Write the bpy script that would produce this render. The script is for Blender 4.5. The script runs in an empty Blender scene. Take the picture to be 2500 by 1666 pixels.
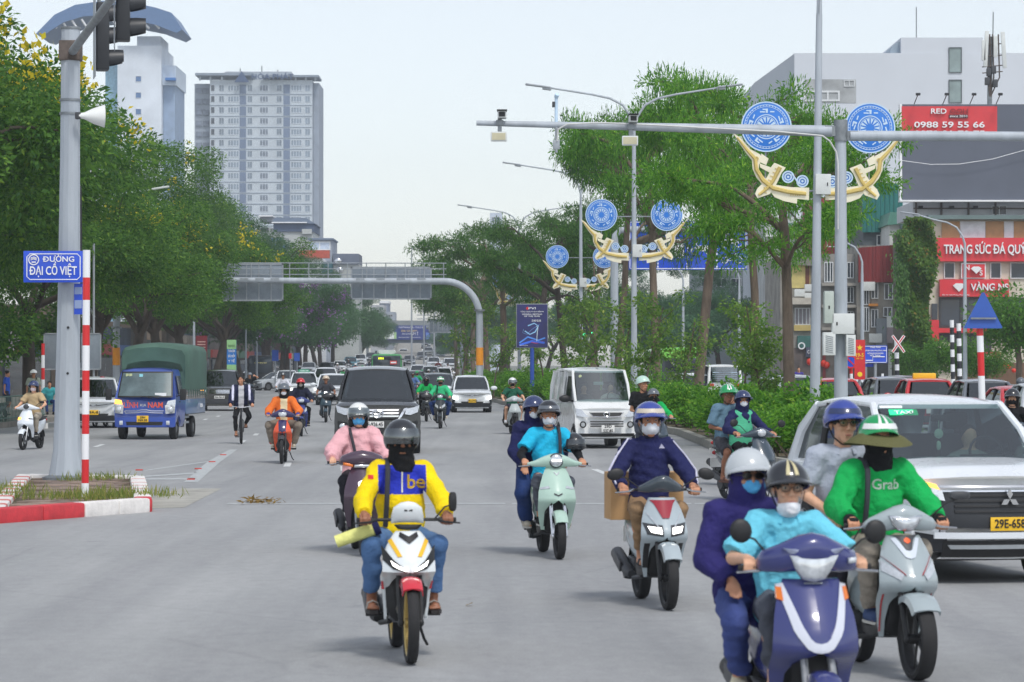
import bpy, bmesh, math, random
import numpy as np
from mathutils import Vector, Matrix, Euler
from mathutils.bvhtree import BVHTree
from math import sin, cos, pi, radians, atan2, sqrt, hypot
SC = bpy.context.scene
COL = SC.collection
random.seed(7); RNG = np.random.default_rng(7)
# ---------------------------------------------------------------- camera
F = 7200.0; HC = 2.10; YH = 890.0            # focal length in photo pixels, eye height, horizon row
PITCH = math.atan((YH-833.0)/F)
cam = bpy.data.cameras.new('camera'); camo = bpy.data.objects.new('camera', cam); COL.objects.link(camo)
cam.sensor_width = 36.0; cam.lens = 36.0*F/2500.0; cam.clip_start = 0.5; cam.clip_end = 6000
camo.location = (0, 0, HC); camo.rotation_euler = (pi/2+PITCH, 0, 0)
cam.dof.use_dof = True; cam.dof.focus_distance = 75.0; cam.dof.aperture_fstop = 7.0
SC.camera = camo
# ---------------------------------------------------------------- sky, sun, exposure
SUN_EL, SUN_AZ = radians(56), radians(158)
W = bpy.data.worlds.new('World'); SC.world = W; W.use_nodes = True
nt = W.node_tree; bg = nt.nodes['Background']
sky = nt.nodes.new('ShaderNodeTexSky'); sky.sky_type = 'NISHITA'; sky.sun_disc = False
sky.sun_elevation = SUN_EL; sky.sun_rotation = SUN_AZ
sky.air_density = 1.0; sky.dust_density = 1.0; sky.ozone_density = 1.5
hs = nt.nodes.new('ShaderNodeHueSaturation'); hs.inputs['Saturation'].default_value = 0.38
nt.links.new(sky.outputs[0], hs.inputs['Color'])
nt.links.new(hs.outputs[0], bg.inputs['Color']); bg.inputs['Strength'].default_value = 0.15
sl = bpy.data.lights.new('sun', 'SUN'); sl.energy = 1.5; sl.angle = radians(11); sl.color = (1.0, .96, .9)
so = bpy.data.objects.new('sun', sl); COL.objects.link(so)
_sd = Vector((sin(SUN_AZ)*cos(SUN_EL), cos(SUN_AZ)*cos(SUN_EL), sin(SUN_EL)))
so.rotation_euler = _sd.to_track_quat('Z', 'Y').to_euler()
vs_ = SC.view_settings; vs_.view_transform = 'Standard'; vs_.look = 'None'; vs_.gamma = 1.0; vs_.exposure = 0.38
vs_.use_curve_mapping = False
SC.cycles.use_denoising = True
SC.cycles.max_bounces = 8; SC.cycles.transparent_max_bounces = 16; SC.cycles.volume_bounces = 0
SC.cycles.sample_clamp_indirect = 4.0
# ---------------------------------------------------------------- photo pixel -> place
def P(px, py, d):
    """point on the sight line of a photo pixel, d metres out"""
    u = (px-1250.0)/F; v = (833.0-py)/F
    Y = cos(PITCH)-v*sin(PITCH); Z = sin(PITCH)+v*cos(PITCH)
    t = d/Y
    return Vector((u*t, d, HC+Z*t))
def G(px, py, z=0.0):
    """where that sight line meets the ground"""
    v = (833.0-py)/F
    Y = cos(PITCH)-v*sin(PITCH); Z = sin(PITCH)+v*cos(PITCH)
    t = (z-HC)/Z
    return Vector(((px-1250.0)/F*t, Y*t, z))
def XA(px, d): return (px-1250.0)/F*d
def ZA(py, d): return P(1250, py, d).z
# ---------------------------------------------------------------- materials
def lin(c):
    if max(c) > 1.001: c = [x/255.0 for x in c[:3]]
    return [x/12.92 if x <= .04045 else ((x+.055)/1.055)**2.4 for x in c[:3]]
MATS = {}
def mat(key, c=(128,128,128), r=.5, m=0.0, var=.10, vs=2.5, bump=0.0, bs=60.0, coat=0.0, emit=0.0, spec=.5, stretch=None, c2=None, trans=0.0):
    if key in MATS: return MATS[key]
    mm = bpy.data.materials.new(key); mm.use_nodes = True; n = mm.node_tree; L = n.links
    b = n.nodes['Principled BSDF']; MATS[key] = mm
    b.inputs['Roughness'].default_value = r; b.inputs['Metallic'].default_value = m
    b.inputs['Coat Weight'].default_value = coat; b.inputs['Coat Roughness'].default_value = .06
    b.inputs['Specular IOR Level'].default_value = spec
    cl = lin(c)
    if trans: b.inputs['Transmission Weight'].default_value = trans
    if var > 0 or c2 is not None:
        tc = n.nodes.new('ShaderNodeTexCoord'); mp = n.nodes.new('ShaderNodeMapping'); no = n.nodes.new('ShaderNodeTexNoise')
        L.new(tc.outputs['Object'], mp.inputs['Vector']); L.new(mp.outputs[0], no.inputs['Vector'])
        if stretch: mp.inputs['Scale'].default_value = stretch
        no.inputs['Scale'].default_value = vs; no.inputs['Detail'].default_value = 6; no.inputs['Roughness'].default_value = .62
        cr = n.nodes.new('ShaderNodeValToRGB'); L.new(no.outputs['Fac'], cr.inputs['Fac'])
        cr.color_ramp.elements[0].position = .3; cr.color_ramp.elements[1].position = .7
        c0 = [max(0, x*(1-var*1.6)) for x in cl]; c1 = [min(1, x*(1+var)) for x in cl]
        if c2 is not None: c0 = lin(c2); c1 = cl
        cr.color_ramp.elements[0].color = (*c0, 1); cr.color_ramp.elements[1].color = (*c1, 1)
        L.new(cr.outputs[0], b.inputs['Base Color'])
        rm = n.nodes.new('ShaderNodeMapRange'); rm.inputs['To Min'].default_value = max(.02, r-.08); rm.inputs['To Max'].default_value = min(1, r+.08)
        L.new(no.outputs['Fac'], rm.inputs['Value']); L.new(rm.outputs[0], b.inputs['Roughness'])
    else: b.inputs['Base Color'].default_value = (*cl, 1)
    if bump > 0:
        tc2 = n.nodes.new('ShaderNodeTexCoord'); n2 = n.nodes.new('ShaderNodeTexNoise'); bp = n.nodes.new('ShaderNodeBump')
        n2.inputs['Scale'].default_value = bs; n2.inputs['Detail'].default_value = 4
        L.new(tc2.outputs['Object'], n2.inputs['Vector']); L.new(n2.outputs['Fac'], bp.inputs['Height'])
        bp.inputs['Strength'].default_value = bump; bp.inputs['Distance'].default_value = .02
        L.new(bp.outputs[0], b.inputs['Normal'])
    if emit:
        b.inputs['Emission Color'].default_value = (*cl, 1); b.inputs['Emission Strength'].default_value = emit
    return mm
def leafmat(key, c1, c2, c3=None, tr=.48):
    if key in MATS: return MATS[key]
    mm = bpy.data.materials.new(key); mm.use_nodes = True; n = mm.node_tree; L = n.links; MATS[key] = mm
    b = n.nodes['Principled BSDF']; b.inputs['Roughness'].default_value = .55; b.inputs['Specular IOR Level'].default_value = .3
    ge = n.nodes.new('ShaderNodeNewGeometry'); cr = n.nodes.new('ShaderNodeValToRGB')
    L.new(ge.outputs['Random Per Island'], cr.inputs['Fac'])
    e = cr.color_ramp.elements; e[0].color = (*lin(c1), 1); e[1].color = (*lin(c2), 1)
    if c3: x = e.new(.93); x.color = (*lin(c2), 1); e[2].color = (*lin(c3), 1)
    L.new(cr.outputs[0], b.inputs['Base Color'])
    t = n.nodes.new('ShaderNodeBsdfTranslucent'); L.new(cr.outputs[0], t.inputs['Color'])
    mx = n.nodes.new('ShaderNodeMixShader'); mx.inputs[0].default_value = tr
    L.new(b.outputs[0], mx.inputs[1]); L.new(t.outputs[0], mx.inputs[2]); L.new(mx.outputs[0], n.nodes['Material Output'].inputs['Surface'])
    return mm
def glassmat(key, tint=(120,140,140), refl=.5, dark=.5):
    """window glass: tinted see-through with a sky reflection"""
    if key in MATS: return MATS[key]
    mm = bpy.data.materials.new(key); mm.use_nodes = True; n = mm.node_tree; L = n.links; MATS[key] = mm
    n.nodes.remove(n.nodes['Principled BSDF'])
    tr = n.nodes.new('ShaderNodeBsdfTransparent'); tr.inputs[0].default_value = (*[x*dark for x in lin(tint)], 1)
    gl = n.nodes.new('ShaderNodeBsdfGlossy'); gl.inputs['Roughness'].default_value = .04; gl.inputs['Color'].default_value = (.9, .95, .96, 1)
    lw = n.nodes.new('ShaderNodeLayerWeight'); lw.inputs['Blend'].default_value = .35
    mr = n.nodes.new('ShaderNodeMapRange'); mr.inputs['To Min'].default_value = .03+refl*.34; mr.inputs['To Max'].default_value = min(1, .5+refl*.5)
    L.new(lw.outputs['Fresnel'], mr.inputs['Value'])
    mx = n.nodes.new('ShaderNodeMixShader'); L.new(mr.outputs[0], mx.inputs[0]); L.new(tr.outputs[0], mx.inputs[1]); L.new(gl.outputs[0], mx.inputs[2])
    L.new(mx.outputs[0], n.nodes['Material Output'].inputs['Surface'])
    return mm
# ---------------------------------------------------------------- mesh builder
def V(*a): return Vector(a)
class MB:
    def __init__(s): s.v = []; s.f = []; s.mi = []; s.cur = 0
    def add(s, vs, fs):
        o = len(s.v); s.v.extend([tuple(q) for q in vs])
        for f in fs: s.f.append([i+o for i in f]); s.mi.append(s.cur)
        return s
    def box(s, c, d, R=None, bev=0.0):
        x, y, z = d[0]/2, d[1]/2, d[2]/2
        if bev <= 0:
            vs = [V(a*x, b*y, e*z) for a in (-1,1) for b in (-1,1) for e in (-1,1)]
            fs = [(0,1,3,2),(4,6,7,5),(0,4,5,1),(2,3,7,6),(0,2,6,4),(1,5,7,3)]
        else:
            bev = min(bev, x*.9, y*.9, z*.9)
            bm = bmesh.new(); bmesh.ops.create_cube(bm, size=1.0)
            for q in bm.verts: q.co = V(q.co.x*d[0], q.co.y*d[1], q.co.z*d[2])
            bmesh.ops.bevel(bm, geom=list(bm.edges), offset=bev, segments=2, affect='EDGES', profile=.6)
            bm.verts.index_update(); vs = [q.co.copy() for q in bm.verts]; fs = [[q.index for q in f.verts] for f in bm.faces]; bm.free()
        c = Vector(c)
        if R is not None: vs = [R @ q for q in vs]
        return s.add([q+c for q in vs], fs)
    def tube(s, pts, r, n=10, cap=True, sx=1.0):
        """round bar along points; r one radius or one per point"""
        pts = [Vector(p) for p in pts]; k = len(pts)
        rr = [r]*k if not hasattr(r, '__len__') else list(r)
        vs = []; up = None
        for i, p in enumerate(pts):
            t = (pts[min(i+1, k-1)]-pts[max(i-1, 0)])
            if t.length < 1e-9: t = V(0, 0, 1)
            t.normalize()
            if up is None:
                a = V(0, 0, 1) if abs(t.z) < .9 else V(0, 1, 0)
                up = (a-t*a.dot(t)).normalized()
            else:
                up = up-t*up.dot(t)
                up = up.normalized() if up.length > 1e-6 else V(1, 0, 0)
            w = t.cross(up)
            for j in range(n):
                a = 2*pi*j/n
                vs.append(p+(up*cos(a)+w*sin(a)*sx)*rr[i])
        fs = [(i*n+j, i*n+(j+1) % n, (i+1)*n+(j+1) % n, (i+1)*n+j) for i in range(k-1) for j in range(n)]
        if cap: fs += [tuple(reversed(range(n))), tuple(range((k-1)*n, k*n))]
        return s.add(vs, fs)
    def lathe(s, prof, n=24, axis='z', c=(0,0,0), a0=0.0, a1=2*pi, R=None):
        """prof: (radius, height) turned round the axis"""
        full = abs(a1-a0-2*pi) < 1e-6; m = n if full else n+1; vs = []; c = Vector(c)
        for i in range(m):
            a = a0+(a1-a0)*i/n
            for r, h in prof:
                q = V(r*cos(a), r*sin(a), h)
                if axis == 'x': q = V(h, r*cos(a), r*sin(a))
                elif axis == 'y': q = V(r*cos(a), h, r*sin(a))
                if R is not None: q = R @ q
                vs.append(q+c)
        k = len(prof)
        fs = [(i*k+j, ((i+1) % m)*k+j, ((i+1) % m)*k+j+1, i*k+j+1) for i in range(n if full else m-1) for j in range(k-1)]
        return s.add(vs, fs)
    def loft(s, secs, close=True, cap=True):
        """secs: equal-length rings of points"""
        n = len(secs[0]); vs = [p for q in secs for p in q]
        rng = range(n) if close else range(n-1)
        fs = [(i*n+j, i*n+(j+1) % n, (i+1)*n+(j+1) % n, (i+1)*n+j) for i in range(len(secs)-1) for j in rng]
        if cap and close: fs += [tuple(reversed(range(n))), tuple(range((len(secs)-1)*n, len(secs)*n))]
        return s.add(vs, fs)
    def grid(s, rows): return s.loft(rows, close=False, cap=False)
    def prism(s, poly, h0, h1, axis='y', fn=None):
        """flat outline pushed along an axis; poly of 2D points (x,z) for y, (x,y) for z, (y,z) for x"""
        def mk(p, h):
            if axis == 'y': return V(p[0], h, p[1])
            if axis == 'z': return V(p[0], p[1], h)
            return V(h, p[0], p[1])
        n = len(poly); vs = [mk(p, h0) for p in poly]+[mk(p, h1) for p in poly]
        if fn: vs = [fn(q) for q in vs]
        fs = [tuple(range(n)), tuple(reversed(range(n, 2*n)))]+[(i, i+n, (i+1) % n+n, (i+1) % n) for i in range(n)]
        return s.add(vs, fs)
    def ball(s, c, r, R=None, nu=16, nv=10, v0=-pi/2, v1=pi/2):
        rows = []; r = (r, r, r) if not hasattr(r, '__len__') else r; c = Vector(c)
        for i in range(nv+1):
            t = v0+(v1-v0)*i/nv
            ring = []
            for j in range(nu):
                a = 2*pi*j/nu; q = V(r[0]*cos(t)*cos(a), r[1]*cos(t)*sin(a), r[2]*sin(t))
                if R is not None: q = R @ q
                ring.append(c+q)
            rows.append(ring)
        return s.loft(rows, cap=True)
def rot(ax, a): return Matrix.Rotation(a, 3, ax)
def children_col(o, parent, mtx=None):
    COL.objects.link(o)
    if parent is not None: o.parent = parent
def mk(name, mb, m, parent=None, smooth=35, loc=None, rz=None):
    """one mesh object out of a builder (or an existing mesh)"""
    if isinstance(mb, MB):
        me = bpy.data.meshes.new(name); me.from_pydata(mb.v, [], mb.f); me.update()
        ms = m if isinstance(m, (list, tuple)) else [m]
        for q in ms: me.materials.append(q)
        if len(ms) > 1: me.polygons.foreach_set('material_index', mb.mi)
        if smooth is not None and len(me.polygons):
            bm = bmesh.new(); bm.from_mesh(me); bmesh.ops.recalc_face_normals(bm, faces=bm.faces)
            th = radians(smooth)
            for e in bm.edges:
                e.smooth = len(e.link_faces) != 2 or e.calc_face_angle(0) < th
            for f in bm.faces: f.smooth = True
            bm.to_mesh(me); bm.free()
    else: me = mb
    o = bpy.data.objects.new(name, me); COL.objects.link(o)
    if parent is not None: o.parent = parent
    if loc is not None: o.location = loc
    if rz is not None: o.rotation_euler = (0, 0, rz)
    return o
def tag(o, label=None, cat=None, group=None, kind=None):
    if label: o['label'] = label
    if cat: o['category'] = cat
    if group: o['group'] = group
    if kind: o['kind'] = kind
    return o
def thing(name, label, cat, loc=(0,0,0), rz=0.0, group=None, scale=None):
    o = bpy.data.objects.new(name, None); COL.objects.link(o); o.location = loc; o.rotation_euler = (0, 0, rz)
    o.empty_display_size = .2
    if scale: o.scale = (scale,)*3
    return tag(o, label, cat, group)
def struct(name, mb, m, smooth=None): return tag(mk(name, mb, m, None, smooth), kind='structure')
CH = {}
def dup(root, label=None, loc=None, rz=None, recol=None, scale=None, group=None, parent=None):
    """copy of a thing, its parts and sub-parts; recol swaps materials on the copies"""
    def cp(o, par):
        c = o.copy(); COL.objects.link(c)
        c.parent = par
        if recol and o.type == 'MESH':
            for i, sl_ in enumerate(c.material_slots):
                nm_ = sl_.material.name if sl_.material else ''
                if nm_ in recol:
                    sl_.link = 'OBJECT'; sl_.material = recol[nm_]
        for k in o.children: cp(k, c)
        return c
    c = cp(root, parent)
    if label: c['label'] = label
    if group: c['group'] = group
    if loc is not None: c.location = loc
    if rz is not None: c.rotation_euler = (0, 0, rz)
    if scale is not None: c.scale = (scale,)*3
    return c
def text_mb(txt, size=1.0, depth=.01, bold=0.0, sx=1.0, align='CENTER'):
    """letters as a builder mesh, standing in the xz plane facing -y"""
    cu = bpy.data.curves.new('t', 'FONT'); cu.body = txt.replace('Đ', 'Ð'); cu.size = size; cu.align_x = align; cu.align_y = 'CENTER'
    cu.extrude = depth/2; cu.offset = min(bold, .016*size); cu.resolution_u = 3
    ob = bpy.data.objects.new('t', cu); COL.objects.link(ob)
    dg = bpy.context.evaluated_depsgraph_get(); me = bpy.data.meshes.new_from_object(ob.evaluated_get(dg))
    mb = MB(); mb.add([V(q.co.x*sx, -q.co.z, q.co.y) for q in me.vertices], [list(f.vertices) for f in me.polygons])
    bpy.data.objects.remove(ob); bpy.data.curves.remove(cu); bpy.data.meshes.remove(me)
    return mb
def xform(mb, M_):
    mb.v = [tuple(M_ @ Vector(q)) for q in mb.v]; return mb
def lettering(name, txt, size, m, parent, loc, bold=0.0, sx=1.0, depth=.01, fit=None, rot3=None, align='CENTER'):
    mb = text_mb(txt, size, depth, bold, sx, align)
    if fit and mb.v:
        xs = [q[0] for q in mb.v]; w = max(xs)-min(xs); c = (max(xs)+min(xs))/2; k = fit/w
        mb.v = [((q[0]-c)*k, q[1], q[2]) for q in mb.v]
    R = rot3 if rot3 is not None else Matrix.Identity(3)
    mb.v = [tuple(R @ Vector(q)+Vector(loc)) for q in mb.v]
    return mk(name, mb, m, parent, smooth=None)
# ---------------------------------------------------------------- smooth solids (distance field + surface nets)
class Field:
    def __init__(s, lo, hi, h):
        s.h = h; s.lo = np.array(lo, float)-2*h
        s.n = np.ceil((np.array(hi)+2*h-s.lo)/h).astype(int)+1
        s.D = np.full(s.n, 10.0, np.float32)
        s.ax = [s.lo[i]+h*np.arange(s.n[i]) for i in range(3)]
    def reg(s, lo, hi, m):
        a = np.clip(np.floor((np.array(lo)-m-s.lo)/s.h).astype(int), 0, s.n); b = np.clip(np.ceil((np.array(hi)+m-s.lo)/s.h).astype(int)+1, 0, s.n)
        sl_ = tuple(slice(a[i], b[i]) for i in range(3))
        X, Y, Z = np.meshgrid(*[s.ax[i][sl_[i]] for i in range(3)], indexing='ij', sparse=True)
        return sl_, X, Y, Z
    def mix(s, sl_, d, k, op='u'):
        A = s.D[sl_]
        if A.size == 0: return
        if op == 'u':
            if k <= 0: s.D[sl_] = np.minimum(A, d)
            else:
                hh = np.clip(.5+.5*(d-A)/k, 0, 1); s.D[sl_] = d*(1-hh)+A*hh-k*hh*(1-hh)
        elif op == 's': s.D[sl_] = np.maximum(A, -d)
        elif op == 'i': s.D[sl_] = np.maximum(A, d)
    def cone(s, a, b, ra, rb, k=.02, sx=1.0, cut=None, op='u', sy=1.0):
        """tapered capsule; sx, sy widen it; cut (0..1) slices it flat at that part of its length"""
        a = np.array(a, float); b = np.array(b, float); r = max(ra, rb)*max(sx, sy)
        sl_, X, Y, Z = s.reg(np.minimum(a, b)-r, np.maximum(a, b)+r, k+2*s.h)
        ab = b-a; l2 = float(ab@ab)+1e-12; x0 = a[0]; 
        PX = X-a[0]; PY = Y-a[1]; PZ = Z-a[2]
        t0 = (PX*ab[0]+PY*ab[1]+PZ*ab[2])/l2; t = np.clip(t0, 0, 1)
        DX = (PX-t*ab[0])/sx; DY = (PY-t*ab[1])/sy; DZ = PZ-t*ab[2]
        d = np.sqrt(DX*DX+DY*DY+DZ*DZ)-(ra+t*(rb-ra))
        if cut is not None: d = np.maximum(d, (t0-cut)*sqrt(l2))
        s.mix(sl_, d, k, op); return s
    def ell(s, c, r, k=.02, R=None, op='u'):
        c = np.array(c, float); r = np.array(r, float); m = r.max()
        sl_, X, Y, Z = s.reg(c-m, c+m, k+2*s.h)
        PX, PY, PZ = X-c[0], Y-c[1], Z-c[2]
        if R is not None:
            R = np.array(R); PX, PY, PZ = (R[0,0]*PX+R[1,0]*PY+R[2,0]*PZ, R[0,1]*PX+R[1,1]*PY+R[2,1]*PZ, R[0,2]*PX+R[1,2]*PY+R[2,2]*PZ)
        k0 = np.sqrt((PX/r[0])**2+(PY/r[1])**2+(PZ/r[2])**2); k1 = np.sqrt((PX/r[0]**2)**2+(PY/r[1]**2)**2+(PZ/r[2]**2)**2)+1e-9
        s.mix(sl_, k0*(k0-1)/k1, k, op); return s
    def half(s, p, nrm):
        """keep the side of a plane that the normal points away from"""
        X, Y, Z = np.meshgrid(*s.ax, indexing='ij', sparse=True); nrm = np.array(nrm, float); nrm /= np.linalg.norm(nrm)
        s.D = np.maximum(s.D, (X-p[0])*nrm[0]+(Y-p[1])*nrm[1]+(Z-p[2])*nrm[2]).astype(np.float32); return s
    def folds(s, amp, scale, seed=0):
        g = np.random.default_rng(seed); I = np.nonzero(np.abs(s.D) < .05); X, Y, Z = [s.ax[i][I[i]].astype(np.float32) for i in range(3)]; N = 0
        for i in range(7):
            w = (g.normal(size=3)*scale*(.6+.8*g.random())).astype(np.float32); w[2] *= 1.3
            N = N+np.sin(X*w[0]+Y*w[1]+Z*w[2]+np.float32(g.random()*6.3)+1.5*np.sin(X*w[1]*.5+Z*w[0]*.4))
        s.D[I] += amp*N/2.6; return s
    def mesh(s, name, m, regions=None):
        D = s.D; n = D.shape; neg = D < 0
        cnt = np.zeros(tuple(k-1 for k in n), np.int8)
        for i in (0, 1):
            for j in (0, 1):
                for k in (0, 1): cnt += neg[i:n[0]-1+i, j:n[1]-1+j, k:n[2]-1+k]
        act = (cnt > 0) & (cnt < 8); idx = np.full(act.shape, -1, np.int32); C = np.argwhere(act); idx[act] = np.arange(len(C))
        acc = np.zeros((len(C), 3)); num = np.zeros(len(C))
        cor = [(i, j, k) for i in (0, 1) for j in (0, 1) for k in (0, 1)]
        val = {c: D[C[:,0]+c[0], C[:,1]+c[1], C[:,2]+c[2]] for c in cor}
        for a in cor:
            for ax in range(3):
                if a[ax] == 0:
                    b = list(a); b[ax] = 1; b = tuple(b); va, vb = val[a], val[b]; x = (va < 0) != (vb < 0)
                    t = np.where(x, va/np.where(x, va-vb, 1), 0); p = np.array(a, float)[None].repeat(len(C), 0); p[:,ax] = t
                    acc += p*x[:,None]; num += x
        vs = s.lo+(C+acc/np.maximum(num, 1)[:,None])*s.h
        fs = []
        for ax in range(3):
            b, c = (ax+1) % 3, (ax+2) % 3
            s0 = [slice(1, -1)]*3; s0[ax] = slice(0, -1); s1 = list(s0); s1[ax] = slice(1, None)
            n0 = neg[tuple(s0)]; n1 = neg[tuple(s1)]; E = np.argwhere(n0 != n1)
            if len(E) == 0: continue
            fl = n0[n0 != n1]; o = np.array([1, 1, 1]); o[ax] = 0; E = E+o
            def at(db, dc):
                q = E.copy(); q[:,b] += db; q[:,c] += dc; return idx[q[:,0], q[:,1], q[:,2]]
            Q = np.stack([at(-1,-1), at(0,-1), at(0,0), at(-1,0)], 1); Q[~fl] = Q[~fl][:, ::-1]; fs.append(Q)
        Q = np.concatenate(fs) if fs else np.zeros((0, 4), int)
        Q = Q[(Q >= 0).all(1)]
        me = bpy.data.meshes.new(name); me.vertices.add(len(vs)); me.vertices.foreach_set('co', vs.astype(np.float32).ravel())
        me.loops.add(len(Q)*4); me.loops.foreach_set('vertex_index', Q.astype(np.int32).ravel())
        me.polygons.add(len(Q)); me.polygons.foreach_set('loop_start', np.arange(0, len(Q)*4, 4, dtype=np.int32)); me.polygons.foreach_set('loop_total', np.full(len(Q), 4, np.int32))
        me.update(calc_edges=True); me.validate()
        ms = m if isinstance(m, (list, tuple)) else [m]
        for q in ms: me.materials.append(q)
        me.polygons.foreach_set('use_smooth', np.ones(len(me.polygons), bool))
        if regions and len(me.polygons):
            cen = vs[Q].mean(1); mi = np.zeros(len(Q), np.int32)
            for i, fn in regions: mi[fn(cen[:,0], cen[:,1], cen[:,2])] = i
            if len(mi) == len(me.polygons): me.polygons.foreach_set('material_index', mi)
        return me
def project(mb, me, off=.004, dirn=(0,1,0), M_=None):
    """lay flat marks onto a curved mesh by casting along dirn"""
    bv = BVHTree.FromPolygons([q.co for q in me.vertices], [list(f.vertices) for f in me.polygons]); d = Vector(dirn); out = []
    for q in mb.v:
        q = Vector(q); h = bv.ray_cast(q-d*1.0, d)
        out.append(tuple(h[0]-d*off+V(0, 0, 0)) if h[0] is not None else tuple(q))
    mb.v = out; return mb
# ================================================================ people
SK = dict(tan=(196,140,108), light=(222,172,140), dark=(150,100,74))
def skin(k): return mat('skin_'+k, SK[k], .5, var=.08, vs=18, bump=.06, bs=90)
def cloth(key, c, r=.85, bump=.5, bs=40, **k): return mat('cloth_'+key, c, r, var=.08, vs=7, bump=bump, bs=bs, spec=.25, **k)
def gloss(key, c, r=.22, **k): return mat('gloss_'+key, c, r, var=.04, vs=3, coat=.6, **k)
BLACKP = None
def ik(a, b, l1, l2, pole):
    a, b = Vector(a), Vector(b); d = b-a; L = min(max(d.length, abs(l1-l2)+.01), (l1+l2)*.995); dn = d.normalized()
    x = (l1*l1-l2*l2+L*L)/(2*L); h = sqrt(max(l1*l1-x*x, 0)); pl = Vector(pole); pl = pl-dn*pl.dot(dn)
    pl = pl.normalized() if pl.length > 1e-6 else V(1, 0, 0)
    return a+dn*x+pl*h
def helmet_mb(c, R, s=1.0, brim=.045, low=.0, sc=(.122,.145,.128)):
    mb = MB(); nu, nv = 28, 9
    def pt(ph, t, k):
        f = .5+.5*cos(ph)      # 1 at the front
        zl = -.055+.085*f**1.5-low
        tm = math.acos(max(-1, min(1, zl/sc[2]))); th = tm*t
        return V(sc[0]*sin(th)*sin(ph), -sc[1]*sin(th)*cos(ph), sc[2]*cos(th))*k
    def tr(q): return Vector(c)+R @ ((q+V(0, .008, .03))*s)
    rows = [[tr(pt(2*pi*j/nu, max(i, .02)/nv, 1.0)) for j in range(nu)] for i in range(nv+1)]
    rows += [[tr(pt(2*pi*j/nu, 1.0, .93)) for j in range(nu)]]+[[tr(pt(2*pi*j/nu, .5, .9)) for j in range(nu)]]
    mb.loft(rows, cap=True)
    if brim > 0:
        g = []
        for a in np.linspace(-1.15, 1.15, 15):
            e = pt(a, 1.0, 1.0); o = V(sin(a), -cos(a), -.32)*brim*(cos(a*1.3)**.5 if abs(a*1.3) < 1.5 else .05)
            g.append([tr(e+V(0, 0, .012)), tr(e+o+V(0, 0, .006)), tr(e+o-V(0, 0, .003)), tr(e*.97-V(0, 0, .003))])
        mb.loft([list(x) for x in g], cap=True)
    return mb
def dome_patch(c, R, s, t0, t1, p0, p1, k=1.015, sc=(.122,.145,.128), n=10):
    mb = MB(); rows = []
    for t in np.linspace(t0, t1, n):
        rows.append([Vector(c)+R @ ((V(sc[0]*sin(t)*sin(p), -sc[1]*sin(t)*cos(p), sc[2]*cos(t))*k+V(0, .008, .03))*s) for p in np.linspace(p0, p1, n)])
    return mb.grid(rows)
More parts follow.
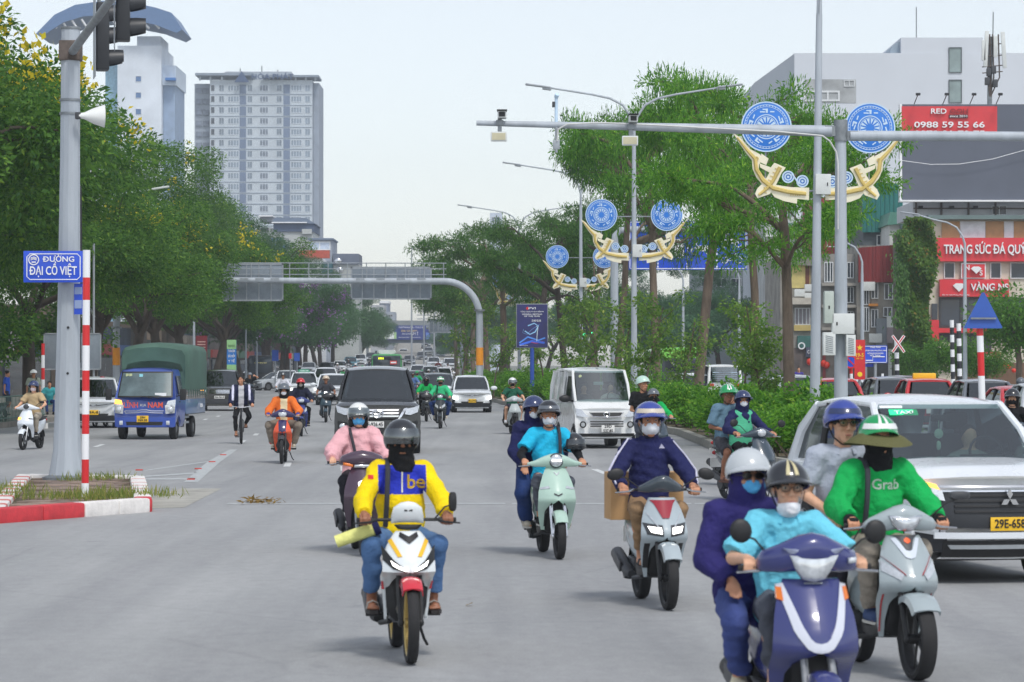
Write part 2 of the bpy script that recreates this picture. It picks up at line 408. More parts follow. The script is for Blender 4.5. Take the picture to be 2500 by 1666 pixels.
def build_person(label, loc, rz, hip, lean, hands, feet, o, vox=.012, scale=1.0, yaw=0.0, nod=0.0, group=None, kneeout=.25, cat='person', htype=('grip','grip'), bow=0.0, tw=0.0):
    """a clothed figure facing -y; hip, hands and feet in the local frame of what carries it"""
    T = thing('person', label, cat, loc, rz, group); s = scale; near = vox < .016; g = o.get
    S_ = skin(g('skin', 'tan')); H = Vector(hip); u = V(0, -sin(lean), cos(lean)); u2 = V(0, -sin(lean+bow), cos(lean+bow))
    W1 = H+u*.26*s; N = W1+u2*.27*s; sh = {e: N-u2*.045*s+V(e*.162*s, e*tw*.05, 0) for e in (-1, 1)}
    hr = rot('Z', yaw) @ rot('X', -nod); Hc = N+u2*.05*s+V(0, -.022*s, .112*s)
    hk = 1.10; hd = lambda x, y, z: Hc+hr @ (V(x, y, z)*s*hk)
    wr = {}; el = {}; kn = {}; an = {}; hp = {}
    for i, e in enumerate((-1, 1)):
        hpos = Vector(hands[i]); wr[e] = hpos+(V(0, .082, .034) if htype[i] == 'grip' else V(0, .07, .05))*s
        el[e] = ik(sh[e], wr[e], .285*s, .255*s, (e*.75, .5, -.75)); 
        hp[e] = H+V(e*.088*s, -.01, -.01); an[e] = Vector(feet[i])+V(0, .045, .085)*s
        kn[e] = ik(hp[e], an[e], .43*s, .42*s, (e*kneeout, -1, .55))
    pts = [H, N, hd(0, 0, .16)]+list(wr.values())+list(el.values())+list(kn.values())+list(an.values())+[Vector(f) for f in feet]
    lo = np.min([np.array(p) for p in pts], 0)-.2; hi = np.max([np.array(p) for p in pts], 0)+.2
    # --- body, one skin
    B = Field(lo, hi, vox)
    B.cone(H, H+u*.12*s, .10*s, .095*s, .03, 1.35); B.cone(H+u*.1*s, W1, .095*s, .105*s, .03, 1.3); B.cone(W1, N-u2*.08*s, .105*s, .095*s, .03, 1.35)
    B.cone(sh[-1]+V(.03, 0, 0), sh[1]-V(.03, 0, 0), .05*s, .05*s, .04); B.cone(N-u2*.06*s, Hc-V(0, -.02, .05)*s, .055*s, .05*s, .03)
    for i, e in enumerate((-1, 1)):
        B.cone(sh[e], el[e], .047*s, .037*s, .025); B.cone(el[e], wr[e], .039*s, .026*s, .015)
        B.cone(hp[e], kn[e], .078*s, .052*s, .03); B.cone(kn[e], kn[e]*.6+an[e]*.4+V(0, .018, 0)*s, .05*s, .052*s, .02); B.cone(kn[e]*.6+an[e]*.4+V(0, .018, 0)*s, an[e], .05*s, .034*s, .02)
        f = Vector(feet[i]); B.cone(f+V(0, .06, .035)*s, f+V(e*.008, -.09, .028)*s, .034*s, .026*s, .02, 1.15); B.cone(an[e], f+V(0, .045, .05)*s, .034*s, .032*s, .02)
        if near:
            for q in range(5): B.cone(f+V((q-2)*.015, -.085, .02)*s, f+V((q-2)*.017, -.128+.006*abs(q-(1 if e > 0 else 3))*1.2, .015)*s, .013*s, .010*s, .004)
        else: B.cone(f+V(0, -.07, .022)*s, f+V(0, -.12, .018)*s, .026*s, .018*s, .02, 1.4)
        h = Vector(hands[i])
        if htype[i] == 'grip':
            B.ell(h+V(0, .028, .03)*s, (.042*s, .046*s, .018*s), .012, rot('X', -.45)); B.cone(wr[e], h+V(0, .045, .036)*s, .026*s, .028*s, .015)
            for q in range(4):
                x = (q-1.5)*.0205*s; L = (.92, 1.0, .97, .82)[q if e < 0 else 3-q]
                p = [h+V(x, y*L, z*L)*1.0 if False else h+V(x, y*s*L, z*s*L) for y, z in ((-.012, .036), (-.04, .012), (-.036, -.02), (-.008, -.031))]
                for a_, b_ in zip(p, p[1:]): B.cone(a_, b_, .0105*s, .0098*s, .003)
            B.cone(h+V(-e*.036, .03, .012)*s, h+V(-e*.046, -.002, -.016)*s, .013*s, .011*s, .004); B.cone(h+V(-e*.046, -.002, -.016)*s, h+V(-e*.03, -.03, -.024)*s, .011*s, .0095*s, .003)
        else:
            dv = (h-wr[e]).normalized(); B.ell(h*.45+wr[e]*.55, (.038*s, .05*s, .02*s), .012, Vector((0, -1, 0)).rotation_difference(dv).to_matrix())
            sd = dv.cross(V(0, 0, 1)).normalized() if abs(dv.z) < .95 else V(1, 0, 0)
            for q in range(4):
                a_ = h*.75+wr[e]*.25+sd*(q-1.5)*.019*s; L = (.055, .065, .062, .05)[q]*s
                m_ = a_+dv*L*.55; b_ = m_+(dv+V(0, 0, -.7)).normalized()*L*.5
                B.cone(a_, m_, .0105*s, .0095*s, .003); B.cone(m_, b_, .0095*s, .0085*s, .003)
            t0 = h*.3+wr[e]*.7-sd*e*.03*s; B.cone(t0, t0+dv*.045*s-sd*e*.018*s, .0125*s, .010*s, .004)
    B.ell(hd(0, .012, .032), (.075*s, .094*s, .088*s), .02, hr); B.ell(hd(0, -.022, -.035), (.0615*s, .070*s, .082*s), .02, hr); B.ell(hd(0, -.058, -.095), (.03*s, .026*s, .022*s), .02, hr)
    if near:
        B.cone(hd(0, -.092, .012), hd(0, -.106, -.022), .0085*s, .0135*s, .008); B.cone(hd(-.012, -.097, -.026), hd(.012, -.097, -.026), .009*s, .009*s, .005)
        for e in (-1, 1):
            B.ell(hd(e*.032, -.094, .012), (.019*s, .014*s, .010*s), .0, hr, 's'); B.ell(hd(e*.077, .012, -.012), (.010*s, .019*s, .031*s), .006, hr)
            B.cone(hd(e*.012, -.094, .03), hd(e*.05, -.080, .028), .009*s, .008*s, .008); B.ell(hd(e*.04, -.075, -.022), (.02*s, .018*s, .018*s), .015, hr)
        B.cone(hd(-.02, -.088, -.058), hd(.02, -.088, -.058), .0075*s, .0075*s, .003); B.cone(hd(-.016, -.088, -.070), hd(.016, -.088, -.070), .0085*s, .0085*s, .003)
    mk('body', B.mesh('body', S_), None, T)
    if near:
        for e in (-1, 1):
            mb = MB(); mb.ball(hd(e*.032, -.0835, .011), (.0125*s, .0125*s, .0075*s)); ey = mk('eye', mb, mat('eye_white', (196,186,178), .35, var=0), T)
            mb = MB(); mb.ball(hd(e*.032, -.0915, .012), (.0068*s, .005*s, .0068*s)); mk('iris', mb, mat('iris', (30,20,15), .15, var=0), ey)
            mb = MB(); mb.tube([hd(e*.014, -.103, .03), hd(e*.034, -.099, .036), hd(e*.052, -.085, .029)], [.003*s, .0045*s, .002*s], 6); mk('eyebrow', mb, mat('hair_black', (22,18,16), .6, var=.2), T)
        if not g('mask') or g('mask')[1] == 'chin':
            mb = MB(); mb.tube([hd(-.022, -.0945, -.064), hd(0, -.0985, -.0625), hd(.022, -.0945, -.064)], [.0015*s, .006*s, .0015*s], 8); mk('lips', mb, mat('lips', (176,96,84), .45, var=.1), T)
    # --- garments
    hv = max(vox, .009); lo2, hi2 = lo, hi
    def arm_cloth(Fd, e, mode, fat):
        if mode == 'long':
            Fd.cone(sh[e], el[e], (.056+fat)*s, (.050+fat)*s, .03); Fd.cone(el[e], wr[e], (.050+fat)*s, (.038+fat*.6)*s, .02, cut=.93)
        elif mode == 'short':
            Fd.cone(sh[e], el[e], (.058+fat)*s, (.064+fat)*s, .03, cut=g('sleeve', .72))
    def torso(Fd, fat, hem=.0):
        Fd.cone(H-u*hem*s, H+u*.12*s, (.112+fat)*s, (.100+fat)*s, .03, 1.32); Fd.cone(H+u*.1*s, W1, (.100+fat)*s, (.108+fat)*s, .03, 1.30)
        Fd.cone(W1, N-u2*.075*s, (.108+fat)*s, (.098+fat*.6)*s, .03, 1.33); Fd.cone(sh[-1]+V(.025, 0, 0), sh[1]-V(.025, 0, 0), (.060+fat*.4)*s, (.060+fat*.4)*s, .04)
        if g('collar_up'): Fd.cone(N-u2*.05*s, N+u2*.05*s, .08*s, .074*s, .02, cut=1.0)
    if g('shirt'):
        sm, sleeve, fat = g('shirt'); Fd = Field(lo2, hi2, hv); torso(Fd, fat, .02)
        for e in (-1, 1): arm_cloth(Fd, e, sleeve, fat)
        Fd.folds(.0075 if near else .005, 24, len(label)*7+int(abs(loc[0])*10))
        if near: Fd.folds(.0022, 58, len(label))
        Fd.cone(N-u2*.03*s, N+u2*.2*s, .062*s, .066*s, op='s')
        sme = Fd.mesh('shirt', sm, g('regions')); sh_o = mk('shirt', sme, None, T)
        if g('marks'):
            for (nm, fn, mm_) in g('marks'):
                mb = fn(); project(mb, sme); mk(nm, mb, mm_, sh_o, smooth=None)
    if g('vest'):
        vm, fat = g('vest'); Fd = Field(lo2, hi2, hv); torso(Fd, fat+.012, .03)
        Fd.cone(N-u2*.02*s+V(0, -.2, 0), N-u2*.30*s+V(0, -.22, 0), .12*s, .03*s, op='s'); Fd.cone(N-u2*.03*s, N+u2*.2*s, .08*s, .09*s, op='s')
        for e in (-1, 1): Fd.ell(sh[e]+V(e*.06, 0, -.03), (.075*s, .12*s, .12*s), 0, None, 's')
        mk('vest', Fd.mesh('vest', vm), None, T)
    if g('legs'):
        tm, mode, fat = g('legs'); Fd = Field(lo2, hi2, hv); Fd.cone(H-u*.02*s, H+u*.07*s, .120*s, .112*s, .03, 1.34)
        for i, e in enumerate((-1, 1)):
            if mode == 'long':
                Fd.cone(hp[e], kn[e], (.088+fat)*s, (.066+fat)*s, .03); Fd.cone(kn[e], an[e], (.064+fat)*s, (.050+fat*1.4)*s, .025, cut=g('hem', .93))
            else: Fd.cone(hp[e], kn[e], (.092+fat)*s, (.080+fat)*s, .03, cut=.9)
        Fd.folds(.0075 if near else .004, 24, 5+len(label))
        mk('trousers' if mode == 'long' else 'shorts', Fd.mesh('legs', tm), None, T)
    if g('shoe'):
        kind, m_ = g('shoe')
        for i, e in enumerate((-1, 1)):
            f = Vector(feet[i])
            if kind == 'shoe':
                Fd = Field(f-V(.09, .2, .06), f+V(.09, .15, .2), max(vox*.8, .009)); Fd.cone(f+V(0, .065, .035)*s, f+V(e*.006, -.10, .03)*s, .044*s, .038*s, .02, 1.1); Fd.cone(f+V(0, .05, .05)*s, f+V(0, .045, .09)*s, .042*s, .040*s, .02)
                Fd.half(f+V(0, 0, -.002), (0, 0, -1)); q = mk('shoe', Fd.mesh('shoe', m_), None, T)
                mb = MB(); mb.prism([(x*.047*s*(1.0 if y > -.5 else .93)+f.x, y*.14*s+f.y-.02*s) for x, y in ((-.8,1),(.8,1),(1,.4),(.85,-.2),(1.0,-.6),(.6,-.95),(-.6,-.95),(-1,-.6),(-.85,-.2),(-1,.4))], f.z-.012, f.z+.006, 'z'); mk('sole', mb, mat('sole', (190,188,180), .8), q)
            else:
                mb = MB(); mb.prism([(x*.05*s+f.x, y*.14*s+f.y-.025*s) for x, y in ((-.7,1),(.7,1),(.95,.5),(.8,0),(1.0,-.6),(.6,-1),(-.6,-1),(-1.0,-.6),(-.8,0),(-.95,.5))], f.z-.022, f.z+.004, 'z'); q = mk('sandal', mb, m_, T)
                for yy in (-.03, -.065):
                    mb = MB(); mb.tube([f+V(-.048, yy, .006)*s, f+V(-.035, yy, .05)*s, f+V(0, yy, .066)*s, f+V(.035, yy, .05)*s, f+V(.048, yy, .006)*s], .011*s, 8, sx=.4); mk('strap', mb, g('strapm', m_), q)
    if g('hair'):
        Fd = Field(np.array(hd(0, 0, 0))-.24, np.array(hd(0, 0, 0))+.22, max(vox, .010)); Fd.ell(hd(0, .018, .04), (.083*s, .098*s, .092*s), .01, hr)
        if g('hair') == 'long':
            for e in (-1, 1): Fd.cone(hd(e*.066, .03, .02), hd(e*.085, .02, -.14), .035*s, .025*s, .02)
            Fd.cone(hd(0, .07, 0), hd(0, .08, -.12), .06*s, .05*s, .02, 1.2)
        Fd.ell(hd(0, -.09, -.03), (.068*s, .07*s, .085*s), 0, hr, 's'); Fd.folds(.006, 60, 3); Fd.half(hd(0, 0, -.075 if g('hair') != 'long' else -.2), (0, 0, -1))
        mk('hair', Fd.mesh('hair', mat('hair_black', (22,18,16), .6, var=.2)), None, T)
    if g('hood'):
        Fd = Field(np.array(hd(0, 0, 0))-.3, np.array(hd(0, 0, 0))+.25, hv); Fd.ell(hd(0, .012, .02), (.097*s, .112*s, .115*s), .02, hr); Fd.ell(hd(0, -.01, -.06), (.088*s, .09*s, .09*s), .03, hr)
        Fd.cone(hd(0, .03, -.06), N-u2*.02*s, .085*s, .10*s, .04, 1.2); Fd.ell(hd(0, -.13, .0), (.070*s, .075*s, .10*s), 0, hr, 's'); Fd.folds(.003, 30, 4)
        mk('hood', Fd.mesh('hood', g('hood')), None, T)
    if g('mask'):
        mm_, mode = g('mask'); dz = -.052 if mode == 'chin' else 0.0
        Fd = Field(np.array(hd(0, -.05, -.05))-.15, np.array(hd(0, -.05, -.05))+.13, max(vox*.7, .007))
        if mode == 'scarf':
            Fd.ell(hd(0, -.018, -.02), (.084*s, .098*s, .075*s), .02, hr); Fd.cone(hd(0, -.02, -.06), N-u2*.01*s+V(0, -.02, 0), .080*s, .098*s, .03, 1.1); Fd.folds(.004, 50, 2); Fd.half(hd(0, -.08, .002), hr @ V(0, .25, 1))
        elif mode == 'cone':
            Fd.ell(hd(0, -.03, -.045), (.072*s, .080*s, .070*s), .02, hr); Fd.ell(hd(0, -.088, -.045), (.04*s, .040*s, .045*s), .03, hr); Fd.half(hd(0, -.02, 0), hr @ V(0, 1, .2)); Fd.half(hd(0, -.1, -.006), hr @ V(0, .1, 1))
        else:
            Fd.ell(hd(0, -.026, -.042+dz), (.0705*s, .085*s, .068*s), .02, hr); Fd.ell(hd(0, -.095, -.04+dz), (.03*s, .018*s, .04*s), .03, hr); Fd.folds(.0012, 130, 1)
            Fd.half(hd(0, -.035, 0), hr @ V(0, 1, .25)); Fd.half(hd(0, -.1, -.012+dz), hr @ V(0, .15, 1)); Fd.half(hd(0, -.1, -.105+dz), hr @ V(0, .2, -1))
        ms = mk('face_mask' if mode != 'scarf' else 'face_scarf', Fd.mesh('mask', mm_), None, T)
        if near and mode != 'scarf':
            for e in (-1, 1):
                mb = MB(); mb.tube([hd(e*.062, -.045, -.03+dz), hd(e*.080, -.01, -.005+dz*.4), hd(e*.084, .015, .012)], .0022*s, 5); mk('ear_loop', mb, mm_, ms)
    if g('glasses'):
        fr = MB()
        for e in (-1, 1):
            ring = [hd(e*.034+.026*cos(a), -.108+.004*abs(sin(a)), .010+.018*sin(a)) for a in np.linspace(0, 2*pi, 19)]
            fr.tube(ring, .0022*s, 6); fr.tube([hd(e*.060, -.106, .014), hd(e*.080, -.05, .012), hd(e*.082, .005, .006)], .0022*s, 6)
        fr.tube([hd(-.009, -.11, .012), hd(0, -.113, .016), hd(.009, -.11, .012)], .0022*s, 6)
        gl = mk('glasses', fr, mat('glasses_frame', (60,45,40), .3, var=0), T)
        for e in (-1, 1):
            mb = MB(); c_ = [hd(e*.034+.025*cos(a), -.108, .010+.017*sin(a)) for a in np.linspace(0, 2*pi, 19)[:-1]]; mb.add(c_+[q+hr @ V(0, .002, 0) for q in c_], [tuple(range(18)), tuple(range(35, 17, -1))])
            mk('lens', mb, glassmat('spec_lens', (240,240,235), .0, .97) if g('glasses') == 'clear' else mat('sun_lens', (20,18,18), .08, var=0, coat=.5), gl, smooth=None)
    if g('helmet'):
        hm, st = g('helmet')[:2]; hs_ = 1.09*s
        brim = {'half':.045, 'plain':.012, 'cap':.06, 'visor':.02}.get(st, .045)
        he = mk('helmet', helmet_mb(Hc, hr, hs_, brim, low=(.035 if st in ('full', 'visor') else 0.0)), hm, T)
        if len(g('helmet')) > 2 and g('helmet')[2]:
            for p0, p1 in ((-.32, -.12), (.12, .32)): mk('stripe', dome_patch(Hc, hr, hs_, .05, 1.15, p0, p1), g('helmet')[2], he)
        if len(g('helmet')) > 3 and g('helmet')[3]: mk('front_band', dome_patch(Hc, hr, hs_, .98, 1.27, -1.25, 1.25, 1.02), g('helmet')[3], he)
        if st == 'visor':
            mk('visor', dome_patch(Hc, hr, hs_, 1.12, 1.85, -1.0, 1.0, 1.14), glassmat('visor', (140,150,155), .4, .8), he)
        if near:
            for e in (-1, 1):
                mb = MB(); mb.tube([hd(e*.095, .0, -.01), hd(e*.075, -.03, -.075), hd(e*.03, -.055, -.118), hd(0, -.058, -.122)], .006*s, 6, sx=.4); mk('chin_strap', mb, mat('strap_black', (25,25,27), .7), he)
    if g('hat'):
        mb = MB(); rows = []
        for t, k_ in ((.085, .03), (.10, .028), (.16, .0), (.205, -.035), (.207, -.038), (.16, -.005), (.10, .02)):
            rows.append([hd(t*cos(a)*1.0, t*1.05*sin(a), k_+.012*sin(2*a+1)+.01) for a in np.linspace(0, 2*pi, 33)[:-1]])
        mb.loft(rows, cap=False); mk('sun_hat_brim', mb, g('hat'), T)
    if g('collar'):
        mb = MB()
        for e in (-1, 1):
            rows = []
            for a in np.linspace(.5, 2.9, 9):
                c0 = N-u2*.012*s; rr = .068*s; k_ = (1.2-a*.2)
                d_ = V(e*sin(a), -cos(a), 0); dr = -.012-.022*max(0, 1-a/1.5)
                rows.append([c0+d_*rr+V(0, -.012, .022-.028*max(0, 1-a))*s, c0+d_*(rr+.022*s)+V(0, -.012, .012)*s, c0+d_*(rr+.036*s*k_)+V(0, -.016, dr)*s, c0+d_*(rr+.032*s*k_)+V(0, -.012, dr-.004)*s])
            mb.grid(rows)
        mk('collar', mb, g('collar'), T, smooth=60)
    if g('strap'):
        mb = MB(); a_, b_ = N-u2*.02*s+V(g('strap')[1]*.105, 0, .02)*s, H+u*.08*s+V(g('strap')[2]*.12, 0, 0)*s
        pts = [a_.lerp(b_, t)+V(0, -(.13+.035*sin(pi*t))*s, 0) for t in np.linspace(0.08, 1, 10)]
        mb.tube([a_+V(0, .05, .03)*s, a_+V(0, -.06, .02)*s]+pts, .019*s, 8)
        sp = mk('bag_strap', mb, g('strap')[0], T)
    if g('sleeves'):
        for e in (-1, 1):
            Fd = Field(np.minimum(el[e], wr[e])-.12, np.maximum(el[e], wr[e])+.12, hv); Fd.cone(el[e]*.75+sh[e]*.25, el[e], .046*s, .044*s, .01); Fd.cone(el[e], wr[e], .044*s, .033*s, .01, cut=1.0)
            mk('arm_sleeve', Fd.mesh('arm_sleeve', g('sleeves')), None, T)
    if g('gloves'):
        for i, e in enumerate((-1, 1)):
            h = Vector(hands[i]); Fd = Field(h-V(.12, .12, .12), h+V(.12, .16, .12), .008); Fd.ell(h+V(0, .02, .022)*s, (.053*s, .058*s, .034*s), .015); Fd.cone(wr[e], h+V(0, .04, .03)*s, .036*s, .040*s, .015)
            mk('glove', Fd.mesh('glove', g('gloves')), None, T)
    return T, dict(N=N, H=H, W1=W1, sh=sh, el=el, wr=wr, kn=kn, an=an, Hc=Hc, u=u, u2=u2)
# ================================================================ two-wheelers (origin under the front wheel, facing -y)
RUB = mat('rubber', (34,34,36), .75, var=.25, vs=9, bump=.2, bs=120)
BLK = mat('black_plastic', (30,31,33), .5, var=.12, vs=12, bump=.1, bs=200)
DGR = mat('dark_grey_plastic', (62,64,68), .45, var=.1, vs=8)
ALU = mat('cast_metal', (150,152,155), .38, .85, var=.15, vs=14)
CHR = mat('chrome', (215,217,220), .12, 1.0, var=.05)
LENS = mat('lamp_lens', (205,210,215), .1, .35, var=.15, vs=30, coat=.8)
LENSON = mat('lamp_on', (255,252,245), .2, var=0, emit=3.0)
AMB = mat('amber_lens', (226,120,40), .2, var=.1, coat=.6)
AMBON = mat('amber_on', (255,170,70), .3, var=0, emit=2.0)
REDL = mat('red_lens', (190,25,25), .2, var=.1, coat=.6)
PLW = mat('plate_white', (225,225,222), .45, var=.05)
PLY = mat('plate_yellow', (238,190,40), .45, var=.05)
INK = mat('plate_ink', (25,25,28), .5, var=0)
def arc(a0, a1, n): return np.linspace(a0, a1, n)
def wheel(T, y, r, w, rimm, spokes=5, wire=False, disc=True):
    mb = MB(); pr = [(r-.055, -.36*w), (r-.035, -.47*w), (r-.012, -.40*w), (r-.003, -.2*w), (r, 0), (r-.003, .2*w), (r-.012, .40*w), (r-.035, .47*w), (r-.055, .36*w)]
    mb.lathe(pr, 36, 'x', (0, y, r)); ty = mk('tyre', mb, RUB, T)
    mb = MB(); ri = r-.052; mb.lathe([(ri, -.34*w), (ri-.006, -.36*w), (ri-.018, -.25*w), (ri-.018, .25*w), (ri-.006, .36*w), (ri, .34*w)], 30, 'x', (0, y, r))
    mb.lathe([(.0, -.5*w), (.035, -.5*w), (.03, .5*w), (.0, .5*w)], 16, 'x', (0, y, r))
    n = spokes if not wire else 18
    for i in range(n):
        a = 2*pi*i/n; c, s_ = cos(a), sin(a)
        mb.tube([V(0, y+c*.025, r+s_*.025), V(0, y+c*(ri-.012), r+s_*(ri-.012))], [.016, .011] if not wire else .0025, 6, sx=.6 if not wire else 1)
    rm = mk('rim', mb, rimm, ty)
    if disc:
        mb = MB(); mb.lathe([(.05, .52*w), (.105, .52*w), (.105, .52*w+.004), (.05, .52*w+.004)], 24, 'x', (0, y, r)); mk('brake_disc', mb, ALU, ty)
    return ty
def fender(T, y, r, w, a0, a1, m, name='front_fender', drop=.03):
    mb = MB(); rows = []
    for a in arc(a0, a1, 14):
        k = r+.022; row = []
        for x, dr in ((-1, -drop), (-.92, -.008), (-.6, .007), (0, .013), (.6, .007), (.92, -.008), (1, -drop), (.9, -drop), (.8, -.016), (0, .004), (-.8, -.016), (-.9, -drop)):
            row.append(V(x*w, y-cos(a)*(k+dr), r+sin(a)*(k+dr)))
        rows.append(row)
    mb.loft(rows); return mk(name, mb, m, T)
def ring_yz(x, y, z, ry, rz, n=14, p=2.2, tilt=0.0):
    out = []
    for j in range(n):
        a = 2*pi*j/n; c, s_ = cos(a), sin(a)
        dy, dz = math.copysign(abs(c)**(2/p), c)*ry, math.copysign(abs(s_)**(2/p), s_)*rz
        out.append(V(x, y+dy*cos(tilt)-dz*sin(tilt), z+dy*sin(tilt)+dz*cos(tilt)))
    return out
def ring_xz(y, z, rx, rz, n=18, p=2.6, x=0.0):
    out = []
    for j in range(n):
        a = 2*pi*j/n; c, s_ = cos(a), sin(a)
        out.append(V(x+math.copysign(abs(c)**(2/p), c)*rx, y, z+math.copysign(abs(s_)**(2/p), s_)*rz))
    return out
def ring_xy(z, y, rx, ry, n=18, p=2.6, x=0.0):
    return [V(q.x, y+q.z, z) for q in ring_xz(0, 0, rx, ry, n, p, x)]
class Apron:
    """front shield: rows (z, inner x, outer half width, y at middle, sweep back)"""
    def __init__(s, rows, p=2.0): s.r = np.array(rows, float); s.p = p
    def at(s, z):
        r = s.r; return [np.interp(z, r[:,0], r[:,i]) for i in range(1, 5)]
    def pt(s, x, z, off=0.0):
        xi, hw, y, b = s.at(z); return V(x, y+b*(min(abs(x)/max(hw, .01), 1.15))**s.p-off, z)
    def solid(s, T, m, name='apron', th=.03, nz=26, nx=8):
        mb = MB(); zs = np.linspace(s.r[0,0], s.r[-1,0], nz)
        for e in (-1, 1):
            F_, B_ = [], []
            for z in zs:
                xi, hw, y, b = s.at(z); xs = np.linspace(xi, hw, nx)
                F_.append([s.pt(e*x, z) for x in xs]); B_.append([s.pt(e*x*.97, z)+V(0, th, 0) for x in xs])
            rows = [f+bk[::-1] for f, bk in zip(F_, B_)]
            mb.loft(rows)
        return mk(name, mb, m, T, smooth=50)
    def panel(s, par, name, A, B, m, off=.006, mirror=True, n=12, k=6):
        """raised patch between two polylines of (x,z)"""
        def res(Q, t):
            Q = np.array(Q, float); L = np.r_[0, np.cumsum(np.hypot(*np.diff(Q, axis=0).T))]; L /= L[-1]
            return np.interp(t, L, Q[:,0]), np.interp(t, L, Q[:,1])
        out = []
        for e in ((-1, 1) if mirror else (1,)):
            mb = MB(); rows = []; low = []
            for t in np.linspace(0, 1, n):
                ax, az = res(A, t); bx, bz = res(B, t)
                ps = [(ax+(bx-ax)*q, az+(bz-az)*q) for q in np.linspace(0, 1, k)]
                rows.append([s.pt(e*x, z, off) for x, z in ps]); low.append([s.pt(e*x, z, -.012) for x, z in ps])
            mb.loft([a+b[::-1] for a, b in zip(rows, low)]); out.append(mk(name, mb, m, par, smooth=50))
        return out
def mirror_part(T, base, out, m, shape='round', r=(.055, .038), name='mirror'):
    """stalk and mirror head seen from the front (its back)"""
    mb = MB(); b, o_ = Vector(base), Vector(out); mb.tube([b, b.lerp(o_, .55)+V(0, -.02, .03), o_], .006, 6); st = mk(name, mb, BLK, T)
    mb = MB()
    if shape == 'round': mb.ball(o_+V(0, .0, .02), (r[0], .022, r[1]*1.3), rot('Y', .25 if o_.x > 0 else -.25))
    else:
        e = 1 if o_.x > 0 else -1
        mb.loft([ring_xz(o_.y+dy, o_.z+.02, r[0]*k, r[1]*k, 14, 3.2, o_.x) for dy, k in ((-.025, .35), (-.018, .8), (0, 1), (.012, .95))])
    mk('mirror_head', mb, m, st); return st
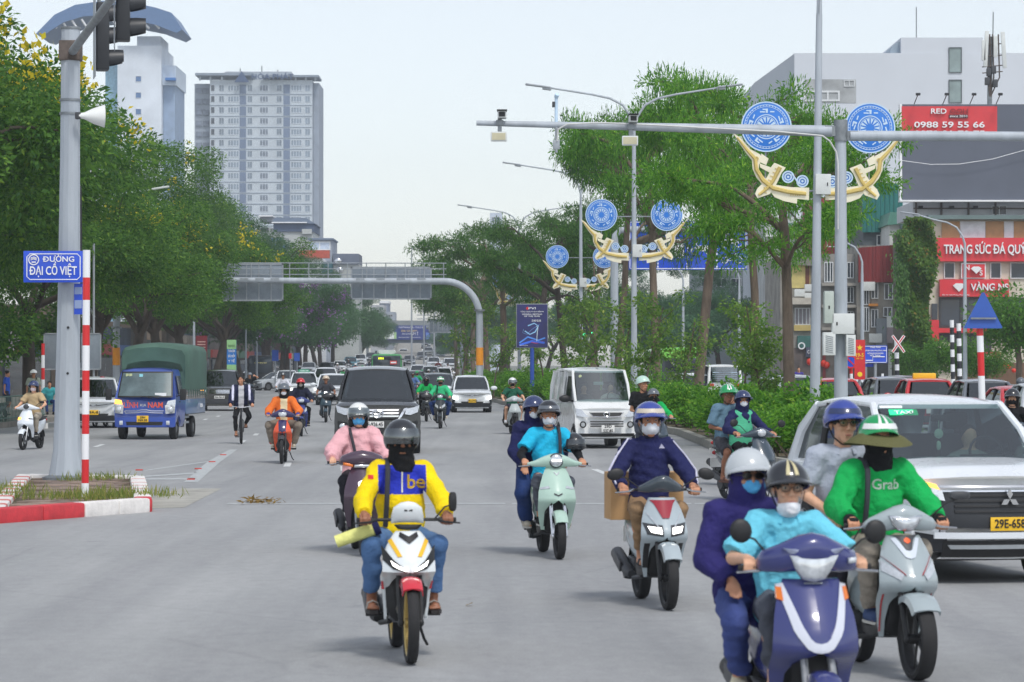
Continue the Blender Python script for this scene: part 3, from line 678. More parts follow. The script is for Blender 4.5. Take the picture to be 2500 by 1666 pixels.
def bike(label, loc, rz, c):
    """scooter or underbone motorbike, c holds sizes, colours and features"""
    g = c.get; T = thing(g('name', 'scooter'), label, g('cat', 'scooter'), loc, rz, g('group'))
    r, r2, wb = g('r', .245), g('r2', g('r', .245)), g('wb', 1.27); m, m2 = c['m'], g('m2', DGR); low = g('low', False)
    wheel(T, 0, r, g('w', .095), g('rim', BLK), 5); wheel(T, wb, r2, g('w2', .11), g('rim', BLK), 5, disc=False)
    gy, gz, gx = g('gy', .40), g('gz', 1.02), g('gx', .315); hx = V(0, gy-.06, gz-.06)
    mb = MB()
    for e in (-1, 1): mb.tube([V(e*.07, 0, r), V(e*.075, .09, r+.22), V(e*.07, .2, r+.42)], [.019, .021, .018], 10); mb.ball((e*.07, 0, r), (.024, .03, .03))
    mk('fork', mb, g('forkm', ALU), T)
    fender(T, 0, r, g('fw', .072), g('fa0', .62), g('fa1', 2.75), g('fm', m), drop=g('fdrop', .05))
    # front shield
    ap = Apron(g('apron')); A = ap.solid(T, m)
    mb = MB(); mb.loft([ring_xz(y, z, rx, rz_, 16, 3) for y, z, rx, rz_ in ((.30, .52, .10, .16), (.36, .50, .15, .24), (.42, .48, .15, .22))]); mk('wheel_well', mb, BLK, T)
    for f in g('panels', []): ap.panel(A, *f)
    # cowl round the handlebar
    cw = MB(); cw.loft([ring_yz(x, y+gy-.08, z+gz, ry, rz_, 16, 2.4, .35) for x, y, z, ry, rz_ in g('cowl')]); CW = mk('handlebar_cowl', cw, g('cowlm', m), T, smooth=50)
    for nm, fn, mm_ in g('lamps', []):
        mb = MB(); fn(mb); mk(nm, mb, mm_, CW, smooth=50)
    mb = MB(); mb.tube([V(-gx-.05, gy+.02, gz-.01), V(-.16, gy-.02, gz-.005), V(.16, gy-.02, gz-.005), V(gx+.05, gy+.02, gz-.01)], .012, 8); mk('handlebar', mb, BLK, T)
    for e in (-1, 1):
        mb = MB(); mb.tube([V(e*(gx-.065), gy+.008, gz-.008), V(e*(gx+.06), gy+.024, gz-.01)], [.018, .017], 10); mk('grip', mb, RUB, T)
        mb = MB(); mb.tube([V(e*(gx-.08), gy-.03, gz-.005), V(e*(gx-.03), gy-.062, gz-.02), V(e*(gx+.085), gy-.045, gz-.03)], [.010, .008, .006], 6); mk('brake_lever', mb, CHR if g('chrome', True) else BLK, T)
    for mr in g('mirrors', []): mirror_part(T, *mr)
    # middle and rear
    sy, sz = g('sy', .92), g('sz', .76)
    if g('kind', 'scooter') == 'scooter':
        mb = MB(); mb.loft([ring_xz(y, z, rx, h_, 16, 4) for y, z, rx, h_ in ((.40, .33, .15, .07), (.5, .29, .165, .05), (.62, .29, .165, .05), (.74, .33, .15, .09))]); mk('floorboard', mb, BLK, T)
        mb = MB(); mb.loft([ring_xz(.40, .58, .15, .30, 16, 3), ring_xz(.45, .58, .13, .28, 16, 3)]); mk('leg_shield', mb, BLK, T)
        mb = MB(); mb.loft([ring_xz(y, z, rx, h_, 18, 2.8) for y, z, rx, h_ in ((.70, .50, .10, .18), (.78, .52, .14, .20), (.95, .55, .165, .18), (1.15, .60, .165, .15), (1.35, .66, .14, .11), (1.55, .72, .08, .06), (1.62, .74, .04, .03))]); mk('rear_body', mb, m, T)
    else:
        mb = MB(); mb.loft([ring_xz(y, z, rx, h_, 14, 2.6) for y, z, rx, h_ in ((.30, .66, .07, .14), (.42, .58, .075, .12), (.6, .54, .075, .10), (.75, .58, .09, .10), (.95, .62, .125, .10), (1.2, .66, .125, .09), (1.45, .72, .09, .06), (1.58, .76, .05, .03))]); mk('rear_body', mb, g('tailm', m), T)
        mb = MB(); mb.box((0, .56, .36), (.20, .30, .16), bev=.04); mb.tube([V(-.02, .40, .40), V(-.02, .30, .36)], .06, 12); mb.lathe([(.0, .11), (.10, .11), (.105, .06), (.105, -.1), (0, -.11)], 18, 'x', (0, .68, .34)); mk('engine', mb, ALU, T)
        mb = MB(); mb.tube([V(-.26, .66, .30), V(.26, .66, .30)], .012, 8)
        for e in (-1, 1): mb.tube([V(e*.17, .66, .305), V(e*.27, .66, .305)], .022, 8)
        mk('foot_rest', mb, BLK, T)
    mb = MB(); mb.loft([ring_xz(y, z+sz-.05, rx, h_, 16, 2.6) for y, z, rx, h_ in ((sy-.28, .0, .06, .03), (sy-.22, .015, .11, .045), (sy, .01, .13, .05), (sy+.25, .03, .135, .055), (sy+.5, .05, .12, .05), (sy+.6, .06, .08, .025))]); mk('seat', mb, mat('seat_vinyl', (28,28,30), .55, var=.1, bump=.2, bs=150), T)
    mb = MB(); mb.box((-.09, wb-.12, r2+.03), (.10, .42, .16), bev=.05); mb.lathe([(0, .05), (.09, .05), (.1, 0), (.09, -.05), (0, -.05)], 16, 'x', (-.11, wb-.02, r2)); mk('engine_case', mb, DGR, T)
    mb = MB(); e = g('exh', 1)*-1; mb.tube([V(e*.10, .62, .25), V(e*.15, .85, .22)], .02, 8); mb.tube([V(e*.16, .88, .25), V(e*.17, .95, .27), V(e*.19, 1.42, .40), V(e*.19, 1.46, .41)], [.035, .055, .062, .04], 14); ex = mk('exhaust', mb, g('exm', BLK), T)
    mb = MB(); mb.box((e*.235, 1.18, .345), (.02, .34, .09), rot('X', .26), bev=.008); mk('heat_guard', mb, g('exg', DGR), ex)
    mb = MB(); mb.tube([V(.12, .78, .24), V(.17, .86, .10), V(.2, .92, .05)], .011, 6); mk('side_stand', mb, BLK, T)
    fender(T, wb, r2, .07, pi-1.5, pi-.2, BLK, 'rear_mudguard')
    mb = MB()
    for e in (-1, 1): mb.tube([V(e*.09, sy+.30, sz-.03), V(e*.12, sy+.50, sz+.02), V(e*.09, sy+.68, sz+.04), V(0, sy+.70, sz+.04)], .011, 8)
    mk('grab_rail', mb, g('railm', BLK), T)
    mb = MB(); mb.ball((0, 1.62, .72), (.09, .03, .04)); mk('tail_lamp', mb, REDL, T)
    mb = MB(); mb.box((0, 1.66, .56), (.19, .006, .14)); mk('number_plate', mb, PLW, T)
    return T, ap
# ---- lamp shapes on the cowl
def lamp_ball(x, y, z, rx, ry, rz): return lambda mb: mb.ball((x, y, z), (rx, ry, rz))
def lamp_poly(pts, y, th=.03, bul=.02):
    """faceted lens from an outline of (x,z) bulging to the front"""
    def f(mb):
        c = np.mean(pts, 0); rows = []
        for k, dy in ((1.0, th), (1.0, 0), (.93, -bul*.55), (.6, -bul*.95), (.02, -bul)): rows.append([V(c[0]+(p[0]-c[0])*k, y+dy, c[1]+(p[1]-c[1])*k) for p in pts])
        mb.loft(rows)
    return f
def mirx(pts): return pts+[(-x, z) for x, z in reversed(pts) if abs(x) > 1e-6]
# ---- front shields
AP_KLARA = [(.30,.115,.155,.33,.02),(.40,.12,.18,.27,.04),(.48,.115,.195,.22,.06),(.56,.09,.205,.14,.08),(.60,.04,.207,.09,.10),(.63,0,.207,.065,.11),(.72,0,.20,.085,.11),(.82,0,.172,.15,.09),(.92,0,.135,.225,.06),(.99,0,.10,.28,.04)]
AP_SHARP = [(.26,.12,.15,.34,.02),(.38,.125,.175,.29,.04),(.50,.115,.195,.22,.07),(.56,.08,.20,.14,.10),(.60,0,.205,.05,.13),(.66,0,.205,.03,.15),(.76,0,.19,.10,.13),(.86,0,.16,.18,.10),(.95,0,.115,.25,.06)]
AP_SPORT = [(.28,.14,.155,.42,.02),(.42,.135,.165,.38,.03),(.52,.13,.175,.32,.05),(.585,.10,.182,.20,.08),(.61,.02,.186,.12,.10),(.64,0,.188,.02,.12),(.72,0,.185,.04,.13),(.80,0,.165,.10,.11),(.88,0,.12,.17,.07),(.92,0,.085,.21,.04)]
AP_WAVE = [(.26,.13,.16,.42,.01),(.40,.10,.18,.34,.03),(.52,.09,.195,.27,.06),(.60,.06,.20,.20,.08),(.66,0,.195,.12,.10),(.74,0,.175,.13,.09),(.84,0,.13,.20,.06),(.92,0,.09,.27,.03)]
AP_LEAD = [(.28,.14,.19,.34,.02),(.40,.15,.215,.28,.05),(.48,.145,.225,.24,.07),(.54,.11,.23,.16,.09),(.575,.04,.232,.08,.12),(.60,0,.232,.05,.13),(.68,0,.228,.06,.12),(.78,0,.215,.11,.10),(.88,0,.19,.18,.08),(.97,0,.15,.25,.05)]
CW_ROUND = [(-.30,.05,-.005,.012,.015),(-.22,.03,.0,.03,.035),(-.14,.0,.02,.05,.055),(-.06,-.02,.035,.065,.07),(0,-.025,.04,.068,.075),(.06,-.02,.035,.065,.07),(.14,.0,.02,.05,.055),(.22,.03,.0,.03,.035),(.30,.05,-.005,.012,.015)]
CW_WIDE = [(-.26,.05,-.01,.014,.018),(-.22,.03,.0,.04,.045),(-.14,.0,.02,.062,.065),(-.06,-.015,.045,.07,.08),(0,-.02,.055,.07,.085),(.06,-.015,.045,.07,.08),(.14,.0,.02,.062,.065),(.22,.03,.0,.04,.045),(.26,.05,-.01,.014,.018)]
CW_SMALL = [(-.17,.03,-.01,.02,.02),(-.12,.01,.02,.04,.045),(-.05,-.02,.05,.05,.07),(0,-.03,.06,.05,.075),(.05,-.02,.05,.05,.07),(.12,.01,.02,.04,.045),(.17,.03,-.01,.02,.02)]
# ================================================================ ground, road, kerbs
ASPH = None
def asphalt():
    mm = bpy.data.materials.new('asphalt'); mm.use_nodes = True; n = mm.node_tree; L = n.links; b = n.nodes['Principled BSDF']
    ge = n.nodes.new('ShaderNodeNewGeometry'); N = []
    def noise(sc, det, stretch=(1,1,1), rough=.6):
        mp = n.nodes.new('ShaderNodeMapping'); mp.inputs['Scale'].default_value = stretch; L.new(ge.outputs['Position'], mp.inputs['Vector'])
        q = n.nodes.new('ShaderNodeTexNoise'); q.inputs['Scale'].default_value = sc; q.inputs['Detail'].default_value = det; q.inputs['Roughness'].default_value = rough
        L.new(mp.outputs[0], q.inputs['Vector']); return q.outputs['Fac']
    def ramp(v, p0, p1, c0, c1):
        r_ = n.nodes.new('ShaderNodeValToRGB'); L.new(v, r_.inputs[0]); e = r_.color_ramp.elements
        e[0].position = p0; e[1].position = p1; e[0].color = (*c0, 1); e[1].color = (*c1, 1); return r_.outputs[0]
    def mul(a, b_, f=1.0):
        m_ = n.nodes.new('ShaderNodeMix'); m_.data_type = 'RGBA'; m_.blend_type = 'MULTIPLY'; m_.inputs[0].default_value = f
        L.new(a, m_.inputs[6]); L.new(b_, m_.inputs[7]); return m_.outputs[2]
    base = ramp(noise(.35, 6, (1, .25, 1)), .3, .7, lin((146,148,149)), lin((168,169,169)))
    fine = ramp(noise(55, 3), .25, .75, (.80,.80,.80), (1.12,1.12,1.12))
    wear = ramp(noise(.9, 5, (1.2, .06, 1)), .35, .62, (.90,.90,.91), (1.04,1.04,1.04))
    stain = ramp(noise(.22, 7, (1, .5, 1), .7), .58, .72, (1,1,1), (.80,.80,.81))
    spk = ramp(noise(7, 5, (1, .5, 1), .75), .32, .68, (.90,.90,.90), (1.06,1.06,1.06)); lane = ramp(noise(.55, 3, (1.6, .012, 1)), .4, .6, (.93,.93,.94), (1.03,1.03,1.03))
    vo = n.nodes.new('ShaderNodeTexVoronoi'); vo.feature = 'DISTANCE_TO_EDGE'; vo.inputs['Scale'].default_value = .22; wv = n.nodes.new('ShaderNodeMix'); wv.data_type = 'RGBA'; wv.inputs[0].default_value = .08
    nn = n.nodes.new('ShaderNodeTexNoise'); nn.inputs['Scale'].default_value = 1.2; nn.inputs['Detail'].default_value = 6; L.new(ge.outputs['Position'], nn.inputs['Vector']); L.new(ge.outputs['Position'], wv.inputs[6]); L.new(nn.outputs['Color'], wv.inputs[7]); L.new(wv.outputs[2], vo.inputs['Vector'])
    crk = ramp(vo.outputs['Distance'], .0, .006, (.62,.62,.62), (1,1,1)); base = mul(base, crk, .22); oil = ramp(noise(1.7, 4, (1, .7, 1), .6), .66, .74, (1,1,1), (.84,.84,.85)); base = mul(base, oil)
    c = mul(mul(mul(mul(mul(base, fine), wear), stain), spk), lane); L.new(c, b.inputs['Base Color']); b.inputs['Roughness'].default_value = .78; b.inputs['Specular IOR Level'].default_value = .35
    bp = n.nodes.new('ShaderNodeBump'); bp.inputs['Strength'].default_value = .35; bp.inputs['Distance'].default_value = .01; L.new(noise(90, 3), bp.inputs['Height']); L.new(bp.outputs[0], b.inputs['Normal'])
    return mm
ASPH = asphalt()
CONC = mat('concrete', (150,148,142), .85, var=.16, vs=1.5, bump=.3, bs=30)
KERB = mat('kerb_stone', (150,148,140), .85, var=.22, vs=3, bump=.35, bs=25)
PAVE = mat('pavement_tiles', (146,140,130), .85, var=.2, vs=2, bump=.3, bs=20)
SOIL = mat('soil', (92,82,62), .95, var=.3, vs=3, bump=.5, bs=20)
PAINT = mat('road_paint', (226,228,226), .7, var=.3, vs=9, c2=(178,182,184))
PAINTF = mat('faded_road_paint', (190,194,194), .75, var=.3, vs=8, c2=(156,160,162))
def sheet(pts, z=0.0):
    mb = MB(); mb.add([V(p[0], p[1], z) for p in pts], [tuple(range(len(pts)))]); return mb
struct('ground', sheet([(-1500,-60),(1500,-60),(1500,4000),(-1500,4000)], -.03), mat('far_ground', (120,122,112), .95, var=.25, vs=.05))
LK = [(-60,80),(-16.8,80),(-16.8,110),(-20,150),(-21.5,190),(-23,240),(-24,330),(-25,450),(-30,700),(-42,1100)]     # left kerb
ML = [(7.2,57),(5.6,59),(5.0,63),(5.0,87),(3.0,111),(-.4,154),(-2.5,195),(-5.0,240),(-6.9,300),(-11.2,450),(-20,800)]   # median, road side
MR = [(7.2,57),(8.9,59),(9.5,63),(9.3,87),(7.2,111),(5.0,154),(2.6,195),(0.0,240),(-2.5,300),(-7.5,450),(-16,800)]   # median, far side
RK = [(60,95),(27,100),(27,150),(26,200),(22,300),(14,450),(0,800)]                                        # right kerb
struct('road', sheet([(-90,-40),(90,-40),(90,1100),(-90,1100)], 0.0), ASPH)
def rise(d): return max(0.0, d-255)*.0115
mb = MB(); mb.grid([[V(float(np.interp(d, [p[1] for p in LK], [p[0] for p in LK])), d, rise(d)+.008), V(float(np.interp(d, [p[1] for p in ML], [p[0] for p in ML]))+.3, d, rise(d)+.008)] for d in (253,256,300,360,450,560,700)]); struct('rising_road', mb, ASPH)
def raised(name, outline, h, m, kerbw=.0):
    mb = MB(); mb.prism(outline, -.02, h, 'z'); return struct(name, mb, m)
raised('left_pavement', LK+[(-90,1100),(-90,80)], .16, PAVE)
raised('right_pavement', RK+[(90,800),(90,95)], .16, PAVE)
def kerb_line(parent, line, h, w, m, step=1.0, d1=170, name='kerb_stone', mats=None, gap=.012):
    """single stones end to end along a line, as far as they can be told apart"""
    i = 0
    for (x0, y0), (x1, y1) in zip(line, line[1:]):
        L = hypot(x1-x0, y1-y0); n = max(1, round(L/step)); a = atan2(y1-y0, x1-x0)
        for k in range(n):
            t = (k+.5)/n; x, y = x0+(x1-x0)*t, y0+(y1-y0)*t
            if y > d1: return
            mb = MB(); mb.box((0, 0, (h-.02)/2), (L/n-gap, w, h+.02), bev=.025)
            o = mk(name, mb, m if mats is None else mats[i % len(mats)], parent, smooth=40); o.location = (x, y, 0); o.rotation_euler = (0, 0, a+random.uniform(-.01, .01)); i += 1
MED = raised('median', ML+MR[:0:-1], .14, SOIL)
kerb_line(MED, ML, .20, .22, KERB, 1.0, 165)
# markings
def mark(pts, m, name='road_marking', z=.004): struct(name, sheet(pts, z), m)
y0 = 44.3
for x0, x1 in ((-4.3,-.1),(.0,2.7),(2.75,6.5)): mark([(x0,y0),(x1,y0),(x1,y0+.32),(x0,y0+.32)], PAINTF, 'stop_line')
def dash(px, py, L=2.6, w=.14, m=PAINT, dx=-.06):
    p = G(px, py); mark([(p.x-w/2,p.y),(p.x+w/2,p.y),(p.x+w/2+dx*L,p.y+L),(p.x-w/2+dx*L,p.y+L)], m, 'lane_dash')
for px, py in ((232,1092),(622,1064),(690,1062),(588,1082),(498,1026),(530,1018),(560,1000),(905,1090),(1480,1158),(725,1015),(744,1006),(840,1150),(700,1140),(1330,1010)): dash(px, py)
for (a, b_, w) in (((345,1152),(500,1130),.28),((345,1166),(470,1158),.22),((345,1172),(468,1172),.2)):
    p, q = G(*a), G(*b_); mark([(p.x,p.y),(q.x,q.y),(q.x,q.y+w*4),(p.x,p.y+w*4)], PAINTF, 'hatch_marking')
p, q, r_ = G(462,1178), G(520,1128), G(570,1098); mark([(p.x-.1,p.y),(p.x+.15,p.y),(q.x+.16,q.y),(r_.x+.1,r_.y),(r_.x-.1,r_.y),(q.x-.12,q.y)], PAINTF, 'edge_marking')
STUD = mat('road_stud', (190,70,60), .5)
for px, py in ((466,1172),(484,1146),(518,1129),(545,1112),(340,1149)):
    p = G(px, py); mb = MB(); mb.box((0,0,.012), (.14,.1,.024), bev=.008); o = mk('road_stud', mb, [STUD], None, 40, p); o['kind'] = 'structure'
# scuffed patches and a cracked concrete apron beside the island
for px, py, w, L in ((395,1235,.5,6),):
    p = G(px, py); mark([(p.x-w,p.y-1.0),(p.x+.4,p.y-.6),(p.x+.3,p.y+L),(p.x-w*.8,p.y+L)], mat('dusty_concrete', (168,166,158), .9, var=.2, vs=2), 'concrete_patch', .003)
# ================================================================ traffic island
ISL = [(-6.85,39.0),(-5.25,42.0),(-6.4,50.4),(-8.46,51.2)]
IS = thing('traffic_island', 'low traffic island with red and white kerb and brown brick paving', 'traffic island', (-6.7,45,0))
KR = mat('kerb_red', (206,58,66), .6, var=.16, vs=5, bump=.25, bs=30); KW = mat('kerb_white', (232,228,224), .65, var=.12, vs=5, bump=.3, bs=30); KL = mat('kerb_red_band', (205,120,112), .65, var=.2)
mb = MB(); mb.prism([(x+6.7, y-45) for x, y in ISL], -.02, .13, 'z'); mk('island_base', mb, SOIL, IS)
def kseg(a, b, m, w=.26, h=.2):
    a, b = Vector((*a, 0)), Vector((*b, 0)); L = (b-a).length
    mb = MB(); mb.box((0, 0, h/2-.01), (L-.006, w, h+.02), bev=.04); o = mk('kerb_stone', mb, m, IS, 50); c = (a+b)/2; o.location = (c.x+6.7, c.y-45, 0); o.rotation_euler = (0, 0, atan2((b-a).y, (b-a).x))
lp = lambda a, b, t: (a[0]+(b[0]-a[0])*t, a[1]+(b[1]-a[1])*t)
A_, B_, C_, D_ = ISL
for t0, t1, m in ((-.2,.27,KR),(.27,.545,KR),(.545,.78,KW),(.78,1.0,KW)): kseg(lp(A_,B_,t0), lp(A_,B_,t1), m)
ts = [0,.06,.22,.24,.38,.40,.52,.54,.66,.68,.84,.86,1.0]
for i in range(len(ts)-1): kseg(lp(B_,C_,ts[i]), lp(B_,C_,ts[i+1]), (KR if i == 0 else (KL if i % 2 == 0 else KW)))
for i in range(10): kseg(lp(D_,A_,i/10+(.015 if i else 0)), lp(D_,A_,(i+1)/10-.015), KW); 
for i in range(1, 10): kseg(lp(D_,A_,i/10-.014), lp(D_,A_,i/10+.014), KL, .262, .204)
for i in range(4): kseg(lp(C_,D_,i/4), lp(C_,D_,(i+1)/4), KW)
brk = MB(); brk.box((0,0,0), (.44,.40,.06), bev=.012); BR = [mat('paver_%d' % i, c, .85, var=.18, vs=6, bump=.3, bs=40) for i, c in enumerate(((140,122,110),(126,110,100),(150,130,116)))]
proto = None
for j in range(22):
    for i in range(9):
        x, y = -8.6+i*.46+(.23 if j % 2 else 0), 40.0+j*.5
        inside = True
        for (ax, ay), (bx, by) in zip(ISL, ISL[1:]+ISL[:1]):
            L = hypot(bx-ax, by-ay)
            if ((bx-ax)*(y-ay)-(by-ay)*(x-ax))/L < .32: inside = False
        if not inside: continue
        if proto is None: proto = mk('paving_brick', brk, BR[0], IS); o = proto
        else:
            o = proto.copy(); COL.objects.link(o); o.parent = IS; o.material_slots[0].link = 'OBJECT'; o.material_slots[0].material = random.choice(BR)
        o.location = (x+6.7, y-45, .125+random.uniform(-.008, .008)); o.rotation_euler = (random.uniform(-.02,.02), random.uniform(-.02,.02), -.35+random.uniform(-.03,.03))
# ================================================================ leaves and trees
def leaves(name, C_, D_, N_, l, w, m, parent=None):
    """pointed folded blades: base C, direction D, normal N"""
    n = len(C_); l = np.broadcast_to(l, (n,))[:,None]; w = np.broadcast_to(w, (n,))[:,None]
    S_ = np.cross(D_, N_); S_ /= np.linalg.norm(S_, axis=1, keepdims=True)+1e-9
    a = C_; b = C_+D_*l*.45+S_*w*.5+N_*w*.12; c = C_+D_*l; d = C_+D_*l*.45-S_*w*.5+N_*w*.12
    vs = np.stack([a, b, c, d], 1).reshape(-1, 3)
    me = bpy.data.meshes.new(name); me.vertices.add(4*n); me.vertices.foreach_set('co', vs.astype(np.float32).ravel())
    me.loops.add(4*n); me.loops.foreach_set('vertex_index', np.arange(4*n, dtype=np.int32)); me.polygons.add(n)
    me.polygons.foreach_set('loop_start', np.arange(0, 4*n, 4, dtype=np.int32)); me.polygons.foreach_set('loop_total', np.full(n, 4, np.int32))
    me.update(calc_edges=True); me.materials.append(m); return me
def unit(a): return a/(np.linalg.norm(a, axis=1, keepdims=True)+1e-9)
def clumps(tips, rad, per, g, flat=.6, droop=.35, l=(.16,.3), wr=.42, fan=0, upn=.6):
    """blades gathered in clumps round branch tips"""
    Cs, Ds = [], []
    for t, r_ in zip(tips, rad):
        k = int(per*r_*r_); u = unit(g.normal(size=(k, 3))); rr = r_*g.random((k, 1))**.42; p = np.array(t)+u*rr*np.array([1, 1, flat])
        d = unit(u*np.array([1, 1, .5])+g.normal(size=(k, 3))*.55+np.array([0, 0, -droop])); Cs.append(p); Ds.append(d)
    C_, D_ = np.concatenate(Cs), np.concatenate(Ds); n = len(C_)
    if fan:
        off = g.normal(size=(n, fan, 3))*.35; D2 = unit((D_[:,None]+off).reshape(-1, 3)); st = np.repeat(D_, fan, 0)*np.tile(np.linspace(0, .3, fan), n)[:,None]; C_ = np.repeat(C_, fan, 0)+st; D_ = D2; n = len(C_)
    N_ = unit(g.normal(size=(n, 3))*.6+np.array([0, 0, upn])); L_ = g.uniform(l[0], l[1], n); return C_, D_, N_, L_, L_*wr
BARK = mat('bark', (112,98,84), .9, var=.3, vs=4, bump=.9, bs=14, stretch=(1,1,.35)); BARKD = mat('dark_bark', (78,70,62), .9, var=.3, vs=4, bump=.9, bs=14, stretch=(1,1,.35))
def limb(mb, g, p, d, L, r0, r1, seg=6, wob=.16, up=.0, n=9):
    pts = [Vector(p)]; rs = [r0]; d = Vector(d).normalized()
    for i in range(seg):
        d = (d+Vector(g.normal(size=3)*wob)+V(0, 0, up)).normalized(); pts.append(pts[-1]+d*L/seg); rs.append(r0+(r1-r0)*(i+1)/seg)
    mb.tube(pts, rs, n); return pts, d
TREE_CACHE = {}
def tree_parts(kind, seed):
    if (kind, seed) in TREE_CACHE: return TREE_CACHE[(kind, seed)]
    g = np.random.default_rng(seed); mb = MB(); tips = []; rad = []; extra = []
    if kind == 'dense':      # tall roadside tree with a heavy crown
        pts, d = limb(mb, g, (0,0,-.1), (.1*g.normal(), .1*g.normal(), 1), 4.2, .30, .22, 6, .07)
        for i in range(6):
            a = 2*pi*i/6+g.random(); q, d1 = limb(mb, g, pts[-1-(i % 2)], (cos(a)*.75, sin(a)*.75, .8), g.uniform(3.2, 4.6), .15, .08, 5, .16, .03)
            for k in range(5):
                b = a+g.uniform(-1.3, 1.3); q2, d2 = limb(mb, g, q[-1-(k % 3)], (cos(b)*.8, sin(b)*.8, g.uniform(.1, 1.1)), g.uniform(1.8, 3.6), .06, .02, 5, .2, .03, 6)
                tips += [q2[-1], q2[-3]]; rad += [g.uniform(.75, 1.5), g.uniform(.6, 1.25)]
        for i in range(9):
            a = g.random()*6.3; r_ = g.uniform(3.0, 5.0); tips.append((cos(a)*r_, sin(a)*r_, g.uniform(4.6, 6.8))); rad.append(g.uniform(.7, 1.3))
        for i in range(8):
            a = g.random()*6.3; r_ = g.uniform(0, 2.8); tips.append((cos(a)*r_, sin(a)*r_, g.uniform(10.3, 13.0))); rad.append(g.uniform(.7, 1.4))
        cr = clumps(tips, rad, 880, g, .75, .25, (.10,.21), .42)
        top = cr[0][:,2]; w_ = (top > 7) & (g.random(len(top)) < .02)
    elif kind == 'plate':    # flat-layered feathery tree of the median
        pts, d = limb(mb, g, (0,0,-.1), (-.06, .05, 1), 6.4, .26, .17, 7, .06)
        for i in range(10):
            a = 2*pi*i/10*3+g.random()*.6; q, d1 = limb(mb, g, pts[-1-(i % 3)], (cos(a), sin(a), .55), g.uniform(2.4, 4.3), .09, .035, 5, .12, -.03, 7)
            for k in range(5):
                b = a+g.uniform(-1.2, 1.2); q2, d2 = limb(mb, g, q[-1-(k % 4)], (cos(b), sin(b), g.uniform(.0, .3)), g.uniform(.9, 2.2), .028, .010, 4, .16, .0, 5)
                tips += [q2[-1], q2[-2]]; rad += [g.uniform(.6, 1.1), g.uniform(.4, .7)]
        cr = clumps(tips, rad, 135, g, .15, .12, (.10,.21), .34, 4, 1.1)
    elif kind == 'young':    # slim sapling with pale leaves
        pts, d = limb(mb, g, (0,0,-.1), (.05*g.normal(), 0, 1), 5.0, .06, .025, 8, .06, 0, 7)
        for i in range(14):
            a = g.random()*6.3; z = g.uniform(.35, 1.0); q = Vector(pts[min(8, int(z*8))]); q2, d2 = limb(mb, g, q, (cos(a), sin(a), .7), g.uniform(.6, 1.5), .018, .008, 4, .15, .02, 5)
            tips += [q2[-1], q2[-3]]; rad += [g.uniform(.35, .6), .35]
        cr = clumps(tips, rad, 330, g, .8, .3, (.12,.24), .5)
    elif kind == 'shrub':
        for i in range(14):
            a = g.random()*6.3; q, d1 = limb(mb, g, (g.normal()*.15, g.normal()*.15, 0), (cos(a)*.5, sin(a)*.5, 1), g.uniform(.5, .95), .02, .006, 4, .15, 0, 5); tips.append(q[-1]); rad.append(g.uniform(.28, .42)); tips.append(q[-2]); rad.append(.32)
        cr = clumps(tips, rad, 1700, g, .8, -.3, (.05,.11), .5)
    elif kind == 'round':
        pts, d = limb(mb, g, (0,0,-.1), (0,0,1), 2.2, .14, .1, 4, .05)
        for i in range(9):
            a = 2*pi*i/9+g.random(); q, d1 = limb(mb, g, pts[-1], (cos(a)*.7, sin(a)*.7, g.uniform(.3, 1.2)), g.uniform(1.2, 2.4), .06, .02, 4, .15, 0, 6); tips += [q[-1], q[-3]]; rad += [g.uniform(.7, 1.1)]*2
        cr = clumps(tips, rad, 420, g, .85, .2, (.12,.24), .45)
    TREE_CACHE[(kind, seed)] = (mb, cr, tips, rad); return TREE_CACHE[(kind, seed)]
LEAF = dict(dense=leafmat('leaf_dense', (54,98,44), (106,150,58), (142,172,64)), plate=leafmat('leaf_plate', (66,124,44), (120,176,58), (168,206,72)), young=leafmat('leaf_young', (84,128,52), (138,172,78), (176,190,90)),
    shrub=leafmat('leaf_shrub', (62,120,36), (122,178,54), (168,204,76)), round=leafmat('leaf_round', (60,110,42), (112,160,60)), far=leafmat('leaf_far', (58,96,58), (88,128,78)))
TREES = {}
def tree(kind, seed, label, loc, rz=0.0, sc=1.0, leaf=None, bark=None, flower=None, fn=400, name=None, group=None, sz=None, fsz=.16):
    key = (kind, seed); mb, cr, tips, rad = tree_parts(kind, seed)
    T = thing(name or {'dense':'roadside_tree','plate':'median_tree','young':'sapling','shrub':'shrub','round':'bushy_tree'}[kind], label, 'shrub' if kind == 'shrub' else 'tree', loc, rz, group)
    T.scale = (sc, sc, sz or sc)
    if key not in TREES:
        o = mk('trunk' if kind != 'shrub' else 'stem', mb, bark or BARK, T, 60); me = leaves('crown', *cr, LEAF[kind]); TREES[key] = (o.data, me)
    else: mk('trunk' if kind != 'shrub' else 'stem', TREES[key][0], None, T)
    c = mk('crown', TREES[key][1], None, T); tk = [q for q in T.children if q is not c][0]
    for q, m_ in ((c, leaf), (tk, bark)):
        if m_ is not None: q.material_slots[0].link = 'OBJECT'; q.material_slots[0].material = m_
    if flower:
        fm, lo_z = flower; g = np.random.default_rng(seed+50+len(label)); C0 = cr[0]; hi = C0[(C0[:,2] > lo_z)]
        rr = np.hypot(hi[:,0], hi[:,1]); hi = hi[rr > np.quantile(rr, .45)] if len(hi) > 50 else hi
        ck = hi[g.integers(0, len(hi), fn//14)]; Cf = np.repeat(ck, 14, 0)+g.normal(size=(len(ck)*14, 3))*np.array([.14,.14,.2])
        n = len(Cf); me = leaves('flower_sprays', Cf, unit(g.normal(size=(n, 3))+np.array([0,0,.6])), unit(g.normal(size=(n, 3))), g.uniform(.5, 1, n)*fsz, fsz*.6, fm); mk('flower_sprays', me, None, c)
    return T
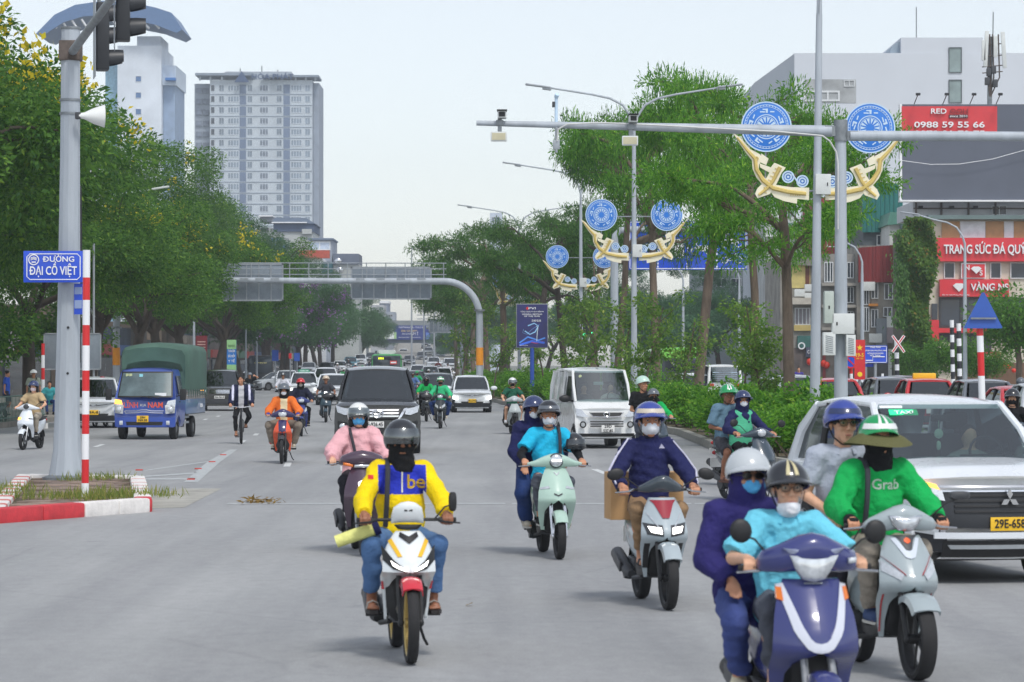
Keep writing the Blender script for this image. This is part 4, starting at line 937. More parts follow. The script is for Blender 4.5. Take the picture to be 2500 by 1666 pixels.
# ---------------------------------------------------------------- left row of roadside trees
YEL = leafmat('yellow_flower', (224,200,36), (244,224,60)); PUR = leafmat('purple_flower', (150,96,170), (190,140,205)); PNK = leafmat('pale_pink_flower', (226,196,216), (240,226,236))
LT = [(-20.4,84,16.4,1),(-20.2,96,15,2),(-20.2,108,13,3),(-19.8,121,12.2,1),(-19.6,136,12.2,2),(-19.8,152,12.6,3),(-20.2,170,13,1),(-21,190,13,2),(-21.9,212,13.2,3),(-22.8,236,13.2,1),(-23.8,260,13.2,2),(-24.2,288,13.4,3),(-24.8,318,13.4,1),(-25.2,352,13.4,2),(-25.4,390,13.4,3),(-25.6,435,13.4,1),(-26,485,13.6,2),(-27,545,13.6,3)]
POS = ['at the left frame edge behind the steel pole','behind the blue street sign','rising between the steel pole and the truck','leaning over the green truck canopy','just behind the truck canopy','beside the left leg of the sign gantry','under the left end of the gantry','behind the dark red notice board','beside the blue banner','behind the black coach','beyond the silver sedan','near the purple blossoms','left of the green bus','further down the road past the bus','before the far footbridge','at the foot of the far footbridge','second last in the row by the footbridge','last in the row by the footbridge']
for i, (x, d, h, sd) in enumerate(LT):
    fl = (YEL, 7.5) if i in (0,1,2,4,5,6,7) else ((PUR, 4.0) if i in (10, 11) else None)
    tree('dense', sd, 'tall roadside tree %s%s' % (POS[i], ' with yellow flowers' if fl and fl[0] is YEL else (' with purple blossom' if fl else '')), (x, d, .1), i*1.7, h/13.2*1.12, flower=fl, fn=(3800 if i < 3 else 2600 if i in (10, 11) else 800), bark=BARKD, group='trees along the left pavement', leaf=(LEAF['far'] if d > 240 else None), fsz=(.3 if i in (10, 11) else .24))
for i, (x, d, h) in enumerate(((-19.6,92,4.6),(-18.9,101,4.4),(-21.0,118,5.0),(-21.5,140,5.2))):
    tree('round', 11, 'low bushy tree under the tall trees, %s' % ('with pale pink blossom left of the steel pole','behind the grey sign board','left of the truck canopy','behind the truck canopy')[i], (x, d, .1), i*2.1, h/4.6, flower=((PNK, 1.5) if i < 2 else None), fn=260, leaf=LEAF['dense'], group='low bushes under the left trees')
for i, (px, d, sc) in enumerate(((572,262,2.0),(648,290,2.1),(700,318,2.2),(744,345,2.3),(784,375,2.3),(812,405,2.4),(846,440,2.5))):
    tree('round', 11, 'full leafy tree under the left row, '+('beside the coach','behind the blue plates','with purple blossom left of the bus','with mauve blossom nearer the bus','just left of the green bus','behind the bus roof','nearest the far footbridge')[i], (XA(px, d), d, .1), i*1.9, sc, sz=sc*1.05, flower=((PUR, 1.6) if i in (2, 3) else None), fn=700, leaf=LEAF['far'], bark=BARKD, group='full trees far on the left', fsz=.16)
# ---------------------------------------------------------------- median trees and shrubs
mt = [('plate',21,1935,75,.64,.5,'with a thick bare trunk beside the nearest lamp post'),('plate',22,1838,96,.62,2.1,'with a slim pale trunk right of the blue lane sign'),('plate',23,1702,116,.86,4.0,'with a stout pale trunk before the lane sign'),
      ('plate',21,1610,128,.74,1.0,'with a thin trunk left of the blue lane sign'),('plate',22,1500,140,.74,3.2,'behind the white van'),('plate',23,1385,158,.78,.3,'with a dark trunk right of the advert board'),('plate',21,1440,172,.9,5.2,'in the row behind the white van'),('plate',22,1300,184,.95,4.4,'behind the blue advert board'),
      ('plate',23,1225,196,1.05,2.6,'beside the gantry leg'),('plate',21,1195,222,1.0,.9,'left of the advert board beyond the gantry'),('plate',22,1160,250,.95,5.5,'beyond the gantry leg'),('plate',23,1140,285,.95,1.9,'far down the median'),('plate',21,1115,330,.95,3.0,'furthest down the median')]
for i, (k, sd, px, d, sc, rz, lab) in enumerate(mt):
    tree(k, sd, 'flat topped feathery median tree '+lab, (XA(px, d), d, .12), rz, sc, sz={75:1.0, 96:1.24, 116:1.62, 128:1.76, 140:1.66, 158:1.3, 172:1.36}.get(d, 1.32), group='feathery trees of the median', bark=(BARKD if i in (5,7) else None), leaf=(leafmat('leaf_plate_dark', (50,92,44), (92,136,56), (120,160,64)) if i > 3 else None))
yg = [(1575,98,.82,'in front of the lane sign post'),(1655,104,.74,'left of the stout trunk'),(1525,118,.95,'under the second drum ornament'),(1815,88,.72,'right of the stout trunk'),(1862,80,.74,'behind the trimmed hedge'),(1470,130,1.05,'above the white van'),(1330,150,.95,'right of the advert board'),(1420,146,1.05,'behind the van roof'),(1125,200,1.3,'left of the gantry leg'),(1205,165,.8,'right of the gantry leg')]
for i, (px, d, sc, lab) in enumerate(yg):
    tree('young', 31+i % 3, 'slender sapling with pale green leaves '+lab, (XA(px, d), d, .12), i*1.3, sc, group='saplings in the median')
hd_ = []
def med_x(line, d): return float(np.interp(d, [p[1] for p in line], [p[0] for p in line]))
sl_lab = ['nearest the median tip','beside the thick leaning trunk','left of the thick leaning trunk','behind the green vest rider','at the kerb by the riders','left of the riders','in front of the stout trunk','at the foot of the stout trunk','left of the stout trunk','behind the blue helmet','beside the white van','behind the white van','left of the white van','at the kerb left of the van','behind the football shirt rider','under the advert board','left of the advert board','beside the gantry leg','behind the white hatchback','further along the kerb','past the gantry leg','beyond the gantry','far along the kerb']
k = 0
for i, d in enumerate([62,66,71,76,81,86,91,97,103,109,115,122,130,138,146,154,162,170,179,188,198,210,225]):
    for j, (off, z) in enumerate(((.95, 1.0), (2.3, 1.15))):
        if d > 200 and j: continue
        x = med_x(ML, d)+off+random.uniform(-.2, .2); s_ = random.uniform(.9, 1.2)*(1.0 if d < 120 else 1.25)
        tree('shrub', 41+(i+j) % 3, 'leafy green shrub %s%s' % (sl_lab[i], '' if j == 0 else ', in the back row'), (x, d+random.uniform(-1, 1), .12), random.random()*6, s_*1.35*z, group='clipped shrubs in the median', sz=s_*1.05*z)
# ================================================================ poles, signs, lamps
STEEL = mat('galvanised_steel', (168,174,180), .5, .55, var=.12, vs=5, stretch=(1,1,.2)); STEELD = mat('weathered_steel', (140,146,150), .55, .5, var=.2, vs=4)
GREYP = mat('painted_grey_steel', (172,180,188), .55, var=.14, vs=2.5, stretch=(1,1,.15)); RUST = mat('rusty_steel', (104,94,88), .8, .2, var=.3, vs=6)
SBLUE = mat('sign_blue', (28,78,205), .4, var=.06, coat=.3); SWHITE = mat('sign_white', (236,238,240), .45, var=.03); SRED = mat('sign_red', (214,30,36), .4, var=.06, coat=.3)
BOXW = mat('cabinet_white', (212,216,214), .5, var=.06, vs=3); CREAM = mat('ornament_cream', (238,232,206), .5, var=.06); GOLD = mat('ornament_gold', (214,190,112), .45, .1, var=.1)
DBLUE = mat('ornament_blue', (40,122,214), .4, var=.06, coat=.2); LBLUE = mat('ornament_pale_blue', (196,220,240), .45, var=.05); ORNG = mat('post_orange', (236,150,24), .5, var=.08)
ALB = mat('sign_back', (138,148,158), .45, .4, var=.12, vs=2)
def rel(o, p): return Vector(p)-o.location
def plate(T, name, x0, x1, z0, z1, y, m, th=.02, bev=.0):
    mb = MB(); mb.box(((x0+x1)/2, y, (z0+z1)/2), (abs(x1-x0), th, abs(z1-z0)), bev=bev); return mk(name, mb, m, T)
def frame(T, name, x0, x1, z0, z1, y, w, m, th=.012, notch=0.0):
    mb = MB()
    for a, b in (((x0,z0),(x1,z0)),((x1,z0),(x1,z1)),((x1,z1),(x0,z1)),((x0,z1),(x0,z0))):
        cx, cz = (a[0]+b[0])/2, (a[1]+b[1])/2; mb.box((cx, y, cz), (abs(a[0]-b[0])+w-(2*notch if a[0] != b[0] else 0), th, abs(a[1]-b[1])+w-(2*notch if a[1] != b[1] else 0)))
    if notch:
        for sx in (0, 1):
            for sz in (0, 1):
                cx, cz = (x0, x1)[sx], (z0, z1)[sz]; ex, ez = (1 if sx == 0 else -1), (1 if sz == 0 else -1); mb.box((cx+ex*notch*.5, y, cz+ez*notch*.5), (notch*1.3, th, w*.8), rot('Y', pi/4*ex*ez))
    return mk(name, mb, m, T)
def striped_post(label, loc, r, bounds, tilt=0.0, first='w', group=None, name='striped_post', cat='post', ms=None):
    T = thing(name, label, cat, loc, 0, group); T.rotation_euler = (0, tilt, 0); ms = ms or (SWHITE, SRED); k = 0 if first == 'w' else 1
    for i, (a, b) in enumerate(zip(bounds, bounds[1:])):
        mb = MB(); mb.tube([V(0,0,min(a,b)), V(0,0,max(a,b))], r, 16); mk('white_band' if (i+k) % 2 == 0 else 'coloured_band', mb, ms[(i+k) % 2], T)
    return T
# ---- signal pole with mast arm on the island
d = 50.0; s_ = F/d; SP = thing('signal_pole', 'tall tapered grey steel traffic signal pole standing on the island', 'pole', (XA(164,d), d, .13)); 
zt = ZA(71, d)-.13
mb = MB(); mb.tube([V(0,0,0),V(0,0,.5),V(0,0,1.1),V(.03,0,3.2),V(.045,0,5.6),V(.055,0,zt)], [.33,.24,.215,.19,.168,.16], 12); mk('pole_shaft', mb, GREYP, SP, 20)
mb = MB(); mb.lathe([(0,.0),(.42,0),(.42,.06),(.3,.1),(0,.1)], 16); mk('base_plate', mb, STEELD, SP)
mb = MB(); mb.tube([V(.055,0,zt-.01),V(.055,0,zt+.03)], .175, 12); mk('pole_cap', mb, STEELD, SP)
for y in (245, 278): 
    mb = MB(); z = ZA(y, d)-.13; mb.tube([V(.047,0,z-.02),V(.047,0,z+.02)], .182, 14); mk('band_clamp', mb, STEELD, SP)
z = ZA(125, d)-.13; mb = MB(); mb.box((.055,0,z), (.36,.36,.34), bev=.03); mk('arm_bracket', mb, RUST, SP)
b0 = V(.1,-.1,z-.02); e0 = P(300,-40,40.2)-SP.location; dv = e0-b0; e1 = b0+dv*1.25
mb = MB(); mb.tube([b0, b0+dv*.5, e1], [.075,.066,.055], 12); mk('mast_arm', mb, STEELD, SP)
for px, py in ((166,800),(165,912)):
    mb = MB(); q = P(px, py, d-.21)-SP.location; mb.tube([q, q+V(0,.08,0)], .022, 10); mk('bolt_hole', mb, BLK, SP)
mb = MB(); mb.tube([V(.19,.05,2.0),V(.21,.05,4.2),V(.2,.05,5.0)], .035, 8); mk('black_cable', mb, BLK, SP)
# ---- signal heads seen side-on
def signal_head(label, px, py, d, yaw=0.12, h=1.05):
    T = thing('traffic_signal', label, 'traffic light', P(px, py, d), yaw, 'traffic signals on the mast arm')
    mb = MB(); mb.box((.10,0,0), (.20,.32,h), bev=.03); mk('housing', mb, mat('signal_black', (44,47,52), .45, var=.1), T)
    mb = MB(); mb.box((-.02,-.0,0), (.012,.56,h+.22), bev=.005); mk('back_plate', mb, mat('signal_backplate', (165,172,178), .5, .3), T)
    for i in range(3):
        z = (i-1)*h*.33; mb = MB(); rows = []
        for x, r_ in ((.19,.15),(.30,.155),(.42,.15)):
            cut = .0 if x < .2 else (x-.19)*1.6
            rows.append([V(x, r_*cos(a), z+r_*sin(a)) for a in np.linspace(-.75+cut*1.2, pi+.75-cut*1.2, 18)]+[V(x-.002, (r_-.008)*cos(a), z+(r_-.008)*sin(a)) for a in np.linspace(pi+.75-cut*1.2, -.75+cut*1.2, 18)])
        mb.loft(rows, cap=True); mk('visor', mb, mat('signal_black', (44,47,52), .45), T)
        mb = MB(); mb.lathe([(0,.005),(.13,.0),(.14,-.02)], 18, 'x', (.20,0,z)); mk('lens', mb, mat('dark_lens', (40,20,20), .2, var=.1), T)
    mb = MB(); mb.tube([V(.05,0,h/2),V(.02,0,h/2+.4)], .03, 8); mk('hanger', mb, STEELD, T)
    return T
signal_head('black traffic signal with two deep visors hanging beside the mast arm', 283, 10, 41.5)
signal_head('lower black traffic signal hanging behind the nearer one', 234, 90, 45.5, .2)
T = thing('horn_speaker', 'white horn loudspeaker clamped to the steel signal pole', 'loudspeaker', P(195,283,49.7), 0)
mb = MB(); R = rot('Z', .25); mb.lathe([(.04,-.02),(.06,.08),(.13,.22),(.19,.40),(.195,.41),(.17,.40),(.1,.22)], 20, 'x', (0,0,0), R=R); mk('horn', mb, mat('horn_white', (232,234,232), .4, var=.04), T)
mb = MB(); mb.box((-.03,0,0), (.1,.08,.12), bev=.02); mk('driver_unit', mb, DGR, T)
# ---- street name sign
d = 49.6; T = thing('street_sign', 'blue street name sign with white letters on the signal pole', 'sign', P(130,690,d)); x0, x1, h = XA(57,d)-T.location.x, XA(203,d)-T.location.x, (690-613)*d/F
SB = plate(T, 'sign_plate', x0, x1, 0, h, 0, SBLUE, .02, .008); frame(T, 'border', x0+.06, x1-.05, .05, h-.05, -.014, .014, SWHITE, .006, .05)
lettering('lettering', 'ĐƯỜNG', .125, SWHITE, T, (.09,-.018,h*.73), .004, 1.3, .008, fit=.53); lettering('lettering', 'ĐẠI CỒ VIỆT', .2, SWHITE, T, (-.0,-.018,h*.36), .008, .8, .008, fit=.80)
mb = MB(); mb.lathe([(.075,0),(.092,0),(.092,-.006),(.075,-.006)], 28, 'y', (x0+.175,-.014,h*.72)); em = mk('emblem', mb, SWHITE, T)
mb = MB()
for q in (-.03, 0, .03): mb.tube([V(x0+.175-.05,-.016,h*.72+q*.6+.01),V(x0+.175,-.016,h*.72+q*.6+.03),V(x0+.175+.05,-.016,h*.72+q*.6+.01)], .006, 6)
mb.box((x0+.175,-.016,h*.72-.04), (.07,.006,.02)); mk('pagoda_mark', mb, SWHITE, em)
T = thing('small_sign', 'small blue plate with white panels on the pole below the street sign', 'sign', P(192,768,49.75), -.5); plate(T, 'sign_plate', -.09, .09, 0, .52, 0, SBLUE, .014)
for z0, z1 in ((.1,.24),(.34,.46)): plate(T, 'white_panel', -.075, .075, z0, z1, -.01, mat('faded_panel', (150,168,205), .6), .006)
d = 42.8; bz = [ZA(y, d)-.0 for y in (1213,1180,1122,1060,1012,955,905,844,794,733,678,611)]
striped_post('red and white striped post standing on the island beside the steel pole', (XA(208,d), d, .0), .054, bz, .005)
# ---- back of a large sign on the left pavement
d = 115.0; T = thing('sign_board', 'back of a grey metal sign board on a thin post behind the pole', 'sign', (XA(228,d), d, .16)); x0, x1 = XA(108,d)-T.location.x, XA(246,d)-T.location.x; z0, z1 = ZA(902,d)-.16, ZA(815,d)-.16
plate(T, 'board', x0, x1, z0, z1, 0, ALB, .05, .02); frame(T, 'board_rim', x0, x1, z0, z1, -.03, .05, STEEL, .03)
mb = MB(); mb.tube([V(0,.08,0),V(0,.08,ZA(595,d)-.16)], .045, 10); mk('post', mb, STEEL, T)
striped_post('thin red and white post at the left edge of the grey sign board', (XA(105,114.5),114.5,.16), .07, [.0,.5,.9,1.35,1.8,2.3,2.75])
# ---- warning triangle seen from behind, right
d = 50.0; bz = [ZA(y, d) for y in (1190,1130,1080,1030,978,918,860,820,788,757)]
striped_post('red and white striped post of the blue triangle sign at right', (XA(2404,d), d, 0), .058, bz, -.03, 'w')
T = thing('triangle_sign', 'blue back of a triangular warning sign on the right striped post', 'sign', P(2400,800,d-.1)); mb = MB(); k = d/F
tri = [(-47*k,0),(-44*k,-.015),(44*k,-.015),(47*k,0),(3*k,85*k),(-3*k,85*k)]; mb.prism(tri, -.02, .0, 'y'); mk('sign_plate', mb, mat('sign_back_blue', (52,92,176), .45, var=.08), T); mb = MB(); mb.box((0,-.05,22*k), (62*k,.03,.03)); mk('cross_bar', mb, STEELD, T)
# ---- lamp posts with drum and bird ornaments
z6 = lambda zx, zy: ((zx-891)*.0033, 2.1+(890-.34*zy)/103.0)
BODY = [z6(*q) for q in ((283,998),(340,1035),(405,1112),(440,1128),(478,1150),(492,1190),(470,1220),(468,1255),(492,1300),(540,1345),(600,1368),(700,1382),(832,1384),(832,1472),(747,1466),(745,1500),(650,1482),(585,1455),(550,1410),(500,1372),(450,1312),(424,1252),(419,1192),(378,1142),(325,1068))]
WING = [z6(*q) for q in ((580,1208),(662,1242),(632,1282),(606,1340),(580,1392),(548,1434),(512,1446),(462,1464),(443,1432),(462,1390),(503,1352),(540,1290),(556,1238))]
CREST = [z6(*q) for q in ((486,1143),(537,1178),(522,1224),(474,1204))]; ARM = [z6(*q) for q in ((474,1214),(556,1242),(548,1280),(478,1242))]
LINE = [z6(*q) for q in ((310,1030),(380,1115),(440,1180),(450,1255),(500,1335),(570,1390),(680,1415),(810,1428))]; WLINE = [z6(*q) for q in ((620,1240),(570,1340),(520,1400),(470,1440))]
ORN = {}
def ornament(T):
    if not ORN:
        mb = MB()
        for pl, y in ((BODY, 0), (WING, -.012), (CREST, -.006), (ARM, -.004)): mb.prism(pl, y-.03, y+.03, 'y')
        ORN['bird'] = mb
        mb = MB(); mb.tube([V(x,-.046,z) for x, z in LINE], [.02,.035,.045,.05,.055,.055,.05,.045], 6); mb.tube([V(x,-.058,z) for x, z in WLINE], [.05,.04,.035,.03], 6); mb.lathe([(.03,0),(.05,0),(.05,-.02),(.03,-.02)], 16, 'y', (z6(451,1180)[0],-.04,z6(451,1180)[1]))
        for i in range(5): 
            x, z = z6(700+i*16, 1430); mb.box((x,-.05,z), (.02,.012,.09))
        for t in np.linspace(.1, .9, 7):
            a = np.array(z6(600,1235)); b = np.array(z6(480,1440)); x, z = a+(b-a)*t; mb.box((x+.05,-.05,z), (.14,.012,.018), rot('Y', .35))
        ORN['gold'] = mb
        mb = MB(); mb.lathe([(0,0),(.57,0),(.60,-.01),(.60,-.05),(.57,-.06),(0,-.06)], 48, 'y'); ORN['disc'] = mb
        mb = MB()
        for r_, w in ((.585,.03),(.52,.014),(.475,.010),(.285,.022),(.24,.012)): mb.lathe([(r_-w/2,-.058),(r_-w/2,-.066),(r_+w/2,-.066),(r_+w/2,-.058)], 48, 'y')
        for i in range(44):
            a = 2*pi*i/44; mb.box((.50*cos(a),-.063,.50*sin(a)), (.02,.008,.02))
        st = []
        for i in range(28):
            a = 2*pi*i/28; r_ = .215 if i % 2 == 0 else .11; st.append((r_*cos(a), r_*sin(a)))
        for i in range(14):
            a = 2*pi*i/14; p = [(.225*cos(a-.16), .225*sin(a-.16)), (.225*cos(a+.16), .225*sin(a+.16)), (.09*cos(a), .09*sin(a))]; mb.prism(p, -.066, -.058, 'y')
        for i in range(5):
            a = 2*pi*i/5+.3
            for q in ((-.13,.02,.10,.03),(0,.0,.05,.10),(.10,.03,.12,.03),(.05,-.03,.1,.03)):
                R = rot('Y', -a-pi/2); v = R @ V(q[0],0,q[1]); mb.box((.38*cos(a)+v.x,-.062,.38*sin(a)+v.z), (q[2],.008,q[3]), R)
        ORN['rings'] = mb
        mb = MB()
        for zx, zy in ((680,1308),(783,1338)):
            x, z = z6(zx, zy)
            for r_, w in ((.13,.035),(.075,.035)): mb.lathe([(r_-w/2,.0),(r_-w/2,-.03),(r_+w/2,-.03),(r_+w/2,.0)], 24, 'y', (x,0,z))
            mb.lathe([(0,-.03),(.03,-.03),(.03,0),(0,0)], 16, 'y', (x,0,z))
        a, b = z6(705,1285), z6(760,1360); mb.tube([V(a[0],-.02,a[1]), V(b[0],-.02,b[1])], .02, 6); ORN['scroll'] = mb
        mb = MB()
        for zx, zy in ((680,1308),(783,1338)):
            x, z = z6(zx, zy); mb.lathe([(0,.0),(.145,.0),(.145,.03),(0,.03)], 24, 'y', (x,0,z))
        ORN['scrollb'] = mb
    def both(nm, key, m, par=None, first=None):
        out = []
        for e in (1, -1):
            if key not in MESH: MESH[key] = mk(nm, ORN[key], m, T); o = MESH[key]
            else: o = mk(nm, MESH[key].data, None, T)
            o.scale = (e, 1, 1); out.append(o)
        return out
    for q in both('bird', 'bird', CREAM): pass
    both('gold_trim', 'gold', GOLD); both('scroll_back', 'scrollb', DBLUE); both('scroll', 'scroll', LBLUE)
    for e in (-1, 1):
        if 'disc' not in MESH: MESH['disc'] = mk('drum_disc', ORN['disc'], DBLUE, T); o = MESH['disc']
        else: o = mk('drum_disc', MESH['disc'].data, None, T)
        o.location = (e*1.23, 0, z6(0,950)[1])
        if 'rings' not in MESH: MESH['rings'] = mk('drum_pattern', ORN['rings'], LBLUE, o); 
        else: mk('drum_pattern', MESH['rings'].data, None, o)
        mb = MB(); mb.tube([V(e*1.23,.05,7.05),V(e*1.23,.05,6.3)], .02, 6); mk('disc_stay', mb, STEEL, T)
    mb = MB(); mb.tube([V(-1.25,.06,7.55),V(1.25,.06,7.55)], .022, 6); mb.tube([V(-1.3,.06,6.1),V(1.3,.06,6.1)], .022, 6); mk('ornament_frame', mb, STEEL, T)
    mb = MB(); mb.box((.12,-.12,6.25), (.36,.2,.48), bev=.01); cb = mk('control_box', mb, BOXW, T); mb = MB(); mb.box((.22,-.23,6.25), (.02,.015,.08)); mk('latch', mb, BLK, cb)
MESH = {}
def lamp_post(label, px, d, tilt=0.0, H_=12.6, orn=True, arms=(-1, 1), al=3.2, group='median lamp posts'):
    T = thing('lamp_post', label, 'lamp post', (XA(px, d), d, .12), 0, group); T.rotation_euler = (0, tilt, 0)
    mb = MB(); mb.tube([V(0,0,0),V(0,0,.3),V(0,0,H_-2.3)], [.16,.13,.075], 14); mk('post', mb, GREYP, T)
    for e in arms:
        mb = MB(); c = [V(0,0,H_-2.35), V(0,0,H_-1.7), V(e*.12,0,H_-1.3), V(e*.42,0,H_-.85), V(e*.9,0,H_-.6), V(e*1.6,0,H_-.45), V(e*al,0,H_-.2)]; mb.tube(c, [.07,.06,.05,.048,.045,.04,.035], 10); mk('lamp_arm', mb, GREYP, T)
        mb = MB(); mb.box((e*(al+.42),0,H_-.13), (.95,.28,.07), rot('Y', -e*.13), bev=.03); mb.box((e*(al+.08),0,H_-.22), (.34,.2,.14), rot('Y', -e*.13), bev=.03); mk('luminaire', mb, STEEL, T)
    if orn: ornament(T)
    return T
lamp_post('nearest grey lamp post carrying large blue drum and golden bird ornaments', 1988, 70, .012)
lamp_post('second lamp post with drum and bird ornaments and spread double lamp arms', 1548, 111)
lamp_post('third lamp post with drum and bird ornaments, half hidden in foliage', 1418, 154)
lamp_post('fourth and smallest lamp post with drum ornaments above the advert board', 1268, 195)
# ---- camera mast on the median tip
d = 64.0; T = thing('camera_mast', 'grey steel mast with a long horizontal arm carrying traffic cameras', 'mast', (XA(2053,d), d, .12)); k = d/F
CM = T; za = ZA(332,d)-.12; mb = MB(); mb.tube([V(0,0,0),V(0,0,.4),V(0,0,za+.25)], [.20,.155,.118], 14); mk('mast_pole', mb, GREYP, T)
mb = MB(); mb.tube([V(0,0,za-.12),V(0,0,za+.34)], .15, 12); mb.box((-.2,0,za+.1), (.3,.16,.22)); mb.box((.22,0,za+.0), (.3,.14,.2)); mk('arm_clamp', mb, STEELD, T)
mb = MB(); mb.tube([V(-.2,0,za+.1), P(1163,301,d)-T.location], [.125,.055], 14); mk('left_arm', mb, GREYP, T); mb = MB(); mb.tube([V(.2,0,za), V(5.6,0,za-.02)], [.115,.10], 14); mk('right_arm', mb, GREYP, T)
mb = MB(); mb.tube([P(x, y, d-.15)-T.location for x, y in ((2046,560),(2046,400),(2042,372),(2026,345),(2008,332),(1900,322),(1600,306),(1460,300),(1385,304),(1363,315),(1360,345))], .02, 6); mk('conduit', mb, mat('pale_conduit', (200,202,200), .5), T)
for px, py in ((1220,312),(1540,322)):
    C = thing('traffic_camera', 'boxed traffic camera with a square floodlight %s' % ('near the tip of the mast arm' if px < 1300 else 'half way along the mast arm'), 'camera', P(px, py, d-.12), 0, 'cameras on the mast arm')
    mb = MB(); mb.box((0,0,.0), (.09,.16,.36)); mb.box((0,-.02,.10), (.16,.16,.12), bev=.01); mk('bracket', mb, STEELD, C)
    mb = MB(); mb.box((.05,-.05,.27), (.19,.42,.15), bev=.015); hb = mk('camera_box', mb, BOXW, C); mb = MB(); mb.box((.05,-.265,.27), (.13,.02,.10)); mk('window', mb, BLK, hb); mb = MB(); mb.box((.05,-.1,.36), (.22,.5,.015)); mk('sun_shield', mb, BLK, hb)
    mb = MB(); mb.box((-.02,-.06,-.20), (.35,.10,.21), bev=.02); fl = mk('floodlight', mb, BOXW, C); mb = MB(); mb.box((-.02,-.115,-.20), (.29,.012,.15)); mk('lens', mb, mat('flood_lens', (196,190,160), .35), fl)
C = thing('detector', 'slim antenna and radar detector box standing on the mast arm', 'detector', P(1358,312,d)); mb = MB(); mb.tube([V(0,0,0),V(.0,0,.66)], .035, 8); mb.tube([V(0,0,.66),V(.02,-.05,.72)], .05, 8); mk('rod', mb, LBLUE, C); mb = MB(); mb.tube([V(0,-.1,.0),V(0,-.1,-.55)], .03, 8); mb.box((0,-.1,-.38), (.15,.06,.2), bev=.01); mk('drop_antenna', mb, STEEL, C)
mb = MB(); mb.box((-.06,-.02,.5), (.06,.06,.12)); mk('sensor', mb, DGR, C)
for nm, x0, x1, y0, y1, m, lou in (('cabinet',2030,2084,766,816,BOXW,0),('cabinet',2008,2038,812,868,BOXW,1),('cabinet',2064,2087,818,870,BOXW,1),('cabinet',2011,2034,712,790,mat('cabinet_sage',(182,192,184),.5),0)):
    a, b = P(x0, y1, d-.22)-T.location, P(x1, y0, d-.22)-T.location; mb = MB(); mb.box(((a.x+b.x)/2,-.26,(a.z+b.z)/2), (b.x-a.x,.26,b.z-a.z), bev=.012); o = mk(nm, mb, m, T)
    if lou:
        mb = MB()
        for i in range(9): mb.box(((a.x+b.x)/2,-.395,a.z+(b.z-a.z)*(.14+.085*i)), ((b.x-a.x)*.62,.012,.012), rot('Y', .2))
        mk('louvre', mb, STEELD, o)
    else:
        mb = MB(); mb.box((a.x+.1,-.395,(a.z+b.z)/2), (.03,.012,.07)); mk('handle', mb, BLK, o)
# ---- sign gantry over the road, seen from behind
d = 175.0; T = thing('sign_gantry', 'grey sign gantry spanning the road with railing and two sign backs', 'gantry', (XA(284,d), d, 0)); o_ = T.location
rp = lambda px, py, dy=0.0: P(px, py, d+dy)-o_
def arcpts(cx, cy, rx, ry, a0, a1, n=12): return [rp(cx+rx*cos(a), cy-ry*sin(a)) for a in np.linspace(a0, a1, n)]
zb = 688; mb = MB(); mb.tube([rp(1171,1000), rp(1171,800)]+arcpts(1085,775,86,88,.1,pi/2)+[rp(800,686), rp(500,684)]+arcpts(390,800,106,116,pi/2,pi-.05)+[rp(284,830), rp(284,1010)], [.21]*2+[.20]*12+[.17]*2+[.20]*12+[.21]*2, 12); mk('portal_frame', mb, GREYP, T)
for px in (284,1171):
    mb = MB(); a = rp(px, 849); b = rp(px, 892); mb.tube([a, b], .225, 14); mk('orange_band', mb, ORNG, T); mb = MB(); a = rp(px, 758 if px > 1000 else 800); mb.tube([a-V(0,0,.06), a+V(0,0,.06)], .32, 12); mk('flange', mb, STEELD, T)
for px in range(425, 1095, 47):
    mb = MB(); mb.tube([rp(px,682), rp(px,642)], .035, 6); mk('rail_post', mb, STEEL, T)
for py in (643,657,671):
    mb = MB(); mb.tube([rp(400,py-1), rp(1090,py)], .028, 6); mk('rail', mb, STEEL, T)
for x0, x1, y0, y1, n in ((538,689,642,735,5),(854,1053,650,731,7)):
    a, b = rp(x0,y1,-.5), rp(x1,y0,-.5); mb = MB(); mb.box(((a.x+b.x)/2,.5,(a.z+b.z)/2), (b.x-a.x,.05,b.z-a.z), bev=.02); bk = mk('sign_back', mb, ALB, T)
    frame(bk, 'panel_frame', a.x+.05, b.x-.05, a.z+.05, b.z-.05, .46, .09, STEEL, .05)
    for i in range(1, n):
        mb = MB(); x = a.x+(b.x-a.x)*i/n; mb.box((x,.45,(a.z+b.z)/2), (.06,.05,b.z-a.z-.1)); mk('stiffener', mb, STEEL, bk)
    for i in range(4):
        mb = MB(); x = a.x+(b.x-a.x)*(i+.5)/4; mb.box((x,-.12,rp(0,682).z), (.5,.12,.12)); mk('clamp', mb, STEEL, bk)
# ---- second smaller gantry panels beyond, right of the bus
d = 330.0; T = thing('far_gantry', 'smaller grey sign gantry further down the road above the traffic', 'gantry', (XA(1125,d), d, 0)); o_ = T.location
rp = lambda px, py, dy=0.0: P(px, py, d+dy)-o_
a, b = rp(1048,812), rp(1124,780); mb = MB(); mb.box(((a.x+b.x)/2,0,(a.z+b.z)/2), (b.x-a.x,.1,b.z-a.z)); bk = mk('sign_back', mb, ALB, T); frame(bk, 'panel_frame', a.x, b.x, a.z, b.z, -.1, .15, STEEL, .08)
for i in range(1, 7): mb = MB(); mb.box((a.x+(b.x-a.x)*i/7,-.1,(a.z+b.z)/2), (.1,.08,b.z-a.z)); mk('stiffener', mb, STEEL, bk)
mb = MB(); mb.tube([rp(1040,800,1), rp(1125,800,1), rp(1128,806,1), rp(1128,935,1)], .2, 10); mk('frame', mb, GREYP, T)
